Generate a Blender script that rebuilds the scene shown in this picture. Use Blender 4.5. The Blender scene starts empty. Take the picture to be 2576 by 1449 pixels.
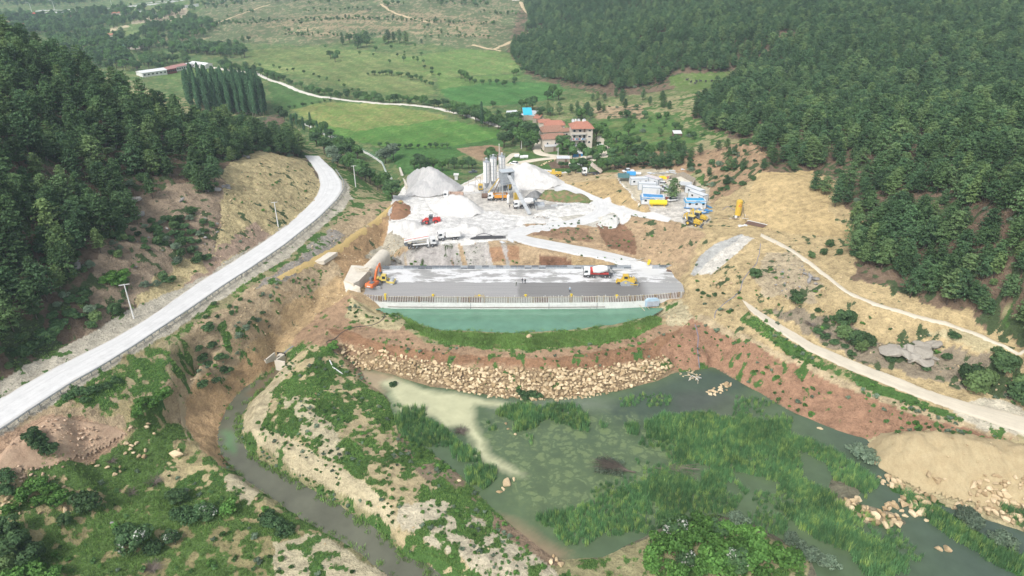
import bpy, bmesh, math, random
import numpy as np
from mathutils import Vector, Matrix, geometry as mgeo
rad = math.radians
SC = bpy.context.scene
COL = SC.collection
random.seed(7)
# ------------------------------------------------------------------ camera, sky, sun, exposure
CAMZ, PITCH = 95.0, 27.0
cd = bpy.data.cameras.new('camera'); cam = bpy.data.objects.new('camera', cd); COL.objects.link(cam)
cd.sensor_width = 36; cd.lens = 24.0; cd.clip_start = 1; cd.clip_end = 9000
cam.location = (0, 0, CAMZ); cam.rotation_euler = (rad(90 - PITCH), 0, 0)
SC.camera = cam
SUN_EL, SUN_AZ = 48, 212          # bright thin overcast; azimuth measured clockwise from +Y
w = bpy.data.worlds.new('World'); SC.world = w; w.use_nodes = True
nt = w.node_tree; bg = nt.nodes['Background']
sky = nt.nodes.new('ShaderNodeTexSky'); sky.sky_type = 'NISHITA'; sky.sun_disc = False
sky.sun_elevation = rad(SUN_EL); sky.sun_rotation = rad(SUN_AZ)
sky.air_density = 1.0; sky.dust_density = 4.0; sky.ozone_density = 1.0
hs = nt.nodes.new('ShaderNodeHueSaturation'); hs.inputs['Saturation'].default_value = 0.35
nt.links.new(sky.outputs[0], hs.inputs['Color']); nt.links.new(hs.outputs[0], bg.inputs['Color'])
bg.inputs['Strength'].default_value = 0.14
sl = bpy.data.lights.new('sun', 'SUN'); sl.energy = 1.7; sl.angle = rad(12); sl.color = (1, .97, .92)
sun = bpy.data.objects.new('sun', sl); COL.objects.link(sun)
_d = Vector((math.sin(rad(SUN_AZ)) * math.cos(rad(SUN_EL)), math.cos(rad(SUN_AZ)) * math.cos(rad(SUN_EL)), math.sin(rad(SUN_EL))))
sun.rotation_euler = _d.to_track_quat('Z', 'Y').to_euler()
vs = SC.view_settings
vs.view_transform = 'Standard'; vs.look = 'None'; vs.exposure = 0.58; vs.gamma = 1; vs.use_curve_mapping = False
# Cycles: cheap bounces
SC.cycles.max_bounces = 5; SC.cycles.diffuse_bounces = 3; SC.cycles.glossy_bounces = 2
SC.cycles.transmission_bounces = 2; SC.cycles.volume_bounces = 1; SC.cycles.transparent_max_bounces = 6

# ------------------------------------------------------------------ survey helpers
# sightings were taken from the drone position in a 2576 x 1449 frame; every sighting is turned into a world point
F, CX, CY = 1717.0, 1288.0, 724.5
_c, _s = math.cos(rad(PITCH)), math.sin(rad(PITCH))
def ray(px, py):
    u = (px - CX) / F; v = (CY - py) / F
    return np.array([u, _c + v * _s, -_s + v * _c])
def W(px, py, z):
    d = ray(px, py); t = (z - CAMZ) / d[2]
    return np.array([d[0] * t, d[1] * t, z])
def depth_of(p):
    return p[1] * _c - (p[2] - CAMZ) * _s
def proj(x, y, z):
    dz = z - CAMZ
    dep = y * _c - dz * _s; up = y * _s + dz * _c
    return CX + F * x / dep, CY - F * up / dep, dep

# value noise
_rs = np.random.RandomState(3); _T = _rs.rand(16, 256, 256).astype(np.float32)
def vnoise(x, y, seed=0):
    T = _T[seed % 16]
    xi = np.floor(x).astype(np.int64); yi = np.floor(y).astype(np.int64)
    fx = x - xi; fy = y - yi
    fx = fx * fx * (3 - 2 * fx); fy = fy * fy * (3 - 2 * fy)
    a = T[yi & 255, xi & 255]; b = T[yi & 255, (xi + 1) & 255]
    c = T[(yi + 1) & 255, xi & 255]; d = T[(yi + 1) & 255, (xi + 1) & 255]
    return (a * (1 - fx) + b * fx) * (1 - fy) + (c * (1 - fx) + d * fx) * fy
def fbm(x, y, scale, octv=4, seed=0):
    x = np.asarray(x, float); y = np.asarray(y, float)
    s = 0; amp = 1; tot = 0; f = 1.0 / scale
    for k in range(octv):
        s = s + amp * vnoise(x * f + 17.3 * k, y * f - 9.1 * k, seed + k); tot += amp; amp *= .5; f *= 2.03
    return s / tot
def smooth(a, b, x):
    t = np.clip((x - a) / (b - a), 0, 1); return t * t * (3 - 2 * t)
def inside(poly, x, y):
    poly = np.asarray(poly)[:, :2]
    res = np.zeros(x.shape, bool)
    bb = (x >= poly[:, 0].min()) & (x <= poly[:, 0].max()) & (y >= poly[:, 1].min()) & (y <= poly[:, 1].max())
    if not bb.any(): return res
    xs, ys = x[bb], y[bb]; r = np.zeros(xs.shape, bool)
    n = len(poly)
    for i in range(n):
        x1, y1 = poly[i]; x2, y2 = poly[(i + 1) % n]
        if y1 == y2: continue
        c = ((y1 > ys) != (y2 > ys)) & (xs < (x2 - x1) * (ys - y1) / (y2 - y1) + x1)
        r ^= c
    res[bb] = r
    return res

# ------------------------------------------------------------------ terrain survey: lines of sightings (px, py, z)
RL = [(-120,1062),(0,1003),(67,962),(150,917),(283,852),(353,812),(433,757),(493,714),(583,660),(683,594),(727,563),(780,512),(798,488),(804,465),(799,440),(781,411),(764,391)]
RR = [(-120,1150),(0,1082),(93,1020),(173,968),(253,923),(333,874),(427,812),(480,777),(567,717),(627,679),(717,617),(800,551),(847,504),(864,478),(862,455),(843,428),(805,393)]
ROADZ = 10.0
SL = [(693,922),(668,950),(623,975),(583,1013),(560,1063),(555,1099),(561,1146),(587,1179),(617,1206),(677,1249),(750,1296),(800,1326),(859,1353),(926,1403),(985,1449),(1040,1500)]
SR = [(716,928),(690,950),(655,985),(620,1020),(605,1050),(600,1093),(617,1129),(660,1164),(733,1206),(800,1247),(859,1283),(909,1313),(959,1346),(988,1376),(1010,1405),(1060,1420),(1110,1470)]
STRZ = -8.8
HR_A = [(1280,580),(1330,594),(1400,607),(1480,622),(1560,640),(1620,656),(1655,670)]     # haul road far edge
HR_B = [(1275,602),(1320,617),(1400,634),(1480,648),(1545,662),(1590,680),(1600,690)]
HZ = [4.0,3.6,2.9,2.1,1.1,.3,.06]
def L(pts, z): return [(a, b, z) for a, b in pts]
LINES = []
def line(pts): LINES.append([W(*p) if p[0] != 'w' else np.array(p[1:], float) for p in pts])
line(L(RL, ROADZ)); line(L(RR, ROADZ))
line([(a+7, b+7, 9.3) for a, b in RR])
line(L(SL, -9.2)); line(L(SR, -9.2))
line([(a, b, z) for (a, b), z in zip(HR_A, HZ)]); line([(a, b, z) for (a, b), z in zip(HR_B, HZ)])
# left hill
ridge = [(-150,20,74),(0,115,63),(200,225,50),(400,290,37),(500,325,30),(600,355,24),(700,385,15),(755,392,10.5)]
line(ridge)
rw = LINES[-1]
line([('w', p[0]*1.42-10, p[1]*1.42+8, 2) for p in rw])
RIDGE_W = np.array(rw); RIDGE_BACK = np.array(LINES[-1])
line([(-100,300,54),(0,300,49),(200,330,42),(400,400,32),(520,420,27),(600,400,24)])
line([(-100,500,42),(0,500,37),(200,440,35),(350,500,26)])
line([(-100,700,30),(0,700,25),(200,600,27)])
line([(-100,900,18),(0,900,14),(100,800,17),(200,730,19),(350,680,17),(450,640,16)])
line([(0,955,11.4),(100,895,11.4),(200,840,11.8),(300,788,12)])
line([(560,440,24),(560,480,23),(545,560,18),(500,620,15),(440,690,12.5)])
line([(620,405,24),(690,395,20),(750,410,15),(775,430,12)])
line([(640,520,17),(690,480,17),(740,440,16)])
line([('w',-260,200,72),('w',-300,320,55),('w',-420,100,80),('w',-600,600,20)]); line([('w',-220,110,55),('w',-170,60,40),('w',-150,30,34)])
# below the road, left side
line([(250,975,8),(180,1025,7.8),(80,1095,7.6),(0,1150,7.4),(-80,1215,7.4)])
line([(430,878,7.6),(500,828,7.6),(600,772,7.4),(700,703,7.6),(790,640,7.4),(850,585,7.4),(882,530,8),(893,480,8),(885,440,7),(860,405,6),(815,385,8)])
line([(330,1080,2),(430,960,3.8),(500,900,3.8),(580,838,4.2),(650,788,4.4),(720,738,4.4),(800,690,4),(850,655,4.5)])
line([(510,960,-4.3),(470,1030,-4.6),(450,1060,-4.8),(500,1126,-5),(550,1170,-5.8),(612,1212,-6.8),(700,1275,-7.6),(800,1340,-8),(900,1400,-8.3),(960,1449,-8.5)])
line([(645,890,-3),(600,925,-4.2),(555,955,-4.4),(510,960,-4.3)])
line([(690,870,-5.5),(740,820,-3.5),(800,770,-2),(860,735,-.5)])
line([(0,1250,3.4),(150,1150,4.4)]); line([(0,1449,-1.5),(0,1600,-1.5)]); line([(250,1200,-2),(300,1300,-4),(400,1449,-6),(420,1600,-6)])
line([(500,1300,-5.6),(650,1400,-7),(750,1449,-7.6)]); line([(-100,1300,1),(-300,1449,6)])
# spit between stream and marsh
line([(732,905,-4),(700,955,-4.5),(668,995,-4.6),(640,1030,-4.8),(625,1060,-5),(630,1090,-5),(700,1128,-5.2),(800,1178,-5.4),(859,1206,-5.6),(940,1270,-6),(990,1320,-6.4),(1010,1350,-7)])
line([(830,870,-2.5),(780,920,-3.2),(760,980,-3.6),(800,1060,-4),(900,1150,-4.8),(1000,1240,-5.4),(1100,1330,-6)])
line([(1050,1390,-7.6),(1150,1385,-6.6),(1250,1420,-6.6),(1350,1449,-7)])
line([(890,925,-6.5),(900,960,-6.6),(965,1000,-7.4),(985,1060,-7.6),(1060,1130,-7.6),(1150,1200,-7.7),(1235,1285,-7.7),(1320,1360,-7.7),(1400,1412,-7.8),(1520,1410,-7.6),(1620,1365,-7.2),(1690,1330,-6.8),(1800,1310,-6.8),(1900,1340,-7),(2020,1400,-7.6),(2060,1500,-7.8)])
line([(905,922,-8.6),(925,955,-8.6),(985,1000,-8.5),(1005,1060,-8.5),(1080,1120,-8.5),(1170,1190,-8.5),(1260,1280,-8.5),(1340,1345,-8.5),(1410,1395,-8.5),(1510,1392,-8.5),(1610,1348,-8.5),(1690,1305,-8.5),(1800,1285,-8.5),(1920,1318,-8.5),(2045,1385,-8.5),(2100,1500,-8.5)])
line([(1300,1100,-9),(1500,1200,-9.2),(1700,1250,-9),(1900,1200,-8.8),(2200,1400,-8.7)])
# berm (cofferdam)
line([(905,765,-.3),(940,790,-1.5),(1000,812,-2.2),(1060,838,-2.6),(1150,856,-2.4),(1330,862,-2.2),(1500,848,-2.2),(1640,808,-1.6),(1720,780,-.8)])
line([(975,772,-4.15),(1000,790,-4.15),(1045,812,-4.15),(1120,830,-4.15),(1300,835,-4.15),(1450,828,-4.15),(1560,812,-4.15),(1640,778,-4.15),(1700,754,-4.15)])
line([(1020,785,-6),(1120,812,-6),(1300,818,-6),(1450,812,-6),(1560,796,-6),(1630,772,-6)])
line([(810,840,-1.8),(870,838,-2),(1000,872,-3),(1200,905,-3.3),(1400,912,-3.3),(1600,885,-3),(1740,835,-2)])
line([(860,862,-3.8),(1000,900,-4.8),(1200,925,-5.2),(1330,932,-5.2),(1500,926,-5.2),(1675,898,-5)])
line([(905,925,-8.2),(1000,948,-8.2),(1100,978,-8.2),(1250,1002,-8.2),(1400,1006,-8.2),(1550,988,-8.2),(1650,962,-8.2),(1700,938,-8.2),(1790,925,-8.2)])
# right bank
line([(1690,875,-4.4),(1770,860,-3.6),(1780,905,-6)])
line([(1740,800,-.8),(1850,850,-2),(1950,903,-3),(2100,975,-3.5),(2200,1015,-3.5),(2350,1060,-3.2),(2450,1090,-3),(2620,1135,-3)])
line([(1800,930,-8.2),(1900,985,-8.2),(2000,1045,-8.2),(2100,1085,-8.2),(2180,1110,-8.2),(2220,1180,-8.2),(2260,1250,-8.2),(2400,1290,-8.3),(2576,1340,-8.3),(2700,1400,-8.3)])
line([(2230,1130,-7.2),(2300,1200,-7.2),(2450,1240,-7.2),(2600,1290,-7.2)])
LT_A = [(1865,752),(1950,806),(2040,858),(2150,906),(2250,946),(2350,984),(2440,1012),(2560,1040),(2640,1064)]
LT_B = [(1885,782),(1950,834),(2030,882),(2130,930),(2230,972),(2330,1010),(2430,1046),(2540,1085),(2640,1120)]
LTZ = [2.6,1.6,.4,-.5,-.9,-1.1,-1.1,-1,-1]
line([(a, b, z) for (a, b), z in zip(LT_A, LTZ)]); line([(a, b, z) for (a, b), z in zip(LT_B, LTZ)])
UT = [(1915,592),(1960,612),(2010,642),(2060,680),(2140,742),(2220,770),(2300,795),(2400,820),(2480,850),(2576,888),(2640,912)]
UTZ = [11,11,11,10.5,9.8,9.3,9,8.8,8.7,8.5,8.5]
line([(a-5, b+4, z) for (a, b), z in zip(UT, UTZ)]); line([(a+5, b-5, z) for (a, b), z in zip(UT, UTZ)])
line([(1800,800,.8),(1900,860,-.4),(2050,930,-1.8)])
line([(2120,790,6),(2170,850,3),(2200,900,1)]); line([(2240,820,6.2),(2330,865,4.6),(2420,910,3.2),(2500,955,2),(2600,990,1.6)])
line([(1735,748,.4),(1722,700,1.5),(1712,668,1.8),(1760,690,3),(1900,700,7),(2000,720,8),(2080,760,8)])
line([(1740,665,4),(1800,630,7.5),(1870,590,11),(1905,590,11)])
line([(1750,690,3),(1820,650,6.8),(1890,610,10.4)])
line([(2250,1228,-7.5),(2320,1262,-7.4),(2400,1320,-7.4),(2480,1375,-7.3),(2620,1440,-7.2)])
line([(2285,1222,-8.5),(2360,1250,-8.5),(2440,1310,-8.5),(2520,1360,-8.5),(2620,1400,-8.5)])
line([(2230,1250,-8.5),(2310,1300,-8.5),(2380,1352,-8.5),(2450,1400,-8.5),(2560,1475,-8.5)])
line([(2120,1268,-7.8),(2180,1290,-7.7),(2250,1305,-7.8)])
line([(2500,1290,-7.4),(2560,1318,-7.2),(2640,1350,-7.2)])
# right hill
line([(1790,540,9.5),(1850,545,11),(1900,560,11.3),(1980,590,11.4),(2100,640,12)])
line([(1925,442,19),(2040,432,20),(2085,470,20),(2130,520,18),(2165,575,15),(2150,640,13.5),(2200,690,12.4),(2290,745,11.2),(2400,785,11.2),(2480,806,11.4),(2576,835,11.6),(2660,870,11.8)])
line([(1900,360,24),(2000,335,27),(2200,350,31),(2400,330,36),(2576,300,41),(2800,280,46)])
line([(2200,500,23),(2400,500,31),(2576,500,38),(2800,500,48)])
line([(2300,650,17),(2400,700,17),(2576,700,23),(2700,700,28)])
line([(1780,385,15),(1820,330,18),(1900,290,20),(2100,270,25),(2350,260,29),(2600,235,33)])
line([(1850,190,16),(2000,200,27),(2300,200,33),(2576,180,36),(2800,160,40)])
line([(1600,100,28),(1800,100,33),(2000,100,38),(2300,100,42),(2576,100,44),(2800,80,50)])
line([(1490,0,40),(1800,0,48),(2100,0,52),(2576,0,55),(2850,0,60)])
line([('w',120,1200,75),('w',500,1100,100),('w',900,900,120),('w',800,500,110),('w',500,250,85),('w',330,130,70),('w',230,60,50),('w',180,20,40)])
line([(1330,20,20),(1340,90,9),(1360,160,5),(1420,200,5),(1500,232,6),(1600,250,9),(1700,225,12),(1850,190,16)])
# village, camp
line([(1500,300,5),(1560,300,9),(1650,300,12),(1720,320,13),(1780,385,15)])
line([(1350,310,3),(1360,345,3),(1350,385,2.5),(1440,402,4),(1530,385,6),(1600,395,8),(1700,418,11.5),(1800,425,14)])
line([(1560,435,9),(1620,430,9.4),(1700,432,9.8),(1775,470,10),(1785,520,9.6)])
line([(1540,445,8.8),(1570,480,9),(1610,515,9),(1650,533,8.8),(1700,543,8.5),(1740,575,9),(1790,600,8.6)])
line([(1405,462,4),(1450,475,4.2),(1500,495,5),(1560,517,6),(1620,533,7.2),(1680,548,8.2)])
line([(1425,480,4),(1480,497,4.1),(1505,520,5),(1560,538,6),(1620,550,7.2),(1690,560,8)])
line([(1640,640,1.6),(1700,600,5.5),(1740,580,8.6)])
# pad
line([(1003,492,3.8),(1022,505,3.8),(995,535,3.9),(978,560,3.8),(985,590,2.2),(1015,610,3),(1060,620,3.6),(1100,614,4),(1180,606,4),(1270,600,4)])
line([(1025,440,1.5),(1100,470,4),(1150,470,4),(1200,445,3),(1270,415,2),(1350,440,3.4),(1400,445,4),(1480,450,6),(1540,440,8.8)])
line([(1300,562,4),(1340,560,4.2),(1420,556,4.4),(1480,552,4.6),(1520,530,4.7),(1500,515,4.6)])
line([(1400,578,4),(1480,580,4),(1545,578,4.2),(1562,550,4.8)])
line([(1320,585,3.9),(1400,598,3.2),(1500,612,3),(1600,630,2.2),(1640,650,1)])
line([(1400,560,4.1),(1400,500,4),(1200,500,4),(1100,540,4)])
# behind deck, stream corner
line([('w',-33,203.4,-3.5),('w',24,203.4,-3)]); line([(978,650,-2.6),(998,640,-2.3),(1012,632,-1)])
line([(925,655,-1),(960,610,-.5),(968,580,1.5)]); line([(830,640,5.2),(900,590,5),(960,545,5),(1000,512,5),(1030,520,4.8)])
line([(1000,505,7),(985,515,7)])
# under the deck and the pond bed
line([('w',-40,179.5,-6.2),('w',44,179.5,-6.2)]); line([('w',-39,183,-2),('w',47,183,-2),('w',48,199,-2),('w',-34,199,-2),('w',-39,183,-2)])
line([(885,745,.8),(850,700,3),(880,670,2.6),(930,650,.5)])
# valley
line([(715,290,-3),(760,320,-3),(850,370,-3),(940,415,-3),(975,450,-4),(1000,500,-3)])
line([(900,420,0),(960,480,-1)]); line([(740,330,0),(830,380,1)])
line([(760,280,0),(1000,280,0),(1200,330,1),(1270,380,1)]); line([(1000,380,-1.5),(1100,420,-1.5),(1200,420,0)])
line([(500,200,0),(700,190,0),(900,200,0),(1200,200,1),(1330,240,3)])
line([(300,110,1),(450,125,1),(620,130,2),(800,120,3),(1000,118,4),(1200,125,5),(1300,120,6)])
line([(230,90,0),(330,72,4),(400,55,7),(480,40,9),(640,5,14)])
line([(480,80,7),(700,60,12),(1000,60,14),(1250,60,14)])
line([(520,0,17),(800,0,24),(1100,0,27),(1320,0,26)])
line([(-500,40,0),(0,40,0),(150,60,0)]); line([(-500,0,0),(0,0,0),(300,0,0),(440,0,4)])
line([('w',-3500,3600,0),('w',-1500,3600,20),('w',0,3600,90),('w',1500,3600,160),('w',3500,3600,200)])
line([('w',3500,0,200),('w',-3500,0,90),('w',-3500,1500,0)]); line([('w',-300,1500,30),('w',0,1500,70),('w',300,1500,95)])
line([('w',-500,10,60),('w',-100,10,12),('w',0,10,-4),('w',100,10,0),('w',400,10,60)]); line([('w',-90,50,0),('w',0,50,-6.5),('w',60,55,-8.4),('w',110,60,-6)])

def build_tris():
    vs_, es = [], []
    for ln in LINES:
        k = len(vs_)
        vs_ += [Vector((p[0], p[1])) for p in ln]
        es += [(k + i, k + i + 1) for i in range(len(ln) - 1)]
    zin = [p[2] for ln in LINES for p in ln]
    vo, eo, fo, ov, oe, of = mgeo.delaunay_2d_cdt(vs_, es, [], 0, 0.01)
    z = np.full(len(vo), np.nan)
    for i, o in enumerate(ov):
        if o: z[i] = np.mean([zin[j] for j in o])
    bad = np.where(np.isnan(z))[0]
    V = np.array([[v.x, v.y] for v in vo]); ein = es
    P = np.array([[v.x, v.y] for v in vs_]); zin = np.array(zin)
    for i in bad:          # crossings of lines: mean of the heights of the crossing edges there
        acc = []
        for a, b in ein:
            ab = P[b] - P[a]; l2 = (ab ** 2).sum()
            if l2 == 0: continue
            t = ((V[i] - P[a]) @ ab) / l2
            if -.001 <= t <= 1.001 and np.linalg.norm(P[a] + t * ab - V[i]) < .05:
                acc.append(zin[a] * (1 - t) + zin[b] * t)
        z[i] = np.mean(acc) if acc else 0
        if acc and max(acc) - min(acc) > 1.5: print('CROSS', V[i], proj(V[i][0], V[i][1], z[i])[:2], acc)
    return np.column_stack([V, z]), [f for f in fo]
TV, TF = build_tris()
class Raster:
    def __init__(s, x0, x1, y0, y1, st):
        s.x0, s.y0, s.st = x0, y0, st
        s.nx = int((x1 - x0) / st) + 1; s.ny = int((y1 - y0) / st) + 1
        s.a = np.zeros((s.ny, s.nx)); s.x1 = x0 + (s.nx - 1) * st; s.y1 = y0 + (s.ny - 1) * st
    def fill(s):
        for f in TF:
            p = TV[list(f)]
            i0 = max(0, int((p[:, 0].min() - s.x0) / s.st)); i1 = min(s.nx - 1, int((p[:, 0].max() - s.x0) / s.st) + 1)
            j0 = max(0, int((p[:, 1].min() - s.y0) / s.st)); j1 = min(s.ny - 1, int((p[:, 1].max() - s.y0) / s.st) + 1)
            if i1 < i0 or j1 < j0: continue
            X, Y = np.meshgrid(s.x0 + np.arange(i0, i1 + 1) * s.st, s.y0 + np.arange(j0, j1 + 1) * s.st)
            (ax, ay, az), (bx, by, bz), (cx, cy, cz) = p
            d = (by - cy) * (ax - cx) + (cx - bx) * (ay - cy)
            if abs(d) < 1e-9: continue
            l1 = ((by - cy) * (X - cx) + (cx - bx) * (Y - cy)) / d
            l2 = ((cy - ay) * (X - cx) + (ax - cx) * (Y - cy)) / d
            l3 = 1 - l1 - l2
            m = (l1 >= -1e-6) & (l2 >= -1e-6) & (l3 >= -1e-6)
            s.a[j0:j1 + 1, i0:i1 + 1][m] = (l1 * az + l2 * bz + l3 * cz)[m]
    def blur(s, n):
        for _ in range(n):
            p = np.pad(s.a, 1, mode='edge')
            s.a = (p[:-2, 1:-1] + p[2:, 1:-1] + p[1:-1, :-2] + p[1:-1, 2:] + 2 * s.a) / 6
    def get(s, x, y):
        fx = np.clip((x - s.x0) / s.st, 0, s.nx - 1.001); fy = np.clip((y - s.y0) / s.st, 0, s.ny - 1.001)
        i = fx.astype(int); j = fy.astype(int); fx = fx - i; fy = fy - j
        a = s.a
        return (a[j, i] * (1 - fx) + a[j, i + 1] * fx) * (1 - fy) + (a[j + 1, i] * (1 - fx) + a[j + 1, i + 1] * fx) * fy
RF = Raster(-200, 220, 60, 330, .5); RF.fill()
RC = Raster(-3400, 3400, 12, 3500, 4.0); RC.fill()
RF.blur(3); RC.blur(3)
def hbase(x, y):
    x = np.asarray(x, float); y = np.asarray(y, float)
    hc = RC.get(x, y); hf = RF.get(x, y)
    d = np.minimum(np.minimum(x - RF.x0, RF.x1 - x), np.minimum(y - RF.y0, RF.y1 - y))
    k = smooth(0, 14, d)
    return hc * (1 - k) + hf * k
# ------------------------------------------------------------------ sightings -> ground points
def G_many(pts):
    """first ground hit along each sighting (k,2) -> (k,3)"""
    pts = np.asarray(pts, float); out = np.zeros((len(pts), 3))
    ts = 55 * 1.0035 ** np.arange(1250)
    for k, (px, py) in enumerate(pts):
        d = ray(px, py)
        f = CAMZ + d[2] * ts - hbase(d[0] * ts, d[1] * ts)
        neg = np.where(f < 0)[0]
        if len(neg) == 0 or neg[0] == 0:
            t = 0 if d[2] >= 0 else (0 - CAMZ) / d[2]
            t = ts[-1] if t <= 0 else min(t, 4000)
        else:
            i = neg[0]; t = ts[i - 1] + (ts[i] - ts[i - 1]) * f[i - 1] / (f[i - 1] - f[i])
        out[k] = (d[0] * t, d[1] * t, CAMZ + d[2] * t)
    if 'h' in globals(): out[:, 2] = h(out[:, 0], out[:, 1])
    return out
def G(px, py): return G_many([(px, py)])[0]
def dens(poly, closed=True, step=70):
    r = []; n = len(poly)
    for i in range(n if closed else n - 1):
        a = poly[i]; b = poly[(i + 1) % n]
        m = max(1, int(math.hypot(b[0] - a[0], b[1] - a[1]) / step))
        for j in range(m): r.append((a[0] + (b[0] - a[0]) * j / m, a[1] + (b[1] - a[1]) * j / m))
    if not closed: r.append(poly[-1])
    return r
def GP(poly): return G_many(dens(poly))[:, :2]
def GPo(poly): return G_many(dens(poly, False))[:, :2]

# ground kinds: base colour, plant colour, plant cover 0..1, roughness of relief (m), stoniness
YEL = (.56, .43, .25); PALE = (.56, .47, .32); RED = (.31, .18, .105); DRED = (.20, .11, .07); GRAV = (.68, .67, .65)
GREY = (.40, .40, .39); FLOOR = (.17, .125, .09); DUST = (.34, .265, .19); OLIVE = (.33, .29, .19)
GR = (.075, .15, .04); GRD = (.05, .105, .035); GRL = (.13, .20, .06); SCR = (.07, .10, .045)
ZONES = []
def Z(poly, base, plant=GR, cover=0.0, rough=.25, stone=.2, edge=1.6, world=False):
    ZONES.append((np.asarray(poly, float) if world else GP(poly), base, plant, cover, rough, stone, edge))
# far valley and the low hill
Z([(-900,400),(-900,-95),(900,-95),(1330,-60),(1330,60),(1290,160),(1500,240),(1700,300),(1700,420),(1530,450),(1000,460),(700,300),(400,230),(0,100)], (.20,.23,.10), (.10,.17,.06), .55, .3, 0, 8)
Z([(350,120),(480,60),(560,-40),(1330,-40),(1325,70),(1260,130),(1180,125),(950,95),(800,112),(640,110),(480,118)], (.29,.26,.155), (.12,.16,.075), .62, .5, .1, 10)
Z([(620,60),(900,25),(1260,40),(1250,100),(1000,80),(800,100)], (.35,.285,.175), (.13,.165,.08), .5, .5, .1, 10)
Z([(330,55),(420,28),(470,20),(480,40),(420,55),(330,60)], (.60,.48,.34), GRL, .05, .6, .3, 3)
Z([(255,78),(320,62),(330,66),(262,84)], (.62,.50,.32), GRL, .0, .4, .2, 2)
# fields
Z([(130,85),(400,76),(400,83),(150,100)], (.22,.28,.11), (.17,.24,.09), .5, .1, 0, 2)
Z([(590,130),(800,118),(1050,140),(1090,200),(1090,240),(1000,245),(820,205),(640,170)], (.24,.28,.11), (.15,.22,.075), .5, .15, 0, 3)
Z([(990,150),(1170,122),(1270,130),(1330,150),(1300,180),(1170,190),(1110,200)], (.22,.27,.10), (.14,.23,.07), .6, .1, 0, 3)
Z([(1100,200),(1300,185),(1330,190),(1200,212),(1110,240)], (.19,.27,.09), (.12,.21,.06), .6, .1, 0, 2)
Z([(1110,225),(1240,205),(1400,208),(1425,225),(1390,250),(1300,262),(1190,270),(1120,245)], (.11,.23,.07), (.08,.20,.055), .6, .15, 0, 2)
Z([(676,205),(830,240),(805,260),(720,280),(690,275)], (.12,.20,.07), (.09,.18,.055), .6, .1, 0, 2)
Z([(730,275),(820,258),(960,262),(1120,290),(1100,320),(900,330),(770,300)], (.26,.28,.10), (.17,.24,.07), .5, .15, 0, 3)
Z([(760,300),(900,330),(1110,300),(1260,325),(1250,350),(1120,375),(960,370),(860,345)], (.14,.25,.065), (.10,.22,.05), .6, .15, 0, 3)
Z([(930,372),(1120,372),(1260,345),(1270,372),(1150,395),(1100,420),(1180,440),(1050,440),(980,400)], (.09,.19,.055), (.07,.165,.045), .6, .15, 0, 2)
Z([(1145,374),(1240,364),(1265,370),(1262,404),(1205,404)], (.34,.24,.15), GR, .0, .12, 0, 1)
Z([(350,190),(480,172),(560,165),(690,190),(680,200),(450,200)], (.17,.25,.09), (.12,.2,.06), .5, .1, 0, 2)
Z([(1330,380),(1420,370),(1560,360),(1600,400),(1530,430),(1400,440),(1280,440)], (.16,.18,.08), GR, .6, .3, .2, 2)
Z([(1285,386),(1340,384),(1352,398),(1280,414)], (.12,.22,.06), GR, .8, .1, 0, 1)
Z([(1375,412),(1400,402),(1470,404),(1460,420),(1390,424)], (.20,.14,.10), GR, .05, .2, .4, 1)
Z([(1500,290),(1640,280),(1760,330),(1750,370),(1600,385),(1540,370)], (.17,.22,.08), (.10,.19,.055), .6, .3, .1, 3)
Z([(1300,270),(1500,240),(1720,190),(1860,180),(1850,205),(1700,245),(1560,270),(1400,300),(1330,300)], (.28,.27,.14), (.14,.19,.07), .55, .4, .2, 4)
Z([(1490,270),(1620,262),(1620,300),(1500,300)], (.42,.32,.20), SCR, .35, .6, .2, 3)
# hills
Z(np.vstack([RIDGE_BACK[:, :2], GPo([(764,392),(780,405),(812,450),(800,508),(700,585),(520,694),(340,793),(200,868),(0,984),(-150,1060)]), [(-500, 60), (-700, 300)]]), FLOOR, SCR, .42, 1.2, .5, 2, True)
Z([(1275,130),(1330,-60),(2850,-60),(2850,900),(2576,840),(2400,795),(2280,750),(2150,700),(2120,560),(2060,480),(1930,440),(1870,350),(1760,320),(1740,270),(1840,200),(1700,225),(1560,245),(1340,200)], (.21,.15,.105), SCR, .35, 1.2, .3, 4)
Z([(1680,195),(1840,176),(1870,190),(1740,235),(1690,215)], (.2,.24,.1), (.13,.2,.06), .6, .3, .1, 3)
Z([(1530,420),(1600,380),(1760,380),(1900,355),(1935,440),(1860,540),(1790,540),(1770,440),(1680,428),(1560,436)], (.42,.29,.18), SCR, .3, 1.0, .5, 3)
# left side: cut slopes, shoulder
Z([(860,740),(880,600),(1000,500),(1150,470),(1400,432),(1560,432),(1800,500),(1800,640),(1740,810),(1600,800),(1400,760),(1000,760),(985,785),(900,770)], (.46,.35,.21), SCR, .04, .4, .5, 2)
Z([(240,600),(340,500),(420,470),(560,440),(560,560),(540,640),(420,700),(320,780),(200,850),(250,700)], DUST, SCR, .22, 1.0, .6, 3)
Z([(560,430),(610,398),(700,386),(764,396),(782,420),(800,445),(812,480),(790,515),(700,588),(560,672),(440,742),(350,785),(350,740),(450,650),(540,640),(560,560)], YEL, SCR, .04, .9, .7, 2)
Z([(490,690),(540,640),(640,560),(690,590),(560,668),(450,738)], (.42,.31,.23), SCR, .03, .5, .5, 3)
Z([(-150,1030),(0,950),(200,850),(300,795),(400,745),(520,690),(700,582),(800,500),(820,470),(870,450),(885,500),(850,540),(735,640),(590,735),(435,832),(290,925),(190,985),(95,1045),(0,1105),(-150,1190)], (.53,.47,.385), GR, .03, .12, .4, 1.2)
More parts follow.
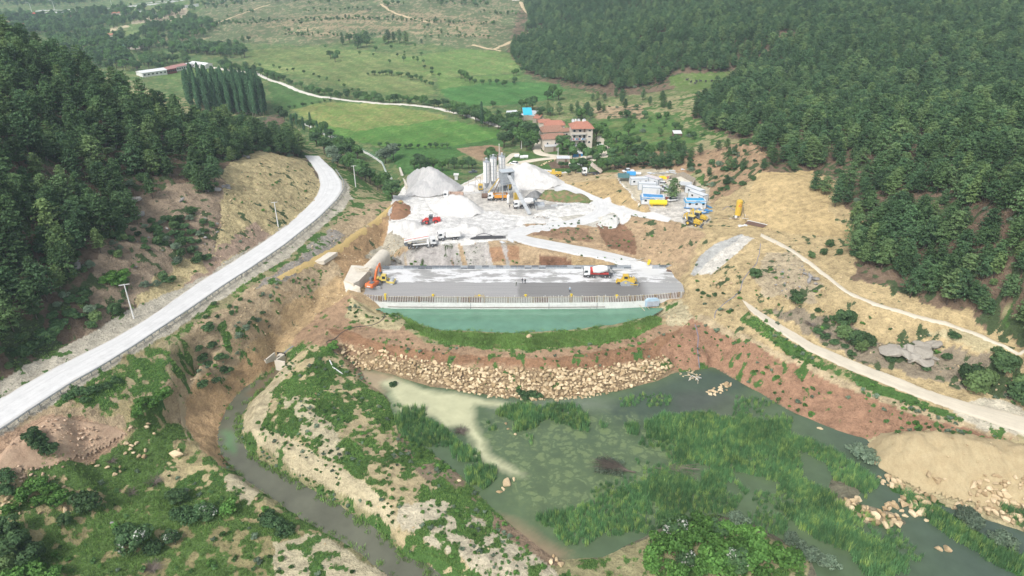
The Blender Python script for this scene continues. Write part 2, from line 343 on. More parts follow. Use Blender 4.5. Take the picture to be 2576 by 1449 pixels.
Z([(-150,1190),(0,1105),(100,1045),(200,985),(330,915),(460,838),(620,735),(740,655),(830,580),(880,520),(1000,505),(1030,560),(960,650),(880,735),(740,850),(620,900),(560,1000),(540,1180),(400,1250),(0,1350),(-200,1400)], (.47,.37,.235), GR, .22, .6, .6, 2)
Z([(640,730),(760,640),(830,575),(870,590),(800,650),(720,720)], (.34,.31,.27), GR, .1, .5, .8, 2)
Z([(880,600),(1000,515),(1036,560),(985,570),(965,640),(900,720),(860,690),(830,650)], (.45,.31,.17), SCR, .05, .6, .6, 2)
Z([(975,560),(1000,505),(1040,520),(1035,560),(990,575)], (.30,.17,.10), SCR, .05, .4, .3, 1)
Z([(620,900),(700,800),(800,720),(870,690),(880,740),(820,800),(730,870),(690,900),(640,930)], (.50,.36,.20), SCR, .05, .7, .6, 2)
# lower left meadow
Z([(230,985),(330,905),(440,850),(480,870),(470,950),(400,990),(330,1000),(430,1060),(470,1090),(560,1180),(640,1230),(800,1340),(960,1500),(-200,1550),(-200,1240),(0,1200),(150,1150),(330,1060),(200,1030)], (.42,.35,.19), (.10,.17,.05), .66, .35, .15, 2.5)
Z([(0,1330),(300,1260),(620,1290),(860,1420),(900,1500),(-100,1500)], (.34,.30,.15), (.105,.175,.05), .72, .3, .1, 4)
Z([(60,1075),(130,1040),(200,1055),(320,1075),(330,1095),(250,1145),(180,1160),(100,1130),(20,1180),(-60,1200),(-60,1110)], (.48,.33,.22), GR, .02, .4, .9, 1)
Z([(540,1210),(620,1195),(670,1240),(630,1270),(560,1235)], PALE, GR, .15, .3, .3, 1.5)
Z([(385,1190),(450,1150),(560,1185),(560,1215),(450,1230)], YEL, GR, .3, .3, .3, 2)
Z([(680,1370),(800,1350),(1000,1449),(1000,1500),(700,1500)], PALE, GR, .45, .35, .3, 2)
Z([(485,970),(560,955),(620,905),(690,905),(700,925),(640,960),(583,1013),(562,1063),(558,1140),(575,1180),(548,1172),(490,1110),(462,1062),(470,1010)], (.50,.34,.19), GR, .03, .8, .2, 1)
Z([(555,1055),(572,1020),(600,1000),(640,965),(625,980),(585,1018),(566,1064),(566,1140),(585,1178),(560,1150)], (.36,.20,.12), GR, .05, .2, .2, .6)
# spit
Z([(720,905),(780,870),(830,850),(900,880),(890,930),(970,1010),(1000,1090),(1090,1140),(1170,1210),(1240,1290),(1330,1370),(1420,1449),(1200,1500),(1000,1400),(930,1270),(800,1190),(650,1120),(620,1060),(660,990)], (.52,.42,.25), GR, .66, .4, .2, 1.5)
Z([(720,905),(660,985),(615,1040),(610,1085),(690,1150),(800,1215),(880,1255),(940,1290),(990,1340),(1010,1310),(950,1230),(860,1170),(740,1110),(660,1070),(680,1000),(740,920)], (.60,.49,.32), GR, .10, .75, .3, 1)
Z([(700,1000),(760,1000),(840,1090),(900,1130),(860,1160),(760,1100)], PALE, GR, .35, .4, .3, 2)
Z([(1010,1260),(1100,1260),(1200,1300),(1330,1370),(1420,1449),(1280,1500),(1120,1400),(1000,1340)], (.62,.53,.38), GR, .35, .4, .4, 2)
Z([(1240,1290),(1330,1350),(1420,1412),(1380,1420),(1240,1330)], (.30,.22,.15), GR, .0, .1, .2, 1)
Z([(1000,1090),(1090,1120),(1170,1190),(1240,1280),(1200,1290),(1100,1230),(1000,1150)], (.28,.22,.15), GR, .8, .2, .1, 1)
# berm
Z([(730,870),(800,790),(870,745),(950,790),(1060,860),(1330,890),(1560,860),(1700,800),(1760,830),(1790,860),(1690,960),(1400,1010),(1000,950),(860,900)], (.40,.27,.17), GR, .15, .25, .3, 1.2)
Z([(820,820),(880,838),(1000,870),(1200,898),(1400,900),(1600,870),(1730,815),(1760,840),(1680,900),(1500,925),(1200,922),(1000,897),(860,860)], RED, GR, .10, .2, .25, 1)
Z([(880,750),(960,785),(1020,800),(1010,830),(930,825),(870,800)], (.55,.44,.27), GR, .25, .4, .4, 1)
Z([(985,775),(1060,820),(1130,836),(1330,842),(1470,834),(1600,812),(1650,795),(1665,815),(1600,845),(1500,868),(1330,880),(1150,868),(1060,845),(1030,815)], (.30,.26,.12), (.13,.24,.06), .9, .35, 0, .8)
Z([(1650,770),(1720,750),(1800,800),(1760,830),(1680,815)], (.56,.46,.30), GR, .06, .3, .7, 1)
Z([(840,870),(1000,905),(1200,930),(1500,930),(1690,900),(1720,935),(1560,1000),(1400,1014),(1240,1008),(1000,958),(880,935)], (.31,.23,.14), GR, .12, .3, .9, .6)
# right
Z([(1700,745),(1725,665),(1760,640),(1690,560),(1650,540),(1790,520),(1900,440),(2060,430),(2130,500),(2190,570),(2150,700),(2290,750),(2576,840),(2720,900),(2720,1150),(2576,1110),(2300,1050),(2000,930),(1850,850),(1740,800)], (.53,.405,.225), SCR, .08, .7, .6, 3)
Z([(1900,440),(2040,430),(2080,480),(2100,560),(2180,570),(2160,600),(2000,590),(1860,560)], (.56,.41,.215), SCR, .01, .5, .3, 2)
Z([(1920,640),(2010,640),(2060,700),(2050,760),(1900,740)], (.48,.40,.27), SCR, .12, .7, .9, 3)
Z([(1920,780),(2000,770),(2200,850),(2330,870),(2576,960),(2600,1020),(2330,950),(2200,930),(2050,860)], (.30,.25,.18), SCR, .45, .8, .6, 3)
Z([(2330,830),(2480,850),(2576,900),(2576,930),(2400,880)], (.56,.45,.28), SCR, .12, .5, .6, 2)
Z([(1745,795),(1850,845),(1960,900),(2100,965),(2300,1035),(2560,1105),(2560,1150),(2300,1125),(2200,1125),(2060,1080),(1900,990),(1790,925),(1690,935),(1660,880)], (.37,.22,.14), GR, .10, .35, .25, 1)
Z([(1740,800),(1850,846),(1960,900),(2100,968),(2300,1040),(2560,1110),(2560,1096),(2300,1022),(2110,950),(1960,882),(1860,832),(1760,790)], (.52,.41,.26), GR, .03, .2, .3, .8)
Z([(1880,782),(2030,884),(2230,974),(2430,1048),(2400,1052),(2200,990),(2000,900),(1860,800)], (.35,.30,.16), GR, .75, .35, .2, .8)
Z([(2380,1020),(2500,1000),(2640,1060),(2640,1120),(2450,1070)], (.62,.55,.42), GR, .06, .25, .5, 2)
Z([(2180,1105),(2260,1085),(2500,1100),(2700,1130),(2700,1400),(2450,1300),(2250,1230)], (.55,.44,.27), GR, .10, .25, .6, 1)
# pad and plateau
Z([(1003,490),(1040,440),(1150,470),(1260,410),(1400,430),(1560,440),(1640,560),(1600,590),(1480,575),(1380,560),(1330,565),(1290,590),(1270,606),(1100,620),(1010,620),(975,600),(975,560)], (.76,.745,.71), GR, .0, .12, .12, 1)
Z([(1200,470),(1400,470),(1400,520),(1330,545),(1250,540),(1130,510),(1150,490)], (.60,.57,.52), GR, .0, .15, .25, 1.5)
Z([(1090,540),(1250,530),(1300,560),(1290,590),(1160,600),(1000,600),(1000,570)], GRAV, GR, .0, .1, .1, 1)
Z([(975,590),(1020,575),(1080,600),(1030,625),(960,640),(930,660),(920,640)], (.50,.44,.36), GR, .02, .4, .8, 1.5)
Z([(1400,455),(1540,440),(1610,515),(1680,540),(1620,535),(1500,497),(1430,474)], (.52,.38,.20), SCR, .08, .5, .5, 1)
Z([(1405,462),(1380,437),(1440,433),(1560,436),(1548,452),(1480,455),(1430,462)], (.55,.42,.25), GR, .02, .2, .3, 1)
Z([(1545,440),(1620,425),(1700,430),(1785,470),(1790,560),(1740,580),(1690,545),(1600,500)], (.62,.52,.38), GR, .02, .12, .3, 1)
Z([(1620,500),(1720,480),(1745,570),(1700,560),(1640,535)], (.70,.65,.57), GR, .0, .08, .3, 1)
Z([(1350,500),(1370,478),(1440,475),(1500,500),(1480,512),(1400,508)], (.36,.24,.15), (.10,.17,.05), .55, .3, .2, .8)
Z([(1405,545),(1480,540),(1530,532),(1560,550),(1540,575),(1440,572)], (.62,.58,.48), GR, .0, .1, .0, 1)
Z([(1310,565),(1400,562),(1560,578),(1600,530),(1690,562),(1780,590),(1720,660),(1640,655),(1560,640),(1400,604),(1330,590)], (.46,.34,.21), SCR, .10, .5, .6, 1.5)
Z([(1320,568),(1480,575),(1490,610),(1400,600),(1340,590)], (.34,.22,.14), SCR, .08, .4, .4, 1)
Z([(1500,560),(1560,560),(1600,600),(1600,640),(1520,620)], (.27,.16,.10), SCR, .03, .4, .4, 1)
# bank behind the deck: torn soil and grey spill
Z([(960,680),(980,640),(1060,620),(1270,604),(1400,636),(1600,690),(1600,700),(940,700)], (.50,.37,.23), SCR, .06, .45, .6, .8)
Z([(1040,640),(1150,620),(1140,690),(1060,690)], (.33,.19,.115), SCR, .03, .35, .3, .7)
Z([(1215,620),(1305,618),(1310,655),(1225,660)], (.40,.24,.14), SCR, .0, .1, .1, .7)
Z([(1355,640),(1480,650),(1560,690),(1370,690)], (.25,.14,.09), SCR, .0, .4, .4, .8)
Z([(1440,645),(1530,660),(1530,690),(1460,690)], (.50,.37,.21), SCR, .06, .45, .6, .8)
BANKP = GP([(985,650),(1040,622),(1110,614),(1280,606),(1280,700),(960,700)])
# shotcrete slab and grey patches
Z([(1735,690),(1760,660),(1820,625),(1868,592),(1900,600),(1850,640),(1790,690)], (.62,.59,.53), GR, 0, .15, .05, .5)
Z([(1735,690),(1760,645),(1810,610),(1870,588),(1868,596),(1790,650),(1748,694)], (.46,.46,.44), GR, 0, .2, .2, .7)
Z([(560,870),(620,820),(700,750),(760,735),(640,860),(590,920)], (.48,.36,.22), GR, .35, .5, .4, 2)
Z([(310,1010),(350,905),(440,850),(470,900),(430,960),(400,1010)], (.40,.34,.2), GR, .7, .4, .2, 2)
Z([(200,1010),(300,940),(330,960),(290,1010),(230,1040)], (.42,.34,.22), GR, .7, .4, .2, 2)
# marsh beds and shallows
Z([(895,925),(1000,955),(1100,985),(1240,1012),(1400,1015),(1560,1000),(1700,945),(1800,925),(2000,1040),(2180,1112),(2260,1250),(2576,1345),(2700,1420),(2700,1600),(2000,1600),(2040,1400),(1900,1335),(1700,1325),(1500,1405),(1330,1350),(1170,1200),(1080,1130),(1000,1070),(980,1010)], (.17,.16,.11), (.05,.07,.04), .3, .05, .1, .5)
Z([(890,925),(1000,955),(1010,975),(960,990),(900,955)], (.42,.32,.21), GR, .0, .05, .1, .8)

Z([(2235,1215),(2330,1240),(2420,1300),(2500,1350),(2620,1410),(2620,1500),(2500,1440),(2400,1360),(2300,1300),(2240,1250)], (.16,.17,.08), (.05,.12,.03), .85, .15, .1, .6)
Z([(2100,1255),(2180,1270),(2260,1290),(2240,1320),(2160,1310),(2105,1285)], (.40,.33,.22), GR, .2, .1, .6, .6)
Z([(2330,1410),(2450,1420),(2560,1480),(2400,1480)], (.38,.32,.22), GR, .3, .1, .6, .6)
def paint(x, y):
    n = len(x)
    base = np.tile(np.array([.34, .31, .17]), (n, 1)); plant = np.tile(np.array(GR), (n, 1))
    cover = np.full(n, .5); rough = np.full(n, .3); stone = np.full(n, .1)
    jx = (fbm(x, y, 5, 3, 1) - .5) * 2; jy = (fbm(x, y, 5, 3, 5) - .5) * 2
    kx = (fbm(x, y, 40, 3, 2) - .5) * 2; ky = (fbm(x, y, 40, 3, 6) - .5) * 2
    for poly, b, p, c, r, s, e in ZONES:
        k = 0 if e < 5 else e * .5
        m = inside(poly, x + jx * e + kx * k, y + jy * e + ky * k)
        base[m] = b; plant[m] = p; cover[m] = c; rough[m] = r; stone[m] = s
    m = inside(BANKP, x + jx * 1.5, y + jy)
    s_ = fbm(x * 1.0 + .25 * (y - 210), y * .10, 2.1, 4, 13); s_ = smooth(.46, .54, s_ + .10 * smooth(-5, -30, x))[:, None] * .8
    cg = np.array([.47, .47, .46]) * (.85 + .3 * fbm(x, y * .2, .9, 2, 3))[:, None]
    base[m] = (base * (1 - s_) + cg * s_)[m]
    far_ = smooth(300, 380, y) * smooth(140, 60, x)
    st2 = np.sin((x * .82 + y * .57 + 14 * fbm(x, y, 60, 2, 4)) / 1.9) * .07 + (fbm(x, y, 45, 3, 8) - .5) * .5 + (fbm(x, y, 9, 3, 2) - .5) * .35
    base = base * (1 + st2 * far_)[:, None]; plant = plant * (1 + st2 * far_)[:, None]
    grey = ((base.max(1) - base.min(1)) < .09)[:, None]
    return np.where(grey, base, np.where(base > .42, .42 + (base - .42) * .66, base * .95)), plant, cover, rough, stone
# flat areas where relief is taken out
ROAD_L = [W(a, b, ROADZ) for a, b in RL]; ROAD_R = [W(a, b, ROADZ) for a, b in RR]
FLAT = [np.array([p[:2] for p in ROAD_L] + [p[:2] for p in ROAD_R[::-1]]),
        np.array([W(a, b, 0 if i > 3 else 4 - i)[:2] for i, (a, b) in enumerate(HR_A)] + [W(a, b, 0 if i > 3 else 4 - i)[:2] for i, (a, b) in reversed(list(enumerate(HR_B)))])]
PAINTC = Raster(-200, 220, 60, 330, .75)
_X, _Y = np.meshgrid(PAINTC.x0 + np.arange(PAINTC.nx) * .75, PAINTC.y0 + np.arange(PAINTC.ny) * .75)
_p = paint(_X.ravel(), _Y.ravel())
PAINTC.a = _p[3].reshape(_X.shape); 
for fl in FLAT: PAINTC.a[inside(fl, _X.ravel(), _Y.ravel()).reshape(_X.shape)] = 0
PAINTC.blur(2)
def inpatch(x, y): return (x > PAINTC.x0) & (x < PAINTC.x1) & (y > PAINTC.y0) & (y < PAINTC.y1)
def h(x, y):
    x = np.asarray(x, float); y = np.asarray(y, float)
    z = hbase(x, y)
    r = np.where(inpatch(x, y), PAINTC.get(x, y), .5 + np.clip((y - 300) / 500, 0, 1.5))
    # rills run down the slopes: noise stretched along the fall line
    e = .6
    gx = (hbase(x + e, y) - hbase(x - e, y)) / (2 * e); gy = (hbase(x, y + e) - hbase(x, y - e)) / (2 * e)
    sl = np.sqrt(gx * gx + gy * gy) + 1e-6
    across = (-gy * x + gx * y) / sl; along = (gx * x + gy * y) / sl
    k = smooth(.25, .7, sl)
    n1 = fbm(x, y, 7, 5, 8) - .5
    n2 = (fbm(x, y, 2.2, 3, 4) - .5)
    rid = 1 - np.abs(fbm(x + 31, y, 3.2, 3, 11) * 2 - 1)
    return z + r * (1.1 * n1 + .55 * n2 * (1 + k) - .7 * k * (rid - .6))
def hs1(x, y): return float(h(np.array([x]), np.array([y]))[0])

def plantmask(x, y, cover):
    n = .42 * fbm(x, y, 7, 3, 3) + .58 * fbm(x, y, 1.5, 3, 7)
    n = (n - .5) * 2.6 + .5
    return smooth(-.22, .22, cover - n) * (cover > .01)

def new_mesh(name, V, Fc, mat=None, smooth_=False):
    me = bpy.data.meshes.new(name); me.from_pydata([tuple(v) for v in V], [], [tuple(f) for f in Fc])
    if mat: me.materials.append(mat)
    if smooth_: me.polygons.foreach_set('use_smooth', [True] * len(me.polygons))
    me.update(); return me
def grid_mesh(name, X, Y, Zz, mat):
    ny, nx = X.shape
    co = np.column_stack([X.ravel(), Y.ravel(), Zz.ravel()]).astype(np.float32)
    idx = np.arange(ny * nx).reshape(ny, nx)
    q = np.stack([idx[:-1, :-1], idx[:-1, 1:], idx[1:, 1:], idx[1:, :-1]], -1).reshape(-1, 4).astype(np.int32)
    me = bpy.data.meshes.new(name)
    me.vertices.add(len(co)); me.vertices.foreach_set('co', co.ravel())
    me.loops.add(q.size); me.loops.foreach_set('vertex_index', q.ravel())
    me.polygons.add(len(q)); me.polygons.foreach_set('loop_start', np.arange(0, q.size, 4, dtype=np.int32))
    me.polygons.foreach_set('use_smooth', np.ones(len(q), bool))
    me.materials.append(mat); me.update(calc_edges=True); me.validate()
    return me
def attr_col(me, name, rgb):
    a = me.color_attributes.new(name, 'FLOAT_COLOR', 'POINT')
    c = np.ones((len(rgb), 4), np.float32); c[:, :3] = rgb; a.data.foreach_set('color', c.ravel())
def attr_f(me, name, v):
    a = me.attributes.new(name, 'FLOAT', 'POINT'); a.data.foreach_set('value', np.asarray(v, np.float32))

# ------------------------------------------------------------------ materials
class NB:
    def __init__(s, name):
        s.m = bpy.data.materials.new(name); s.m.use_nodes = True; s.t = s.m.node_tree
        s.b = s.t.nodes['Principled BSDF']; s.b.inputs['Roughness'].default_value = .9
    def n(s, kind, **kw):
        nd = s.t.nodes.new('ShaderNode' + kind)
        for k, v in kw.items():
            if k in nd.inputs.keys(): nd.inputs[k].default_value = v
            else: setattr(nd, k, v)
        return nd
    def l(s, a, b): s.t.links.new(a, b)
    def coord(s, what='Object'): return s.n('TexCoord').outputs[what]
    def noise(s, scale, detail=3, rough=.5, vec=None):
        nd = s.n('TexNoise'); nd.inputs['Scale'].default_value = scale; nd.inputs['Detail'].default_value = detail; nd.inputs['Roughness'].default_value = rough
        if vec is not None: s.l(vec, nd.inputs['Vector'])
        return nd
    def math(s, op, a, b=None, clamp=False):
        nd = s.n('Math', operation=op); nd.use_clamp = clamp
        for i, v in enumerate((a, b)):
            if v is None: continue
            if isinstance(v, (int, float)): nd.inputs[i].default_value = v
            else: s.l(v, nd.inputs[i])
        return nd.outputs[0]
    def ramp(s, v, a, b, lo=0.0, hi=1.0):
        nd = s.n('MapRange'); nd.clamp = True
        s.l(v, nd.inputs['Value'])
        for k, x in zip(('From Min', 'From Max', 'To Min', 'To Max'), (a, b, lo, hi)): nd.inputs[k].default_value = x
        return nd.outputs[0]
    def mix(s, f, a, b, mode='MIX'):
        nd = s.n('Mix', data_type='RGBA', blend_type=mode)
        for i, v in ((0, f), (6, a), (7, b)):
            if isinstance(v, (int, float)): nd.inputs[i].default_value = v
            elif isinstance(v, tuple): nd.inputs[i].default_value = (*v, 1) if len(v) == 3 else v
            else: s.l(v, nd.inputs[i])
        return nd.outputs[2]
    def bump(s, hgt, dist, strength=1.0):
        nd = s.n('Bump'); nd.inputs['Distance'].default_value = dist; nd.inputs['Strength'].default_value = strength
        s.l(hgt, nd.inputs['Height']); s.l(nd.outputs[0], s.b.inputs['Normal'])
MATS = {}
def mat(name, col, rough=.6, metal=0.0, var=.15, scale=1.5, dirt=None, dirt_amt=.0, spec=.3):
    """painted / plain surface with uneven tone and optional dirt"""
    if name in MATS: return MATS[name]
    b = NB(name); co = b.coord()
    n1 = b.noise(scale, 4, .6, co); v = b.ramp(n1.outputs[0], .3, .7, 1 - var, 1 + var * .4)
    c = b.mix(1.0, tuple(col), v, 'MULTIPLY')
    if dirt:
        n2 = b.noise(scale * 2.3, 5, .7, co); f = b.ramp(n2.outputs[0], .62 - dirt_amt * .3, .75 - dirt_amt * .2, 0, min(1, dirt_amt + .4))
        c = b.mix(f, c, tuple(dirt))
    b.l(c, b.b.inputs['Base Color']); b.b.inputs['Roughness'].default_value = rough; b.b.inputs['Metallic'].default_value = metal
    b.b.inputs['Specular IOR Level'].default_value = spec
    MATS[name] = b.m; return b.m

def ground_material():
    b = NB('ground_soil'); co = b.coord()
    base = b.n('Attribute', attribute_name='base').outputs['Color']; pl = b.n('Attribute', attribute_name='plant').outputs['Color']
    cov = b.n('Attribute', attribute_name='cover').outputs['Fac']; st = b.n('Attribute', attribute_name='stone').outputs['Fac']
    n0 = b.noise(.05, 4, .6, co); n1 = b.noise(.45, 5, .65, co); n2 = b.noise(2.6, 4, .7, co)
    v = b.math('ADD', b.ramp(n0.outputs[0], .3, .7, -.12, .12), b.ramp(n1.outputs[0], .32, .68, .70, 1.20))
    v = b.math('ADD', v, b.ramp(n2.outputs[0], .3, .7, -.20, .18))
    n4 = b.noise(6.5, 3, .8, co); v = b.math('ADD', v, b.ramp(n4.outputs[0], .3, .7, -.09, .09))
    wx = b.n('Mapping'); wx.inputs['Scale'].default_value = (.9, .9, 3.2); b.l(co, wx.inputs['Vector']); n5 = b.noise(.8, 4, .75, wx.outputs[0])
    v = b.math('ADD', v, b.math('MULTIPLY', b.ramp(n5.outputs[0], .36, .5, -.34, .03), st))
    c = b.mix(1.0, base, v, 'MULTIPLY')
    # stones lying in the soil
    vo = b.n('TexVoronoi', feature='F1'); vo.inputs['Scale'].default_value = 1.9; b.l(co, vo.inputs['Vector'])
    s = b.math('SUBTRACT', b.math('MULTIPLY', st, .30), vo.outputs['Distance'])
    sm = b.ramp(s, -.02, .03); rnd = b.ramp(vo.outputs['Color'], .2, .8, .8, 1.5)
    sc_ = b.mix(1.0, c, rnd, 'MULTIPLY'); c = b.mix(b.math('MULTIPLY', sm, .75), c, sc_)
    # plants
    pv = b.mix(1.0, pl, b.math('ADD', b.ramp(n2.outputs[0], .25, .75, .6, 1.35), b.ramp(n1.outputs[0], .3, .7, -.2, .2)), 'MULTIPLY')
    f = b.ramp(b.math('ADD', cov, b.ramp(n2.outputs[0], .3, .7, -.38, .38)), .4, .6)
    c = b.mix(f, c, pv)
    b.l(c, b.b.inputs['Base Color']); b.b.inputs['Roughness'].default_value = 1; b.b.inputs['Specular IOR Level'].default_value = .1
    hh = b.math('ADD', n1.outputs[0], b.math('MULTIPLY', n2.outputs[0], .35)); hh = b.math('ADD', hh, b.math('MULTIPLY', sm, .12))
    hh = b.math('ADD', hh, b.math('MULTIPLY', n5.outputs[0], .5)); b.bump(hh, .9, 1.0)
    return b.m
M_GROUND = ground_material()
# one ground sheet: ring rows that get coarser with distance
r_ = [52.0]
while r_[-1] < 4300:
    q = r_[-1]
    r_.append(q + (.55 if q < 265 else .55 * (q / 265) ** 1.75 if q < 900 else 4.7 * (q / 900) ** 2.2))
r_ = np.array(r_); th = np.linspace(rad(-47), rad(47), 860)
TH, RR_ = np.meshgrid(th, r_)
GX = RR_ * np.sin(TH); GY = RR_ * np.cos(TH)
gx_, gy_ = GX.ravel(), GY.ravel()
GZ = h(gx_, gy_)
bs, pl_, cv, rg, stn = paint(gx_, gy_)
pm = plantmask(gx_, gy_, cv)
print('ground verts', len(gx_), 'rows', len(r_))
me = grid_mesh('ground', GX, GY, GZ.reshape(GX.shape), M_GROUND)
attr_col(me, 'base', bs); attr_col(me, 'plant', pl_); attr_f(me, 'cover', pm); attr_f(me, 'stone', stn)
ground = bpy.data.objects.new('ground', me); COL.objects.link(ground); ground['kind'] = 'structure'
# ------------------------------------------------------------------ objects: helpers
def link(name, me, parent=None):
    o = bpy.data.objects.new(name, me); COL.objects.link(o)
    if parent is not None: o.parent = parent
    return o
def tag(o, label=None, cat=None, group=None, kind=None):
    if label: o['label'] = label
    if cat: o['category'] = cat
    if group: o['group'] = group
    if kind: o['kind'] = kind
    return o
def empty(name, loc, rz=0.0, label=None, cat=None, group=None, scale=1.0):
    o = bpy.data.objects.new(name, None); COL.objects.link(o); o.location = tuple(loc); o.rotation_euler = (0, 0, rz)
    o.empty_display_size = .5
    if scale != 1.0: o.scale = (scale,) * 3
    return tag(o, label, cat, group)

# ------------------------------------------------------------------ road surfaces laid on the ground
def resample(pts, step):
    pts = np.asarray(pts, float); seg = np.linalg.norm(np.diff(pts, axis=0), axis=1); s_ = np.r_[0, np.cumsum(seg)]
    n = max(2, int(s_[-1] / step)); t = np.linspace(0, s_[-1], n)
    return np.column_stack([np.interp(t, s_, pts[:, k]) for k in range(pts.shape[1])])
def res_n(pts, n):
    pts = np.asarray(pts, float); seg = np.linalg.norm(np.diff(pts, axis=0), axis=1); s_ = np.r_[0, np.cumsum(seg)]
    t = np.linspace(0, s_[-1], n)
    c = np.column_stack([np.interp(t, s_, pts[:, k]) for k in range(pts.shape[1])])
    k = np.array([1, 2, 3, 2, 1]) / 9.
    for _ in range(2):
        p = np.vstack([c[:1]] * 2 + [c] + [c[-1:]] * 2); d = sum(k[i] * p[i:i + len(c)] for i in range(5)); d[0] = c[0]; d[-1] = c[-1]; c = d
    return c
def ribbon(name, A, B, m, off=.12, nc=14, n=None, wob=.25, flat=True):
    A = np.asarray(A, float); B = np.asarray(B, float)
    n = n or int(np.linalg.norm(np.diff(A, axis=0), axis=1).sum() / 1.0)
    A = res_n(A, n); B = res_n(B, n)
    t = np.linspace(0, 1, nc)[None, :, None]
    P = A[:, None, :2] * (1 - t) + B[:, None, :2] * t
    w_ = (fbm(P[:, :, 0], P[:, :, 1], 2.5, 3, 9) - .5) * 2 * wob
    side = (B - A)[:, :2]; side /= np.linalg.norm(side, axis=1)[:, None] + 1e-9
    e = np.zeros(nc); e[0] = -1; e[-1] = 1
    P = P + side[:, None, :] * (e[None, :] * w_)[:, :, None]
    X, Y = P[:, :, 0], P[:, :, 1]
    Zz = h(X.ravel(), Y.ravel()).reshape(X.shape) + off
    Zz[:, 0] -= off + .1; Zz[:, -1] -= off + .1
    me = grid_mesh(name, X, Y, Zz, m)
    uv = me.attributes.new('cross', 'FLOAT', 'POINT'); uv.data.foreach_set('value', np.tile(np.linspace(0, 1, nc), n).astype(np.float32))
    o = link(name, me); o['kind'] = 'structure'; return o
def dusty_road(name, col, edge_col, track):
    b = NB(name); co = b.coord(); c_ = b.n('Attribute', attribute_name='cross').outputs['Fac']
    n1 = b.noise(.35, 5, .65, co); n2 = b.noise(3.5, 4, .7, co)
    v = b.math('ADD', b.ramp(n1.outputs[0], .3, .7, .93, 1.05), b.ramp(n2.outputs[0], .3, .7, -.04, .04))
    c = b.mix(1.0, col, v, 'MULTIPLY')
    w_ = b.n('TexWave', wave_type='BANDS'); w_.inputs['Scale'].default_value = .55
    cm = b.n('CombineXYZ'); b.l(b.math('MULTIPLY', c_, 9.0), cm.inputs[0]); b.l(b.math('MULTIPLY', n1.outputs[0], 2.2), cm.inputs[1])
    wn = b.noise(1.0, 2, .5, cm.outputs[0]); f = b.ramp(wn.outputs[0], .45, .62, 0, track)
    c = b.mix(f, c, tuple(x * .72 for x in col))
    d = b.math('ABSOLUTE', b.math('SUBTRACT', c_, .5)); d = b.math('ADD', d, b.ramp(n1.outputs[0], .3, .7, -.06, .06))
    c = b.mix(b.ramp(d, .40, .50), c, edge_col)
    b.l(c, b.b.inputs['Base Color']); b.b.inputs['Roughness'].default_value = .95
    b.bump(n2.outputs[0], .05, .5)
    return b.m
M_ROAD = dusty_road('white_gravel_road', (.62, .62, .615), (.52, .50, .46), .4)
M_HAUL = dusty_road('haul_road_dust', (.60, .60, .59), (.52, .48, .42), .45)
M_TRAIL = dusty_road('trail_dust', (.60, .54, .43), (.50, .42, .29), .3)
M_FARROAD = mat('farm_road_chalk', (.62, .59, .52), .95, var=.05)
M_HWY = mat('highway_grey', (.50, .50, .49), .9, var=.1)
ribbon('road', ROAD_L, ROAD_R, M_ROAD)
ribbon('road', [W(a, b, z) for (a, b), z in zip(HR_A, HZ)], [W(a, b, z) for (a, b), z in zip(HR_B, HZ)], M_HAUL, off=.1, nc=10)
ribbon('path', [G(a, b) for a, b in LT_A], [G(a, b) for a, b in LT_B], M_TRAIL, off=.1, nc=9)
ribbon('path', [G(a, b - 6) for a, b in UT], [G(a - 3, b + 5) for a, b in UT], M_TRAIL, off=.1, nc=6)
def gl(pts): return [G(*p) for p in dens(pts, False, 40)]
ribbon('road', gl([(1395,452),(1450,470),(1500,493),(1560,517),(1620,534),(1690,548)]), gl([(1395,492),(1450,488),(1490,505),(1540,527),(1600,546),(1680,560)]), M_HAUL, off=.1, nc=9)
ribbon('path', gl([(1145,474),(1180,455),(1215,436),(1262,404),(1285,384),(1305,384)]), gl([(1172,482),(1205,462),(1245,440),(1275,412),(1293,394),(1308,390)]), M_TRAIL, off=.1, nc=6)
def strip(name, pts, wd, m, off=.15):
    P = np.array(gl(pts)); P = resample(P, 3.0 if P[:, 1].mean() < 500 else 8.0)
    d = np.gradient(P[:, :2], axis=0); nrm = np.column_stack([-d[:, 1], d[:, 0]]); nrm /= np.linalg.norm(nrm, axis=1)[:, None] + 1e-9
    A = P[:, :2] + nrm * wd / 2; B = P[:, :2] - nrm * wd / 2
    return ribbon(name, np.column_stack([A, P[:, 2]]), np.column_stack([B, P[:, 2]]), m, off=off, nc=4, n=len(P), wob=.3)
strip('path', [(640,180),(625,186),(570,176),(530,168),(490,164)], 6, M_FARROAD, .4)
strip('path', [(640,182),(670,198),(720,214),(760,232),(800,243),(850,250),(940,260),(1030,264),(1090,270),(1130,280),(1180,292),(1230,310),(1280,322),(1330,330),(1352,342)], 4.2, M_FARROAD, .4)
strip('path', [(1352,342),(1370,330),(1378,318),(1372,300),(1355,296)], 3.5, M_TRAIL, .3)
strip('path', [(1352,342),(1358,362),(1345,378),(1352,388),(1400,394),(1470,396),(1530,393)], 5, M_TRAIL, .3)
strip('path', [(1270,416),(1330,404),(1380,398),(1430,394)], 5.5, M_TRAIL, .3)
strip('path', [(1485,405),(1520,390),(1530,372),(1510,358),(1508,345)], 4.5, M_TRAIL, .3)
strip('road', [(-260,62),(0,38),(90,34),(200,29),(300,20),(380,12),(430,6),(520,-6),(640,-20)], 11, M_HWY, .5)
strip('road', [(90,28),(200,23),(300,15),(380,7),(450,0),(560,-12)], 9, M_HWY, .5)
strip('path', [(958,10),(975,24),(1000,36),(1040,48),(1090,58)], 4, mat('dirt_track', (.55, .43, .27), .95), .4)
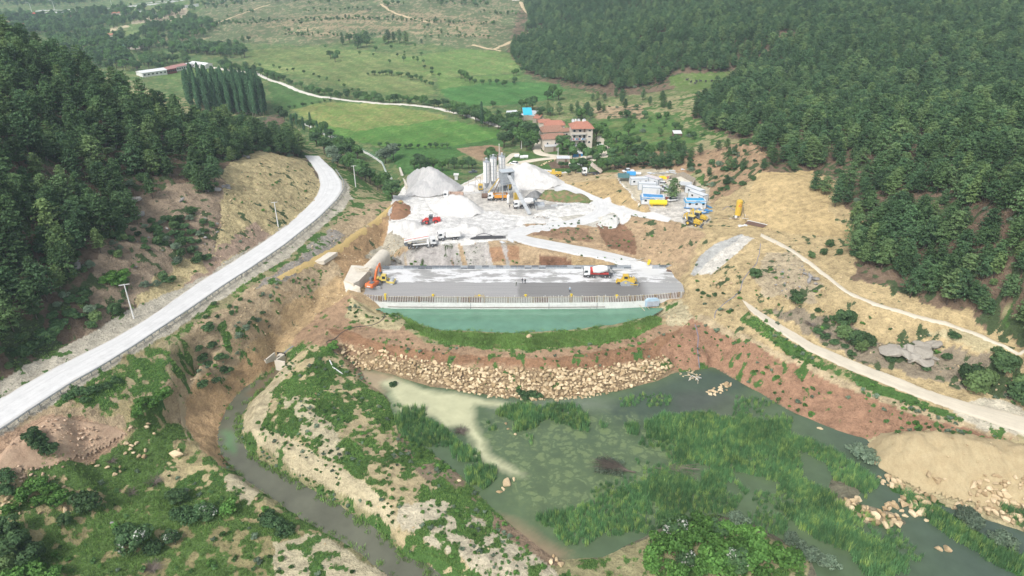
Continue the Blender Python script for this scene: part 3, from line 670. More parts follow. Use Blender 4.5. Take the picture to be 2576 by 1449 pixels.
strip('path', [(1240,125),(1262,116),(1290,104),(1330,80),(1370,64)], 5, MATS['dirt_track'], .4)
strip('path', [(1310,5),(1320,25),(1335,38),(1345,52)], 5, MATS['dirt_track'], .4)
strip('path', [(1190,113),(1230,122),(1262,128)], 4, MATS['dirt_track'], .4)
strip('path', [(520,70),(560,52),(620,30),(680,12)], 3, MATS['dirt_track'], .4)
strip('path', [(460,955),(445,1000),(442,1040),(455,1080),(480,1110),(490,1130)], .9, mat('foot_trodden', (.40, .32, .2), .95), .05)
strip('road', [(1288,588),(1340,573),(1420,565),(1488,553),(1524,530),(1508,504)], 8.5, M_HAUL, .14)
# pale pad dust over the loading yard, track up the left berm
strip('path', [(700,700),(760,672),(830,640),(900,588),(960,545),(1010,505)], 2.4, mat('yellow_track', (.52, .38, .16), .95), .15)

# ------------------------------------------------------------------ water
def water_mat(name, rough=.08, bump=.02, weed=False, ior=1.38):
    b = NB(name); co = b.coord(); c = b.n('Attribute', attribute_name='base').outputs['Color']
    n1 = b.noise(.25, 4, .6, co); n2 = b.noise(1.6, 4, .6, co)
    c = b.mix(1.0, c, b.ramp(n1.outputs[0], .3, .7, .86, 1.12), 'MULTIPLY')
    if weed:   # mats of pond weed: rounded pads with darker gaps
        wv = b.n('TexVoronoi', feature='DISTANCE_TO_EDGE'); wv.inputs['Scale'].default_value = .34
        cv_ = b.n('TexVoronoi', feature='F1'); cv_.inputs['Scale'].default_value = .34
        wob = b.n('VectorMath', operation='ADD'); b.l(co, wob.inputs[0]); nn = b.noise(.5, 3, .6, co)
        sc = b.n('VectorMath', operation='SCALE'); b.l(nn.outputs['Color'], sc.inputs[0]); sc.inputs['Scale'].default_value = 3.2
        b.l(sc.outputs[0], wob.inputs[1]); b.l(wob.outputs[0], wv.inputs['Vector']); b.l(wob.outputs[0], cv_.inputs['Vector'])
        wd = b.n('Attribute', attribute_name='weed').outputs['Fac']
        pad = b.math('MULTIPLY', b.ramp(wv.outputs['Distance'], .02, .20), b.ramp(n1.outputs[0], .40, .52))
        f = b.math('MULTIPLY', pad, wd)
        wc = b.mix(b.ramp(n2.outputs[0], .3, .7), (.115, .165, .075), (.17, .215, .095))
        c = b.mix(f, c, wc)
        b.l(b.ramp(f, 0, 1, rough, .45), b.b.inputs['Roughness'])
    else: b.b.inputs['Roughness'].default_value = rough
    b.l(c, b.b.inputs['Base Color']); b.b.inputs['IOR'].default_value = ior
    b.b.inputs['Specular IOR Level'].default_value = .5
    b.bump(n2.outputs[0], bump, .6)
    return b.m
def water(name, poly, z, colfn, m, cell=.6, world=False, weed=None):
    P = np.asarray(poly, float) if world else np.array([W(a, b, z) for a, b in dens(poly)])
    P = P[:, :2]
    x0, y0 = P.min(0) - cell; x1, y1 = P.max(0) + cell
    xs = np.arange(x0, x1 + cell, cell); ys = np.arange(y0, y1 + cell, cell)
    X, Y = np.meshgrid(xs, ys); idx = np.arange(X.size).reshape(X.shape)
    cx = (X[:-1, :-1] + X[1:, 1:]) / 2; cy = (Y[:-1, :-1] + Y[1:, 1:]) / 2
    k = inside(P, cx.ravel(), cy.ravel()).reshape(cx.shape)
    q = np.stack([idx[:-1, :-1][k], idx[:-1, 1:][k], idx[1:, 1:][k], idx[1:, :-1][k]], -1)
    used = np.unique(q); mp = np.full(X.size, -1); mp[used] = np.arange(len(used)); q = mp[q]
    V = np.column_stack([X.ravel()[used], Y.ravel()[used], np.full(len(used), z)])
    me = bpy.data.meshes.new(name); me.vertices.add(len(V)); me.vertices.foreach_set('co', V.astype(np.float32).ravel())
    q = q.astype(np.int32); me.loops.add(q.size); me.loops.foreach_set('vertex_index', q.ravel())
    me.polygons.add(len(q)); me.polygons.foreach_set('loop_start', np.arange(0, q.size, 4, dtype=np.int32))
    me.materials.append(m); me.update(calc_edges=True)
    c, wd = colfn(V[:, 0], V[:, 1]); attr_col(me, 'base', c); attr_f(me, 'weed', wd)
    o = link(name, me); o['kind'] = 'structure'; return o
def softpoly(poly, z, x, y, e=1.2):
    """soft 0..1 coverage of a patch floating in the water"""
    P = np.array([W(a, b, z)[:2] for a, b in dens(poly)]); s_ = 0
    jx = (fbm(x, y, 4, 3, 2) - .5) * 2.4; jy = (fbm(x, y, 4, 3, 9) - .5) * 2.4
    for dx, dy in ((0,0),(e,0),(-e,0),(0,e),(0,-e),(e*.7,e*.7),(-e*.7,e*.7),(e*.7,-e*.7),(-e*.7,-e*.7)):
        s_ = s_ + inside(P, x + dx + jx, y + dy + jy)
    return s_ / 9.0
PLUME = [(960,960),(1000,950),(1080,985),(1180,998),(1250,1010),(1330,1022),(1300,1032),(1200,1018),(1190,1030),(1195,1050),(1205,1080),(1215,1110),(1240,1150),(1290,1180),(1330,1195),(1300,1200),(1240,1180),(1200,1150),(1180,1100),(1165,1070),(1120,1075),(1090,1050),(1010,1045),(985,1000)]
def marsh_col(x, y):
    n = fbm(x, y, 14, 4, 6)[:, None]
    a = np.array([.072, .110, .062]); b = np.array([.10, .142, .07])
    c = a * (1 - n) + b * n
    rt = smooth(60, 90, x)[:, None]; c = c * (1 - rt) + np.array([.068, .098, .072]) * rt
    dk = softpoly([(1560,1060),(1700,1050),(1800,1020),(1930,950),(1760,930),(1600,985),(1500,1040)], -8, x, y, 2)[:, None] * .5
    c = c * (1 - dk) + np.array([.035, .05, .055]) * dk
    p2 = softpoly([(1250,1040),(1400,1045),(1560,1020),(1500,1000),(1330,1005),(1240,1010)], -8, x, y, 2.5)[:, None] * .45
    c = c * (1 - p2) + np.array([.22, .24, .20]) * p2
    s2 = softpoly([(870,925),(1000,945),(1010,960),(960,965),(965,1000),(900,960)], -8, x, y, 1)[:, None] * .9
    c = c * (1 - s2) + np.array([.36, .28, .18]) * s2
    s3 = softpoly([(1240,1290),(1330,1330),(1440,1400),(1380,1420),(1250,1340)], -8, x, y, 1.5)[:, None] * .8
    c = c * (1 - s3) + np.array([.26, .19, .12]) * s3
    s4 = softpoly([(1690,990),(1790,985),(1880,1000),(1900,1040),(1800,1050),(1700,1040)], -8, x, y, 1.5)[:, None] * .4
    c = c * (1 - s4) + np.array([.09, .085, .08]) * s4
    pl = softpoly(PLUME, -8, x, y, 1.0)[:, None]; c = c * (1 - pl) + np.array([.46, .46, .29]) * pl
    wd = softpoly([(1180,1060),(1300,1050),(1600,1040),(1700,1090),(1760,1180),(1700,1300),(1450,1330),(1330,1290),(1290,1230),(1230,1130)], -8, x, y, 2.5)
    return c, wd * (1 - pl[:, 0]) * .95
SH = [(895,915),(905,958),(965,1000),(985,1060),(1060,1130),(1150,1200),(1235,1285),(1320,1360),(1400,1412),(1520,1410),(1620,1365),(1690,1330),(1800,1310),(1900,1340),(2020,1400),(2060,1500),(2100,1700),(2800,1700),(2800,1400),(2576,1330),(2400,1282),(2262,1240),(2225,1170),(2180,1100),(2100,1072),(2000,1030),(1900,965),(1810,905),(1720,900),(1650,945),(1550,970),(1400,990),(1250,985),(1100,960),(1000,930)]
water('marsh_water', SH, -8.0, marsh_col, water_mat('marsh_water', .07, .02, True), .55)
def pond_col(x, y):
    n = fbm(x, y, 12, 3, 6)[:, None]
    return np.array([.11, .235, .16]) * (1 - n) + np.array([.125, .26, .175]) * n, x * 0
water('pond_water', [(870,740),(1745,735),(1735,760),(1690,768),(1650,790),(1560,824),(1450,840),(1300,846),(1120,842),(1045,824),(1000,802),(960,782),(900,768)], -4.05, pond_col, water_mat('pond_water', .04, .008, ior=1.5), .8)
def stream_col(x, y):
    c = np.tile(np.array([.125, .128, .092]), (len(x), 1)); n = fbm(x, y, 6, 3, 6)[:, None]; c = c * (.8 + .4 * n)
    r1 = softpoly([(690,915),(720,930),(680,960),(640,1000),(610,1000),(660,950)], STRZ, x, y, .8)[:, None] * .8
    c = c * (1 - r1) + np.array([.16, .12, .075]) * r1
    g = softpoly([(560,1080),(590,1090),(600,1130),(590,1150),(570,1130)], STRZ, x, y, .8)[:, None] * .75
    c = c * (1 - g) + np.array([.12, .23, .10]) * g
    return c, x * 0
M_STREAM = water_mat('stream_water', .06, .015)
water('stream_water', [(682,905),(660,940),(618,972),(575,1013),(553,1063),(547,1099),(553,1146),(579,1179),(609,1208),(670,1253),(743,1300),(793,1330),(850,1357),(918,1407),(980,1450),(1030,1520),(1160,1500),(1110,1440),(1060,1412),(1018,1395),(997,1370),(968,1338),(918,1307),(866,1277),(806,1241),(740,1200),(668,1160),(625,1125),(608,1093),(612,1053),(628,1024),(660,992),(697,957),(730,925),(722,900)], STRZ, stream_col, M_STREAM, .4)
water('stream_water', [(985,650),(1000,625),(1030,608),(1045,616),(1020,640),(1005,662)], -1.6, lambda x, y: (np.tile(np.array([.2, .19, .16]), (len(x), 1)), x * 0), M_STREAM, .5)

# ------------------------------------------------------------------ gravel heaps, each a solid heap standing on the ground
HEAPS = []
def heap(name, pix, top, label, cat, m, nbumps=0, seed=0, res=.45, foot=.0, ridge_=None, rough=.25, sharp=1.0):
    """pix: outline of the foot; top: list of (px,py of point under the peak, height)"""
    P = GP(pix); zb = 0
    x0, y0 = P.min(0) - 1; x1, y1 = P.max(0) + 1
    X, Y = np.meshgrid(np.arange(x0, x1, res), np.arange(y0, y1, res)); x = X.ravel(); y = Y.ravel()
    hh = np.zeros(len(x))
    for px, py, H, sl_ in top:
        c = G(px, py); d = np.hypot(x - c[0], y - c[1]) + (fbm(x, y, 3.5, 3, seed) - .5) * 2.2
        hh = np.maximum(hh, H - np.maximum(d - .8, 0) * sl_)
    jit = (fbm(x, y, 3, 3, seed + 1) - .5) * 1.5
    ins = inside(P, x + jit, y + jit * .7)
    # distance to the outline limits the height so that the heap ends at its foot
    dm = np.full(len(x), 1e9); n = len(P)
    for i in range(n):
        a = P[i]; b = P[(i + 1) % n]; ab = b - a; l2 = (ab ** 2).sum() + 1e-9
        t = np.clip(((x - a[0]) * ab[0] + (y - a[1]) * ab[1]) / l2, 0, 1)
        dm = np.minimum(dm, np.hypot(x - a[0] - t * ab[0], y - a[1] - t * ab[1]))
    hh = np.where(ins, np.minimum(hh, dm * sharp * .9 + .1), -.5)
    hh = np.where(hh > 0, hh + (fbm(x, y, 1.8, 3, seed + 2) - .5) * rough * np.clip(hh, 0, 1.2) * 1.5, hh)
    HEAPS.append((x0, y0, res, np.where(ins, hbase(x, y) + np.maximum(hh, -.4), -99).reshape(X.shape)))
    zz = hbase(x, y) + np.where(ins, np.maximum(hh, -.4), -.9)
    me = grid_mesh(name, X, Y, zz.reshape(X.shape), m)
    a = np.maximum(hh, 0)
    bm = bmesh.new(); bm.from_mesh(me)
    ok = (hh > -.45).tolist(); bm.verts.ensure_lookup_table()
    bmesh.ops.delete(bm, geom=[v for v in bm.verts if not ok[v.index]], context='VERTS'); bm.to_mesh(me); bm.free()
    o = link(name, me); tag(o, label, cat); return o
def gravel_mat(name, col, col2, fine=3.0):
    b = NB(name); co = b.coord(); n1 = b.noise(.3, 5, .65, co); n2 = b.noise(fine, 4, .8, co)
    g = b.n('TexWave', wave_type='BANDS'); g.inputs['Scale'].default_value = .25; g.inputs['Distortion'].default_value = 14; b.l(co, g.inputs['Vector'])
    f = b.ramp(b.math('ADD', n1.outputs[0], b.math('MULTIPLY', g.outputs[0], .12)), .42, .68)
    c = b.mix(f, col, col2); c = b.mix(1.0, c, b.ramp(n2.outputs[0], .25, .75, .82, 1.14), 'MULTIPLY')
    b.l(c, b.b.inputs['Base Color']); b.b.inputs['Roughness'].default_value = 1; b.b.inputs['Specular IOR Level'].default_value = .1
    b.bump(b.math('ADD', n2.outputs[0], n1.outputs[0]), .25, .8); return b.m
M_GG = gravel_mat('grey_gravel', (.42, .42, .42), (.53, .52, .51), 5)
M_WG = gravel_mat('white_crushed_stone', (.68, .665, .64), (.58, .57, .55))
M_DG = gravel_mat('dark_gravel', (.20, .20, .20), (.28, .28, .28), 6)
M_SAND = gravel_mat('yellow_spoil', (.48, .39, .235), (.43, .34, .20), 4)
M_SILT = gravel_mat('grey_silt', (.52, .52, .50), (.62, .61, .57), 2)
heap('gravel_heap', [(1022,494),(1020,470),(1024,440),(1060,428),(1110,434),(1145,462),(1175,476),(1150,488),(1080,498)], [(1060,466,7.2,.62),(1095,472,7.6,.62),(1040,462,6.5,.7),(1125,484,4.5,.6),(1070,484,4.6,.62),(1080,462,7.3,.6)], 'large grey gravel heap left of the three silos', 'gravel heap', M_GG, seed=2)
heap('crushed_stone_heap', [(1085,535),(1075,520),(1100,506),(1150,500),(1200,515),(1225,535),(1180,550),(1120,548)], [(1142,522,5.0,.62),(1155,524,5.2,.62),(1170,527,4.6,.62),(1128,524,4.2,.6)], 'white crushed stone heap in front of the half hidden tipper truck', 'stone heap', M_WG, seed=4)
heap('crushed_stone_heap', [(985,590),(992,560),(1010,550),(1050,555),(1090,566),(1100,585),(1060,600),(1010,598)], [(1025,572,2.4,.6),(1040,576,2.2,.6),(1010,574,2,.6),(1066,582,1.6,.5)], 'low white stone heap spread in front of the red wheel loader', 'stone heap', M_WG, seed=6)
heap('crushed_stone_heap', [(1125,578),(1150,564),(1190,566),(1225,582),(1210,592),(1160,590)], [(1172,576,1.9,.55),(1195,580,1.6,.55),(1160,578,1.4,.5)], 'small white stone heap behind the parked white tipper truck', 'stone heap', M_WG, seed=8)
heap('crushed_stone_heap', [(1150,474),(1200,452),(1230,440),(1240,470),(1210,486),(1165,490)], [(1205,466,2.6,.55),(1185,474,1.8,.5)], 'white stone heap left of the silos behind the yellow generator', 'stone heap', M_WG, seed=9)
heap('crushed_stone_heap', [(1255,440),(1290,424),(1350,432),(1400,446),(1425,462),(1380,476),(1310,480),(1265,474)], [(1300,452,7.2,.6),(1322,452,7.6,.55),(1345,456,5.6,.5),(1375,460,3.2,.45),(1285,450,6.5,.6)], 'biggest white stone heap right behind the batching tower', 'stone heap', M_WG, seed=11)
heap('dark_gravel_heap', [(1318,500),(1335,482),(1365,486),(1360,500),(1335,506)], [(1346,493,2.2,.6)], 'small dark grey gravel heap behind the conveyor', 'gravel heap', M_DG, seed=12)
heap('red_soil_mound', [(978,556),(985,520),(1008,500),(1030,516),(1036,548),(1010,556)], [(1006,530,2.4,.5),(1000,540,2.0,.5)], 'reddish brown soil mound at the left edge of the white yard', 'soil mound', mat('red_spoil', (.28, .155, .09), .95, var=.25, scale=.8), seed=13)
heap('soil_island', [(1352,500),(1372,480),(1440,478),(1496,502),(1480,512),(1400,510)], [(1385,494,2.4,.5),(1420,494,2.6,.5),(1455,500,2.0,.5)], 'oval mound of red soil with green weeds inside the yard loop', 'soil mound', mat('weedy_spoil', (.30, .19, .12), .95, var=.3, scale=.25, dirt=(.095, .17, .05), dirt_amt=.75), seed=14)
heap('silt_bank', [(1500,566),(1510,548),(1540,534),(1560,545),(1562,562),(1552,575),(1520,576)], [(1545,556,1.8,.6),(1535,562,1.5,.6),(1552,566,1.4,.6)], 'pale grey wrinkled silt bank right of the muddy basin', 'silt bank', M_SILT, seed=15, rough=1.0)
heap('spoil_heap', [(2178,1118),(2210,1092),(2290,1085),(2420,1092),(2600,1120),(2700,1180),(2700,1330),(2576,1300),(2400,1262),(2280,1225),(2200,1170)], [(2240,1140,4.2,.5),(2300,1145,4.8,.45),(2380,1150,4.9,.4),(2470,1160,4.4,.4),(2560,1180,4.2,.4),(2650,1210,4,.4),(2215,1130,3.5,.5)], 'wide pale yellow spoil heap at the lower right with boulders along its foot', 'spoil heap', M_SAND, seed=16, res=.5, rough=.7)
heap('rubble_heap', [(-40,1180),(40,1100),(130,1048),(200,1058),(300,1075),(330,1090),(280,1120),(230,1150),(150,1172),(60,1190),(0,1230),(-60,1240)], [(60,1120,1.6,.3),(150,1090,1.8,.3),(230,1100,1.4,.3),(0,1150,1.8,.3)], 'flat heap of reddish rubble beside the guard rail at lower left', 'rubble heap', gravel_mat('rubble_soil', (.50, .36, .25), (.42, .29, .20), 3), seed=17, rough=.5)
h_bare = h
def h(x, y):
    x = np.asarray(x, float); y = np.asarray(y, float); z = h_bare(x, y)
    for x0, y0, st, A in HEAPS:
        i = np.round((x - x0) / st).astype(int); j = np.round((y - y0) / st).astype(int); k = (i >= 0) & (j >= 0) & (i < A.shape[1]) & (j < A.shape[0])
        if k.any(): z = np.where(k, np.maximum(z, A[np.clip(j, 0, A.shape[0] - 1), np.clip(i, 0, A.shape[1] - 1)]), z)
    return z
# ------------------------------------------------------------------ plant materials
def leaf_mat(name, a, b_, c_=None, tr=.35, obj_var=.25):
    b = NB(name); co = b.coord('Object')
    n = b.noise(1.1, 4, .7, co); g = b.n('NewGeometry'); oi = b.n('ObjectInfo')
    col = b.mix(b.ramp(n.outputs[0], .35, .65), a, b_)
    if c_: col = b.mix(b.ramp(oi.outputs['Random'], .6, 1.0, 0, .9), col, c_)
    v = b.math('ADD', b.ramp(oi.outputs['Random'], 0, 1, 1 - obj_var, 1 + obj_var), b.ramp(g.outputs['Random Per Island'], 0, 1, -.18, .18))
    wn = b.noise(.11, 3, .6, g.outputs['Position']); v = b.math('ADD', v, b.ramp(wn.outputs[0], .35, .65, -.22, .26))
    col = b.mix(1.0, col, v, 'MULTIPLY')
    b.l(col, b.b.inputs['Base Color']); b.b.inputs['Roughness'].default_value = .75; b.b.inputs['Specular IOR Level'].default_value = .15
    b.m.node_tree.nodes.remove; out = b.t.nodes['Material Output']
    tl = b.n('BsdfTranslucent'); b.l(col, tl.inputs['Color']); mx = b.n('MixShader'); mx.inputs[0].default_value = tr
    b.l(b.b.outputs[0], mx.inputs[1]); b.l(tl.outputs[0], mx.inputs[2]); b.l(mx.outputs[0], out.inputs['Surface'])
    return b.m
M_PINE = leaf_mat('pine_needles', (.078, .150, .068), (.130, .220, .085), (.15, .215, .08), obj_var=.35)
M_PINEF = leaf_mat('pine_needles_hillside', (.078, .156, .078), (.125, .220, .092), (.155, .225, .09), obj_var=.3)
M_LEAF = leaf_mat('broad_leaves', (.090, .190, .060), (.145, .265, .085), (.12, .22, .09))
M_LEAFD = leaf_mat('dark_leaves', (.070, .145, .065), (.115, .200, .080))
M_SILV = leaf_mat('silver_leaves', (.15, .22, .15), (.24, .31, .21))
M_POP = leaf_mat('poplar_leaves', (.065, .150, .078), (.105, .205, .10))
M_BRAM = leaf_mat('bramble_leaves', (.095, .215, .055), (.155, .30, .070))
M_GRASS = leaf_mat('grass_blades', (.17, .30, .085), (.27, .40, .125), obj_var=.2)
M_REED = leaf_mat('reed_blades', (.11, .25, .11), (.18, .34, .13), (.30, .40, .12), obj_var=.25)
M_DRY = leaf_mat('dry_twigs', (.20, .165, .14), (.28, .24, .20), obj_var=.1)
M_WHITE = leaf_mat('hawthorn_blossom', (.60, .62, .55), (.72, .72, .66), obj_var=.05)
M_BARK = mat('bark', (.13, .10, .08), .9, var=.3, scale=3)
M_PBARK = mat('pine_bark', (.15, .12, .10), .9, var=.3, scale=3)

def quads_mesh(name, cen, nrm, size, m, rs, elong=1.0):
    """many leaf-sized faces: centre, direction and size of each"""
    n = len(cen); cen = np.asarray(cen, float); nrm = np.asarray(nrm, float)
    nrm = nrm / (np.linalg.norm(nrm, axis=1)[:, None] + 1e-9)
    r = rs.normal(size=(n, 3)); u = np.cross(nrm, r); u /= np.linalg.norm(u, axis=1)[:, None] + 1e-9; v = np.cross(nrm, u)
    s_ = (np.asarray(size) * rs.uniform(.7, 1.3, n))[:, None]
    u = u * s_ * .5 * elong; v = v * s_ * .5
    k = rs.uniform(-.25, .25, (n, 1)) * s_
    P = np.stack([cen - u - v, cen + u - v * .6, cen + u * .7 + v + nrm * k, cen - u * .8 + v * .8], 1).reshape(-1, 3)
    me = bpy.data.meshes.new(name); me.vertices.add(4 * n); me.vertices.foreach_set('co', P.astype(np.float32).ravel())
    me.loops.add(4 * n); me.loops.foreach_set('vertex_index', np.arange(4 * n, dtype=np.int32))
    me.polygons.add(n); me.polygons.foreach_set('loop_start', np.arange(0, 4 * n, 4, dtype=np.int32))
    me.materials.append(m); me.update(calc_edges=True); return me
def tube_geo(V, Fc, pts, rads, sides=5, cap=True):
    k0 = len(V); pts = [Vector(p) for p in pts]
    for i, p in enumerate(pts):
        d = (pts[min(i + 1, len(pts) - 1)] - pts[max(i - 1, 0)]).normalized()
        a = d.orthogonal().normalized() if abs(d.z) > .9 else d.cross(Vector((0, 0, 1))).normalized(); b_ = d.cross(a)
        for j in range(sides):
            t = 2 * math.pi * j / sides; V.append(tuple(p + (a * math.cos(t) + b_ * math.sin(t)) * rads[i]))
    for i in range(len(pts) - 1):
        for j in range(sides):
            Fc.append((k0 + i * sides + j, k0 + i * sides + (j + 1) % sides, k0 + (i + 1) * sides + (j + 1) % sides, k0 + (i + 1) * sides + j))
    if cap:
        Fc.append(tuple(k0 + j for j in range(sides))[::-1]); Fc.append(tuple(k0 + (len(pts) - 1) * sides + j for j in range(sides)))
def pine_meshes(seed, H=9.0, R=2.3, m=None, dense=1.0):
    rs = np.random.RandomState(seed); cen, nr, sz = [], [], []; V, Fc = [], []
    lean = rs.uniform(-.03, .03, 2); z0 = H * rs.uniform(.14, .3)
    tube_geo(V, Fc, [(lean[0] * z, lean[1] * z, z) for z in (-.6, H * .3, H * .65, H * .95)], [.19, .15, .09, .03], 6)
    nw = int(11 * dense); top = rs.uniform(1.5, 2.6) if m is M_PINE else rs.uniform(2.2, 3.4)
    for i in range(nw):
        f = i / (nw - 1); z = z0 + (H - z0) * f ** .92
        Rz = R * ((1 - f ** top) ** .8 * .88 + .14) * rs.uniform(.7, 1.18)
        if f < .12: Rz *= .75
        nb = max(3, int(rs.randint(5, 8) * (1 - .35 * f))); a0 = rs.uniform(0, 6.28)
        for j in range(nb):
            a = a0 + j * 6.28 / nb + rs.uniform(-.35, .35); Rb = Rz * rs.uniform(.6, 1.18); up = rs.uniform(.05, .32)
            if f < .6 and rs.rand() < .5:
                tube_geo(V, Fc, [(lean[0] * z, lean[1] * z, z), (math.cos(a) * Rb * .7, math.sin(a) * Rb * .7, z + up * Rb * .7)], [.05, .02], 3, False)
            for t in (np.array([.38, .66, .95]) if f < .8 else np.array([.45, .9])):
                c = np.array([math.cos(a) * Rb * t, math.sin(a) * Rb * t, z + up * Rb * t + rs.uniform(-.1, .12)])
                q = int(13 * (0.6 + .5 * t))
                sp = .23 + .20 * t * R / 2.3
                cc = c + rs.normal(size=(q, 3)) * np.array([sp, sp, .11])
                cen.append(cc); nr.append(np.column_stack([np.full(q, math.cos(a) * .5), np.full(q, math.sin(a) * .5), np.full(q, .8)]) + rs.normal(size=(q, 3)) * .55)
                sz.append(np.full(q, .34))
    cen = np.vstack(cen); nr = np.vstack(nr); sz = np.concatenate(sz)
    return new_mesh('pine_trunk', V, Fc, M_PBARK, True), quads_mesh('pine_crown', cen, nr, sz, m or M_PINE, rs, 1.25)
def blob_meshes(seed, H=6.0, R=2.6, lobes=12, q=130, leaf=.36, m=None, base=.35, flowers=None, flat=1.0, dead=0.0):
    rs = np.random.RandomState(seed); cen, nr = [], []; V, Fc = [], []
    zc = H * (1 + base) / 2; hz = H * (1 - base) / 2
    if base > .1:
        tube_geo(V, Fc, [(0, 0, -.5), (rs.uniform(-.1, .1), 0, H * base), (rs.uniform(-.3, .3), rs.uniform(-.3, .3), H * .7)], [.2, .14, .05], 6)
    else:
        tube_geo(V, Fc, [(0, 0, -.3), (0, 0, H * .35)], [.08, .04], 4)
    L_ = []
    for i in range(lobes):
        a = rs.uniform(0, 6.28); e = rs.uniform(-.75, .95); rr = R * .62 * math.sqrt(max(0, 1 - e * e * .7)) * rs.uniform(.55, 1.05)
        c = np.array([math.cos(a) * rr, math.sin(a) * rr, zc + e * hz * .68]); lr = R * rs.uniform(.30, .50); L_.append((c, lr))
        if base > .1: tube_geo(V, Fc, [(0, 0, H * base * .9), tuple(c)], [.08, .03], 4, False)
        d = rs.normal(size=(q, 3)); d[:, 2] = np.abs(d[:, 2]) * .9 - .25; d /= np.linalg.norm(d, axis=1)[:, None]
        rad_ = lr * rs.uniform(.72, 1.08, q)[:, None]
        cen.append(c + d * rad_ * np.array([1, 1, min(1, hz / R * 1.1) * flat])); nr.append(d + rs.normal(size=(q, 3)) * .5)
    cen = np.vstack(cen); nr = np.vstack(nr)
    cen[:, 2] = np.maximum(cen[:, 2], .05)
    me = quads_mesh('leafy_crown', cen, nr, np.full(len(cen), leaf), m or M_LEAF, rs)
    if flowers:
        me.materials.append(M_WHITE); k = (rs.rand(len(cen)) < flowers) & (cen[:, 2] > H * .45)
        cl = np.zeros(len(cen)); 
        for _ in range(6):
            p = cen[rs.randint(len(cen))]; cl += np.linalg.norm(cen - p, axis=1) < R * .35
        me.polygons.foreach_set('material_index', (k & (cl > 0)).astype(np.int32)); me.update()
    return new_mesh('trunk', V, Fc, M_BARK, True), me
def poplar_meshes(seed, H=24.0, R=1.5):
    rs = np.random.RandomState(seed); V, Fc = [], []
    tube_geo(V, Fc, [(0, 0, -.5), (0, 0, H * .5), (0, 0, H * .95)], [.24, .16, .04], 6)
    n = 1500; f = rs.uniform(.12, 1, n); a = rs.uniform(0, 6.28, n)
    lump = 1 + .25 * np.sin(a * 3 + f * 22) + .15 * rs.normal(size=n)
    r = R * np.sin(np.clip(f * .93 + .07, 0, 1) * np.pi) ** .42 * lump * rs.uniform(.65, 1.0, n)
    cen = np.column_stack([np.cos(a) * r, np.sin(a) * r, f * H]); nr = np.column_stack([np.cos(a), np.sin(a), np.full(n, .5)]) + rs.normal(size=(n, 3)) * .5
    return new_mesh('poplar_trunk', V, Fc, mat('pale_bark', (.35, .33, .28), .9), True), quads_mesh('poplar_crown', cen, nr, np.full(n, .62), M_POP, rs, .8)
def twig_meshes(seed, R=1.5, n=140, m=None, up=.5):
    rs = np.random.RandomState(seed); V, Fc = [], []
    for i in range(n):
        a = rs.uniform(0, 6.28); e = rs.uniform(.1, up); L1 = R * rs.uniform(.5, 1.1)
        p0 = np.array([rs.normal() * .15, rs.normal() * .15, 0]); d = np.array([math.cos(a), math.sin(a), e])
        p1 = p0 + d * L1 * .5 + np.array([0, 0, .15]); p2 = p1 + (d + rs.normal(size=3) * .35) * L1 * .5
        p2[2] = max(p2[2], .03)
        tube_geo(V, Fc, [p0, p1, p2], [.035, .022, .008], 3, False)
    return new_mesh('dry_branches', V, Fc, m or M_DRY)
PINES = [pine_meshes(10 + i, H=rh, R=rr, m=M_PINE) for i, (rh, rr) in enumerate([(9, 2.5), (10, 2.6), (8.5, 2.7), (9.5, 2.2), (8, 2.4), (10.5, 2.9), (7.5, 2.5)])]
ROUND_PINES = [pine_meshes(40 + i, H=rh, R=rr, m=M_PINEF) for i, (rh, rr) in enumerate([(9, 2.9), (8.5, 3.0), (9.5, 2.8), (8, 2.7)])]
BROAD = [blob_meshes(60 + i, H=6.5, R=2.7 + .2 * i, lobes=13, q=110, leaf=.5, m=M_LEAF if i < 2 else M_LEAFD) for i in range(4)]
SHRUB = [blob_meshes(70, H=1.8, R=1.6, lobes=10, q=90, leaf=.22, m=M_BRAM, base=.0), blob_meshes(71, H=2.0, R=1.7, lobes=10, q=90, leaf=.2, m=M_SILV, base=.0),
         blob_meshes(72, H=2.6, R=1.7, lobes=12, q=110, leaf=.24, m=M_PINE, base=.05), blob_meshes(73, H=2.2, R=1.9, lobes=12, q=110, leaf=.24, m=M_LEAFD, base=.05, flowers=.22),
         blob_meshes(74, H=1.6, R=1.7, lobes=10, q=90, leaf=.22, m=M_LEAFD, base=.0)]
POPL = [poplar_meshes(90 + i, H=[23, 24, 22][i]) for i in range(3)]
TWIG = [twig_meshes(95), twig_meshes(96, 1.2, 90)]

def place(pair, name, loc, scale, rz, label, cat, group=None, parts=('trunk', 'crown'), sz=None):
    o = empty(name, loc, rz, label, cat, group)
    o.scale = (scale * (sz or 1), scale * (sz or 1), scale)
    for nm, me in zip(parts, pair): link(nm, me, o)
    return o
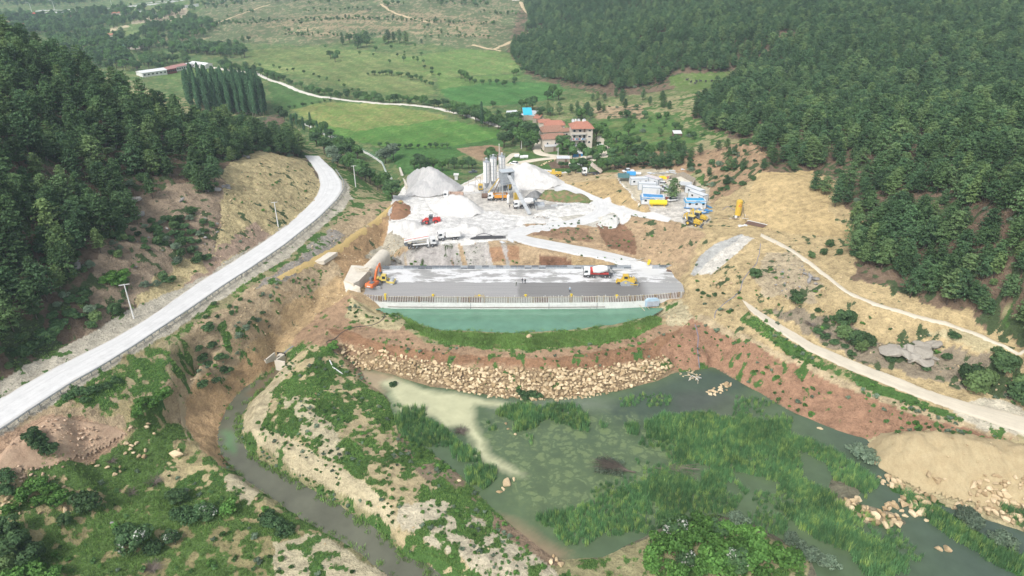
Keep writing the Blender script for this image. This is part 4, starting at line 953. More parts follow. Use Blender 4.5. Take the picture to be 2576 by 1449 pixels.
# a geometry-nodes scatter: ONE object for what nobody could count
def scatter(name, meshes, P, R_, S_, I_, label, kind='stuff', cat=None):
    c = bpy.data.collections.new(name + '_sources')
    for i, ms in enumerate(meshes):
        if isinstance(ms, tuple):
            bm = bmesh.new(); mats_ = []
            for me in ms:
                k0 = len(bm.faces); bm.from_mesh(me); bm.faces.ensure_lookup_table()
                off = len(mats_)
                for f in bm.faces[k0:]: f.material_index += off
                mats_ += list(me.materials)
            mm = bpy.data.meshes.new('%s_plant' % name); bm.to_mesh(mm); bm.free()
            for x in mats_: mm.materials.append(x)
        else: mm = ms
        c.objects.link(bpy.data.objects.new('%s_%02d' % (name, i), mm))
    me = bpy.data.meshes.new(name); me.vertices.add(len(P)); me.vertices.foreach_set('co', np.asarray(P, np.float32).ravel())
    a = me.attributes.new('rot', 'FLOAT_VECTOR', 'POINT'); a.data.foreach_set('vector', np.asarray(R_, np.float32).ravel())
    a = me.attributes.new('scl', 'FLOAT_VECTOR', 'POINT'); a.data.foreach_set('vector', np.asarray(S_, np.float32).ravel())
    a = me.attributes.new('idx', 'INT', 'POINT'); a.data.foreach_set('value', np.asarray(I_, np.int32))
    o = link(name, me); tag(o, label, cat, kind=kind)
    ng = bpy.data.node_groups.new(name + '_nodes', 'GeometryNodeTree')
    ng.interface.new_socket('Geometry', in_out='INPUT', socket_type='NodeSocketGeometry'); ng.interface.new_socket('Geometry', in_out='OUTPUT', socket_type='NodeSocketGeometry')
    N = ng.nodes.new; gi = N('NodeGroupInput'); go = N('NodeGroupOutput'); mp = N('GeometryNodeMeshToPoints'); io = N('GeometryNodeInstanceOnPoints'); ci = N('GeometryNodeCollectionInfo')
    ci.inputs['Collection'].default_value = c; ci.inputs['Separate Children'].default_value = True; ci.inputs['Reset Children'].default_value = True
    io.inputs['Pick Instance'].default_value = True
    def at(nm, ty):
        n_ = N('GeometryNodeInputNamedAttribute'); n_.data_type = ty; n_.inputs['Name'].default_value = nm; return n_.outputs[0]
    ln = ng.links.new
    ln(gi.outputs[0], mp.inputs['Mesh']); ln(mp.outputs[0], io.inputs['Points']); ln(ci.outputs[0], io.inputs['Instance'])
    ln(at('idx', 'INT'), io.inputs['Instance Index']); ln(at('scl', 'FLOAT_VECTOR'), io.inputs['Scale'])
    er = N('FunctionNodeEulerToRotation'); ln(at('rot', 'FLOAT_VECTOR'), er.inputs[0]); ln(er.outputs[0], io.inputs['Rotation'])
    ln(io.outputs[0], go.inputs[0])
    md = o.modifiers.new('scatter', 'NODES'); md.node_group = ng
    return o
RS = np.random.RandomState(11)
def jgrid(poly, sp, jit=.45):
    """jittered points over a world polygon"""
    P = np.asarray(poly)[:, :2]; x0, y0 = P.min(0); x1, y1 = P.max(0)
    X, Y = np.meshgrid(np.arange(x0, x1, sp), np.arange(y0, y1, sp)); X = X + (np.arange(X.shape[0]) % 2)[:, None] * sp / 2
    x = X.ravel() + RS.uniform(-jit, jit, X.size) * sp; y = Y.ravel() + RS.uniform(-jit, jit, X.size) * sp
    k = inside(P, x, y); return x[k], y[k]
def inview(x, y, z, mx=60, my=60):
    px, py, dep = proj(x, y, z); return (px > -mx) & (px < 2576 + mx) & (py > -my) & (py < 1449 + my + 8000 / np.maximum(dep, 1)) & (dep > 0)
def seen(x, y, z, up=5.0):
    """not hidden behind a ridge"""
    ok = np.ones(len(x), bool); tz = z + up
    for t in np.linspace(.3, .985, 40): ok &= hbase(x * t, y * t) < CAMZ + (tz - CAMZ) * t + .3
    return ok

# ------------------------------------------------------------------ pine woods
left_front = [(764,392),(745,402),(690,386),(600,400),(556,440),(545,500),(470,470),(400,440),(330,470),(350,560),(300,620),(250,600),(230,690),(150,780),(60,860),(0,905),(-100,960)]
LEFTWOOD = np.vstack([RIDGE_W[:, :2] * 1.1 + np.array([-3, 4]), GPo(left_front), [(-230, 100)]])
RIGHT1 = GP([(1285,120),(1335,60),(1320,20),(1330,-60),(2760,-60),(2760,880),(2560,820),(2470,795),(2350,765),(2280,715),(2240,700),(2140,690),(2145,610),(2190,560),(2110,505),(2060,500),(2045,435),(1930,425),(1885,350),(1775,330),(1745,270),(1870,200),(1845,178),(1690,185),(1660,215),(1560,228),(1480,218),(1340,190),(1290,155)])
RIGHT2 = GP([(1560,425),(1600,385),(1700,372),(1780,380),(1890,355),(1935,440),(1890,480),(1840,510),(1800,500),(1780,440),(1700,428),(1620,415)])
RIGHT3 = GP([(1290,300),(1420,280),(1500,250),(1640,235),(1750,270),(1790,320),(1740,300),(1640,265),(1540,290),(1400,310)])
TRACKS = [GP([(1235,130),(1262,112),(1290,100),(1330,76),(1372,58),(1375,68),(1335,90),(1290,112),(1262,124),(1240,138)])]
px_, ps_, pk_ = [], [], []
def add_pines(poly, sp, smin, smax, kind, dens_scale=0, thr=0.0, forb=()):
    x, y = jgrid(poly, sp)
    if dens_scale: k = fbm(x, y, dens_scale, 3, 13) > thr; x, y = x[k], y[k]
    for f in forb: k = ~inside(f, x, y); x, y = x[k], y[k]
    z = h(x, y); k = inview(x, y, z, 90, 90); x, y, z = x[k], y[k], z[k]
    px_.append(np.column_stack([x, y, z])); ps_.append(RS.uniform(smin, smax, len(x))); pk_.append(np.full(len(x), kind))
add_pines(LEFTWOOD, 4.5, .6, 1.15, 0, 12, .30)
add_pines(RIGHT1, 4.1, .52, 1.05, 1, 26, .27, TRACKS)
add_pines(GP([(2200,560),(2576,600),(2700,700),(2700,860),(2560,812),(2400,778),(2290,735),(2200,680)]), 4.0, .6, 1.05, 1, 20, .2)
add_pines(RIGHT2, 6.2, .35, .68, 2, 14, .42)
add_pines(RIGHT3, 7.5, .5, .85, 3, 14, .5)
# single pines at the edge of the woods (sightings)
for a, b, s_ in [(215,205,1.2),(225,210,1.0),(140,560,1.1),(15,470,1.2),(120,640,.9),(40,760,.9),(62,660,1.3),(150,660,1.0),(410,430,1),(245,560,1.0),(300,520,.9),(205,620,.85),(345,560,.7),(385,500,.8),(500,430,.9),(530,395,1.1),(455,400,1),(255,640,.7),(2290,745,1.0),(2150,560,.9),(2210,620,.8),(2250,560,1.1),(2380,720,1.1),(2050,480,.8),(2100,520,.8),(1990,395,.8)]:
    p = G(a, b); px_.append(p[None]); ps_.append(np.array([s_])); pk_.append(np.array([0 if a < 1000 else 1]))
PP = np.vstack(px_); PS = np.concatenate(ps_); PK = np.concatenate(pk_)
vis = seen(PP[:, 0], PP[:, 1], PP[:, 2]) & inview(PP[:, 0], PP[:, 1], PP[:, 2], -5, -5)
show = np.where(vis, PS / depth_of(PP.T), 0)
big = np.zeros(len(PP), bool); big[np.argsort(-show)[:300]] = True
PG = {0: ('dark green pine on the steep rocky hillside left of the white road', 'pines on the left hillside'), 1: ('tall dark green pine of the dense wood covering the right hillside', 'pines on the right hillside'),
      2: ('young pine on the eroded yellow slope behind the site cabins', 'young pines behind the cabins'), 3: ('pine at the lower edge of the far wood above the village', 'pines above the village')}
print('pines', len(PP))
for i in np.where(big)[0]:
    x, y, z = PP[i]; k = int(PK[i]); pr = PINES[RS.randint(len(PINES))] if RS.rand() < (.75 if k != 1 else .45) else ROUND_PINES[RS.randint(4)]
    qx, qy, _ = proj(x, y, z); lb, gp_ = PG[k]
    if k == 0: sub = 'along the crest of the left ridge' if qy < 330 and qx < 480 else 'at the right ridge end above the yellow cut' if qx > 430 else 'low on the slope above the road' if qy > 560 else 'in the middle of the slope'; lb = 'dark green pine of the left hillside, ' + sub; gp_ = 'left hillside pines ' + sub
    elif k == 1: sub = 'by the right edge of the picture' if qx > 2380 else 'at its lower rim above the trail' if qy > 600 else 'around the yellow cut above the silo' if qx < 2150 else 'in the middle of the right hillside'; lb = 'tall dark green pine of the right hand wood, ' + sub; gp_ = 'right hillside pines ' + sub
    place(pr, 'pine_tree', (x, y, z), PS[i], RS.uniform(0, 6.28), lb, 'pine tree', gp_)
far = np.where(~big)[0]
ii = np.where(((PK[far] == 0) & (RS.rand(len(far)) < .8)) | (RS.rand(len(far)) < .25), RS.randint(0, 7, len(far)), 7 + RS.randint(0, 4, len(far)))
scatter('pine_forest', PINES + ROUND_PINES, PP[far], np.column_stack([RS.uniform(-.06, .06, (len(far), 2)), RS.uniform(0, 6.28, len(far))]),
        np.column_stack([PS[far], PS[far], PS[far] * RS.uniform(.85, 1.15, len(far))]), ii, 'dense pine wood covering the hillsides behind the nearest trees', cat='pine wood')

# ------------------------------------------------------------------ far broadleaf woods, as masses
def mass(name, areas, meshes, label, cat, smin=.6, smax=1.2):
    P, S, I = [], [], []
    for poly, sp, thr, sc_ in areas:
        x, y = jgrid(GP(poly), sp); k = fbm(x, y, sp * 6, 3, 5) > thr; x, y = x[k], y[k]; z = h(x, y)
        k = inview(x, y, z); x, y, z = x[k], y[k], z[k]
        P.append(np.column_stack([x, y, z])); S.append(RS.uniform(smin, smax, len(x)) * sc_); I.append(RS.randint(0, len(meshes), len(x)))
    P = np.vstack(P); S = np.concatenate(S); print(name, len(P))
    scatter(name, meshes, P, np.column_stack([np.zeros((len(P), 2)), RS.uniform(0, 6.28, len(P))]), np.column_stack([S, S, S]), np.concatenate(I), label, cat=cat)
MIXED = BROAD + [ROUND_PINES[0], BROAD[0]]
mass('valley_wood', [([(-40,40),(120,42),(260,28),(420,22),(470,30),(400,55),(330,62),(260,80),(150,86),(60,92),(0,80),(-60,100)], 9, .34, 1.25),
                     ([(-40,-40),(420,-40),(300,0),(150,18),(0,20),(-60,30)], 12, .40, 1.2),
                     ([(120,100),(260,80),(300,95),(340,112),(420,122),(620,136),(628,148),(480,142),(400,150),(480,158),(470,175),(340,188),(260,180),(180,150)], 9, .33, 1.25),
                     ([(330,70),(420,60),(490,50),(540,62),(560,90),(500,108),(400,112),(340,92)], 8, .38, 1.15),
                     ([(430,118),(600,120),(628,138),(560,140),(430,132)], 7, .15, 1.1),
                     ([(470,-20),(900,-20),(900,12),(700,16),(560,30),(480,30)], 14, .58, .9),
                     ([(900,-20),(1320,-20),(1320,10),(1180,24),(940,22),(880,14)], 11, .47, .85),
                     ([(480,60),(900,45),(1250,60),(1250,66),(900,52),(480,68)], 6, .40, .5), ([(620,85),(950,88),(1240,92),(1240,98),(950,95),(620,92)], 6, .42, .45), ([(600,28),(900,22),(1300,34),(1300,40),(900,28),(600,36)], 8, .40, .55), ([(500,100),(620,96),(640,108),(520,112)], 8, .4, .7), ([(560,166),(640,180),(700,198),(700,206),(640,190),(560,178)], 6, .2, .9), ([(1130,276),(1200,298),(1260,312),(1250,322),(1180,308),(1120,288)], 6, .2, .9), ([(420,60),(560,40),(1250,70),(1240,120),(900,125),(620,118)], 22, .68, .6)], MIXED, 'mixed broadleaf wood and orchards filling the far valley floor', 'wood')

# ------------------------------------------------------------------ trees one can tell apart in the valley
def along(pts, n, jx=6, jy=3):
    q = resample(np.array([(a, b, 0) for a, b in pts], float), 1.0); k = np.linspace(0, len(q) - 1, n).astype(int)
    return [(q[i, 0] + RS.uniform(-jx, jx), q[i, 1] + RS.uniform(-jy, jy)) for i in k]
def trees(pts, size, label, group, meshes=BROAD, name='broadleaf_tree', cat='tree', var=.3, flat=None):
    P = G_many(pts)
    for p in P:
        s_ = size * RS.uniform(1 - var, 1 + var); place(meshes[RS.randint(len(meshes))], name, (p[0], p[1], p[2] - .1), s_, RS.uniform(0, 6.28), label, cat, group, sz=flat)
trees(along([(560,172),(640,186),(700,204),(760,224),(790,238)], 22), .8, 'round green tree lining the white farm road beyond the poplars', 'trees along the far farm road')
trees(along([(800,240),(880,250),(960,258),(1040,262),(1100,270),(1160,285)], 42, 6, 4), .8, 'bushy tree of the hedgerow above the middle stretch of the white farm road', 'trees of the middle hedgerow')
trees(along([(1160,288),(1200,304),(1240,318),(1300,326)], 24, 9, 6), .95, 'full green tree in the hedge where the farm road nears the village', 'trees of the hedge near the village')
trees(along([(925,190),(980,188),(1010,196),(1060,206),(1090,218)], 20, 5, 2), .55, 'low hedge tree between the two middle fields', 'hedge between the middle fields')
trees(along([(865,112),(890,108),(915,104),(935,116),(895,124)], 8, 5, 3), 1.15, 'dark tree in the clump standing alone at the foot of the bare hill', 'dark clump below the bare hill', [ROUND_PINES[0], ROUND_PINES[1]] + BROAD[2:])
trees(along([(965,110),(990,106),(1020,112)], 5, 4, 2), 1.1, 'dark tree in the smaller clump right of the first dark clump', 'second dark clump below the bare hill', [ROUND_PINES[0], ROUND_PINES[2]])
trees([(832,148),(850,146),(843,156)], .9, 'dense bush standing in the pale green upper field', 'bushes in the upper field')
trees([(945,130),(980,160),(940,142),(905,138),(1000,142),(1016,156),(1050,150),(1060,142)], .6, 'small lone fruit tree in the grass below the dark clumps', 'fruit trees below the dark clumps')
trees([(1170,205),(1182,210),(1160,198)], 1.15, 'large round tree at the corner of the upper bright field', 'round trees at the upper bright field')
trees(along([(1195,212),(1230,214),(1270,216),(1300,212)], 9, 5, 3), .65, 'brownish hedge tree below the bright green wedge field', 'hedge below the wedge field')
trees(along([(1290,190),(1330,186),(1370,180)], 8, 6, 4), .75, 'bush at the lower tip of the far pine wood', 'bushes at the tip of the far wood')
trees([(1378,252),(1390,246),(1405,252),(1312,276),(1325,270),(1340,278)], 1.1, 'big dark green tree on the right edge of the bright field', 'big trees right of the bright field')
trees([(1365,288),(1385,292),(1350,296),(1240,272),(1462,302),(1300,312)], .9, 'leafy tree on the grassy slope above the tiled roofs', 'trees above the village')
trees([(1300,352),(1320,345),(1335,360),(1310,372),(1290,362),(1275,345),(1340,378),(1325,380),(1268,372)], 1.25, 'very large dark green tree left of the old tiled houses', 'large trees left of the village')
trees([(1415,380),(1400,372),(1408,390)], 1.0, 'round green tree in front of the apartment house balconies', 'trees before the apartment house')
trees([(1476,404),(1490,400),(1462,392),(1440,400),(1430,392),(1500,412)], .9, 'leafy tree in the yard below the apartment house', 'trees below the apartment house')
trees([(1545,395),(1565,388),(1540,405),(1580,400),(1530,380),(1600,405),(1512,396)], .85, 'leafy tree right of the lane behind the apartment house', 'trees right of the lane')
trees([(1480,345),(1500,352),(1517,332),(1490,335)], 1.0, 'tree on the slope right behind the apartment house', 'trees behind the apartment house')
trees([(1580,345)], 1.0, 'single dark tree standing alone on the green slope right of the apartment house', None)
trees([(1660,345),(1690,365),(1620,380),(1640,392),(1700,360)], .6, 'small tree on the green slope below the right pine wood', 'small trees on the right slope')
trees(along([(700,292),(760,322),(820,345),(850,360)], 12, 14, 6), .8, 'tree of the strip between the poplars and the canal', 'trees between poplars and canal')
trees([(735,322),(748,318),(765,330),(782,318),(800,338),(822,350)], .62, 'slim upright young poplar beside the canal fence', 'slim young poplars by the canal', POPL, 'poplar_tree', 'poplar', .15)
for o in [x for x in COL.objects if x.get('group') == 'slim young poplars by the canal']: o.scale = (.5, .5, .36)
trees(along([(790,372),(830,382),(870,388),(900,398)], 10, 12, 10), 1.15, 'big leafy tree in the thicket right of the far road bend', 'thicket right of the road bend')
trees(along([(860,415),(900,440),(940,460),(975,485),(1000,498)], 16, 14, 12), 1.0, 'dark leafy tree in the gully between the road and the grey gravel heap', 'trees in the gully')
trees([(970,412),(990,402),(955,402),(850,420),(838,410)], 1.05, 'silvery willow tree beside the canal wall', 'silvery willows by the canal', [blob_meshes(76, H=6.5, R=2.9, lobes=12, q=110, leaf=.45, m=M_SILV)], 'willow_tree')
trees(along([(1040,424),(1080,430),(1120,428),(1160,430),(1190,424)], 10, 8, 5), .85, 'bushy tree in the row behind the grey gravel heap', 'trees behind the grey heap')
trees([(1228,408),(1236,400),(1242,412)], 1.15, 'tall bright tree rising right behind the silos', 'trees behind the silos')
trees([(1232,420)], .8, 'light green tree at the foot of the right hand silo', None)
trees(along([(1515,434),(1535,426),(1560,418),(1545,432)], 7, 5, 4), .7, 'dark bushy tree behind the raised body of the tipping truck', 'trees behind the tipping truck')
trees(along([(1410,424),(1440,426),(1470,424)], 6, 5, 3), .6, 'scrubby tree between the stone pen and the earth road', 'trees beside the stone pen')
trees([(1430,441),(1440,432),(1448,437)], .6, 'dark bush between the motor grader and the tipping truck', 'bushes by the motor grader')
trees([(1502,449)], .42, 'round dark bush on the plateau edge right of the tipping truck', None, [SHRUB[2]], 'bush', 'bush')
trees(along([(1540,425),(1600,420),(1660,424),(1700,420)], 14, 10, 5), .8, 'bushy dark tree along the back edge of the cabin yard', 'trees behind the cabin yard', BROAD[2:] + ROUND_PINES[:2])
trees([(1690,505)], .95, 'lone dark tree standing between the two rows of site cabins', None, [ROUND_PINES[1]], 'lone_tree')
trees([(1212,318)], .62, 'tall slender poplar sticking out of the hedge near the village', None, POPL, 'poplar_tree', 'poplar', .01)
trees(along([(730,276),(780,266),(830,257)], 8, 4, 1), .4, 'low hedge bush between the dark and the yellow green field', 'hedge left of the yellow green field')
trees(along([(960,371),(1040,374),(1130,374)], 12, 5, 2), .4, 'low hedge bush along the lower edge of the biggest field', 'hedge below the biggest field')
trees(along([(640,168),(720,176),(830,205),(905,235)], 14, 8, 4), .45, 'small bush scattered between the upper fields', 'bushes between the upper fields')
trees(along([(1010,140),(1060,160),(1100,198)], 9, 8, 4), .45, 'small bush beside the light green upper field', 'bushes beside the light field')
trees(along([(1530,300),(1580,310),(1640,300),(1700,330),(1740,360)], 14, 16, 12), .6, 'tree or shrub on the grassy slope between village and right hand wood', 'trees between village and right wood')
trees(along([(1510,345),(1540,360),(1580,372),(1640,384),(1700,395)], 14, 12, 8), .75, 'bushy tree of the belt right of the apartment house', 'tree belt right of the apartment house')
# poplar plantation
x, y = jgrid(np.array([W(462,262,0)[:2], W(560,250,0)[:2], W(668,262,0)[:2], W(670,296,0)[:2], W(620,290,0)[:2], W(500,292,0)[:2]]), 4.6, .15)
for a, b in zip(x, y): place(POPL[RS.randint(3)], 'poplar_tree', (a, b, hs1(a, b)), RS.uniform(.9, 1.08), RS.uniform(0, 6.28), 'tall slender poplar in the tight plantation behind the left pine ridge', 'poplar', 'poplars of the plantation')
print('poplars', len(x))

# ------------------------------------------------------------------ bushes near the site and marsh
def bush(pts, k, scale, label, group=None, name='bush', cat='bush', var=.2, sz=None):
    P = G_many(pts)
    for p in P:
        s_ = scale * RS.uniform(1 - var, 1 + var)
        place(SHRUB[k], name, (p[0], p[1], max(p[2], -8.1) - .1), s_, RS.uniform(0, 6.28), label, cat, group, ('stem', 'foliage'), sz)
bush([(225,1285)], 2, 2.0, 'large dark juniper bush in the meadow at lower left', None)
bush([(165,1318)], 2, .8, 'small dark juniper left of the large one in the meadow')
bush([(50,1400),(20,1350),(90,1420),(10,1440)], 2, 1.9, 'big dark juniper at the lower left corner', 'junipers at the lower left corner')
bush([(90,1449),(30,1470),(130,1460)], 0, 1.6, 'bright green bramble patch at the lower left corner', 'brambles at the lower left corner')
bush([(450,1265)], 2, 1.35, 'dark juniper bush left of the round bright bush')
bush([(455,1298),(480,1310)], 4, 1.3, 'low green bush under the middle juniper', 'low bushes under the middle juniper')
bush([(510,1290),(525,1298)], 3, 1.0, 'small bush dotted with white blossom beside the round bright bush', 'blossoming bushes beside the round bush')
bush([(580,1288)], 0, 1.7, 'round bright green bush beside the footpath near the stream')
bush([(690,1320),(720,1340),(675,1310)], 4, 1.25, 'green thicket bush on the stream bank', 'thicket on the stream bank')
bush([(340,1375)], 3, 1.9, 'large bush with white blossom in the middle of the meadow')
bush([(430,1360)], 3, 1.2, 'smaller blossoming bush right of the large blossoming one')
bush([(310,1340),(390,1385)], 4, 1.3, 'plain green bush beside the large blossoming one', 'plain bushes beside the blossoming one')
bush([(130,1240),(100,1270),(60,1255),(30,1290),(150,1265),(100,1230)], 0, 1.2, 'low bramble between the boulders at the left edge', 'brambles between the left boulders')
bush([(20,1215),(15,1240)], 4, 1.1, 'dark bush at the left edge below the rubble', 'dark bushes below the rubble')
bush([(105,1130),(130,1142),(90,1120)], 4, 1.2, 'dark green bush growing out of the rubble heap', 'bushes in the rubble heap')
bush([(355,1015),(385,1020),(350,1045),(400,1012),(415,1000)], 0, 1.1, 'bright green bush in the hollow below the road', 'bushes in the hollow below the road')
bush([(200,985),(225,990),(215,1010)], 4, .9, 'bush right beside the guard rail in the lower left', 'bushes beside the guard rail')
bush(along([(180,1000),(250,975),(300,960)], 5, 10, 6), 4, .8, 'low bush on the verge between guard rail and hollow', 'bushes on the verge')
bush(along([(535,840),(520,880),(500,920),(560,900),(580,920),(540,960),(510,970)], 11, 16, 10), 4, 1.0, 'dark green bush on the bank between road and stream gully', 'bushes on the road bank')
bush(along([(520,790),(560,800),(600,750),(640,770),(660,790),(620,810),(540,770)], 12, 14, 10), 4, .5, 'small dusty bush on the slope below the road', 'small bushes on the slope below the road')
bush([(620,830),(650,810),(600,850)], 1, .8, 'grey green shrub on the brow above the stream gully', 'grey shrubs above the gully')
bush([(840,880)], 0, 1.5, 'bright green bush at the left end of the stone embankment')
bush([(990,972)], 4, .8, 'small dark bush standing in the brown shallows')
bush([(1310,992),(1335,996),(1350,1000),(1322,1004)], 4, 1.05, 'dark green reed bush at the foot of the stone embankment', 'bushes at the foot of the embankment')
bush([(2165,1150),(2190,1165),(2180,1145),(2150,1140)], 1, 1.35, 'silver green willow bush beside the spoil heap', 'silver bushes beside the spoil heap')
bush([(2430,1310),(2420,1300),(2440,1322)], 1, 1.25, 'silvery bush on the green strip between the two channels', 'silver bushes on the green strip')
bush([(2520,1370),(2540,1380),(2505,1362)], 1, 1.2, 'silvery bush near the right edge on the green strip', 'silver bushes near the right edge')
bush([(1705,1330),(1760,1325),(1740,1360),(1820,1340),(1870,1350),(1800,1390),(1700,1380),(1900,1380),(1950,1400),(1880,1420),(1650,1400),(1980,1420),(1760,1440),(1830,1449),(1920,1455),(1700,1450),(1660,1370),(1720,1370),(1770,1345),(1790,1425),(1850,1385),(1910,1405),(1640,1430)], 0, 1.7, 'bright green bramble of the big thicket at the bottom right', 'brambles of the bottom thicket')
bush([(1700,1345),(1850,1420),(1730,1420)], 3, 1.4, 'thicket bush with white blossom at the bottom right', 'blossoming bushes of the bottom thicket')
bush([(1800,1342)], 4, 1.5, 'dull dark green bush in the middle of the bottom thicket', 'dark bushes of the bottom thicket')
bush([(1858,1318)], 1, 1.2, 'grey green willow at the upper tip of the bottom thicket')
bush([(1995,1370),(2030,1400),(2060,1420),(2090,1430)], 1, 1.2, 'grey green willow bush right of the bottom thicket', 'willow bushes right of the bottom thicket')
bush([(1900,700)], 2, 1.45, 'round dark pine bush alone on the pale yellow slope')
bush([(2000,765)], 2, 1.5, 'dark bush above the lower trail on the right'); bush([(2125,820)], 2, 1.7, 'rounded bright green tree above the lower trail', None, 'lone_tree', 'tree')
bush([(2150,865),(2165,880),(2185,870),(2120,850)], 2, 1.4, 'dark bush in the hollow left of the rock outcrop', 'bushes left of the rock outcrop')
bush([(2440,960),(2470,975),(2455,985)], 2, 1.9, 'big dark bush right of the rock outcrop', 'bushes right of the rock outcrop')
bush([(2510,920),(2530,935)], 2, 1.8, 'dark pine bush between outcrop and right edge', 'pine bushes by the right edge'); bush([(2570,990),(2576,1020),(2560,1005)], 2, 1.8, 'dark bush cut by the right edge of the picture', 'bushes at the right edge')
bush(along([(2050,790),(2090,810),(2060,830),(2100,860),(2140,890)], 9, 14, 8), 4, .8, 'low dusty scrub above the lower trail', 'scrub above the lower trail')
bush([(2070,640),(2085,620),(2040,650),(2170,620),(2190,640),(2160,650),(2110,640)], 2, .8, 'small dark bush at the lower edge of the right wood', 'small bushes at the right wood edge')
bush([(2310,905),(2330,930),(2240,905),(2380,900),(2400,850)], 4, .9, 'green bush growing around the rock outcrop', 'bushes around the outcrop')
bush(along([(1760,735),(1790,745),(1820,740)], 5, 8, 4), 4, .5, 'low weed clump right of the deck', 'weeds right of the deck')
bush(along([(100,780),(160,800),(120,850),(80,870),(200,790),(230,730),(60,900),(140,830)], 18, 24, 14), 4, 1.1, 'dusky shrub at the foot of the left pine slope', 'shrubs at the foot of the left slope')
bush([(285,705),(310,700),(300,720),(270,715)], 0, 1.2, 'yellowish green bush on the brow of the left cut', 'bushes on the brow of the left cut')
bush(along([(360,620),(430,590),(480,600),(400,560)], 10, 20, 12), 4, .9, 'dusty scrub bush on the brown slope above the cut', 'scrub above the cut')
bush([(1045,660),(1060,668),(1035,665),(1070,672)], 0, .45, 'small green weed on the grey spill behind the deck', 'weeds on the spill')
bush([(1290,660),(1300,664),(1150,640),(1265,656)], 0, .3, 'tiny green weed on the torn bank behind the deck', 'weeds on the torn bank')
bush([(1008,520),(1022,536)], 0, .35, 'yellow green weed on the red soil mound', 'weeds on the red mound')
for (a, b, k, lab) in [(390,1212,0,'heap of grey dry brushwood in the meadow'),(330,1240,1,'second heap of dry brushwood lower in the meadow'),(280,1160,1,'small heap of dry brushwood near the rubble'),(385,1430,0,'leafless grey bush at the bottom of the meadow'),
                       (1160,1090,0,'leafless brown bush standing in the marsh shallows'),(2080,840,1,'dry brushwood on the slope above the lower trail'),(2040,815,0,'pile of dry roots above the lower trail'),(750,1480,1,'dry brushwood at the bottom edge')]:
    p = G(a, b); o = link('brushwood', TWIG[k]); o.location = (p[0], p[1], max(p[2], -8)); o.scale = (1.3, 1.3, .9); tag(o, lab, 'brushwood')
# fallen trees lying in the marsh
def fallen(a, b, rz, s_, label, leafy):
    rs = np.random.RandomState(int(a)); p = W(a, b, -8.0); o = empty('fallen_tree', p, rz, label, 'fallen tree')
    V, Fc = [], []; tube_geo(V, Fc, [(-.6, 0, .1), (1.5, .1, .35), (3.4, 0, .5)], [.16, .12, .06], 6)
    link('trunk', new_mesh('fallen_trunk', V, Fc, M_DRY, True), o)
    V, Fc = [], []
    for i in range(150):
        t = rs.uniform(.15, 1); st = np.array([3.2 * t, 0, .15 + .35 * t]); an = rs.normal() * .38; L_ = rs.uniform(2.5, 5.6) * (1 - .25 * abs(an)); el = rs.uniform(-.05, .32)
        d = np.array([math.cos(an), math.sin(an), el]); mid = st + d * L_ * .5 + np.array([0, 0, .2]); en = mid + (d + np.array([0, rs.normal() * .15, -.15])) * L_ * .5
        en[2] = max(en[2], .03); tube_geo(V, Fc, [st, mid, en], [.045, .028, .01], 3, False)
    link('bare_branches', new_mesh('bare_branches', V, Fc, M_DRY), o)
    if leafy:
        n = 1100; t = rs.uniform(1.5, 6.4, n); yy = rs.choice([-1, 1], n, p=[.65, .35]) * rs.uniform(.7, 1.9, n); 
        cen = np.column_stack([t, yy, np.abs(rs.normal(.35, .3, n)) + .05]); link('leaves', quads_mesh('fallen_leaves', cen, rs.normal(size=(n, 3)) + np.array([0, 0, 1]), np.full(n, .2), M_SILV, rs), o)
    o.scale = (s_,) * 3
fallen(1590,1188, rad(165), 1.25, 'fallen grey willow lying in the middle of the marsh', True)
fallen(1655,1180, rad(-12), 1.2, 'bare fallen tree bending over the reeds right of the willow', False)
# ------------------------------------------------------------------ boulders
def stone_mesh(seed, m, flat=.7):
    rs = np.random.RandomState(seed); bm = bmesh.new()
    P = rs.normal(size=(15, 3)); P /= np.linalg.norm(P, axis=1)[:, None]; P *= rs.uniform(.85, 1.0, (15, 1)) * np.array([1.0, rs.uniform(.65, .9), flat * rs.uniform(.8, 1.1)])
    vs_ = [bm.verts.new(p) for p in P]
    r = bmesh.ops.convex_hull(bm, input=vs_); bmesh.ops.delete(bm, geom=[v for v in bm.verts if not v.link_faces], context='VERTS')
    bmesh.ops.recalc_face_normals(bm, faces=bm.faces)
    bmesh.ops.bevel(bm, geom=list(bm.edges), offset=.07, segments=1, affect='EDGES', clamp_overlap=True)
    me = bpy.data.meshes.new('stone'); bm.to_mesh(me); bm.free(); me.materials.append(m); return me
def stone_mat(name, a, b2, c2):
    b = NB(name); co = b.coord(); oi = b.n('ObjectInfo'); n1 = b.noise(1.6, 5, .7, co)
    c = b.mix(b.ramp(n1.outputs[0], .35, .65), a, b2); c = b.mix(b.ramp(oi.outputs['Random'], 0, 1, 0, .75), c, c2)
    c = b.mix(1.0, c, b.ramp(oi.outputs['Random'], 0, 1, .68, 1.14), 'MULTIPLY'); n2 = b.noise(9, 3, .7, co); c = b.mix(1.0, c, b.ramp(n2.outputs[0], .3, .7, .85, 1.1), 'MULTIPLY')
    b.l(c, b.b.inputs['Base Color']); b.b.inputs['Roughness'].default_value = .95; b.b.inputs['Specular IOR Level'].default_value = .15; b.bump(n1.outputs[0], .12, .7); return b.m
M_STONE = stone_mat('tan_limestone', (.55, .41, .235), (.44, .31, .175), (.64, .53, .36))
M_STONE2 = stone_mat('pinkish_rubble', (.50, .35, .24), (.44, .30, .20), (.58, .45, .33))
M_ROCK = stone_mat('grey_rock', (.30, .29, .28), (.38, .36, .34), (.24, .23, .22))
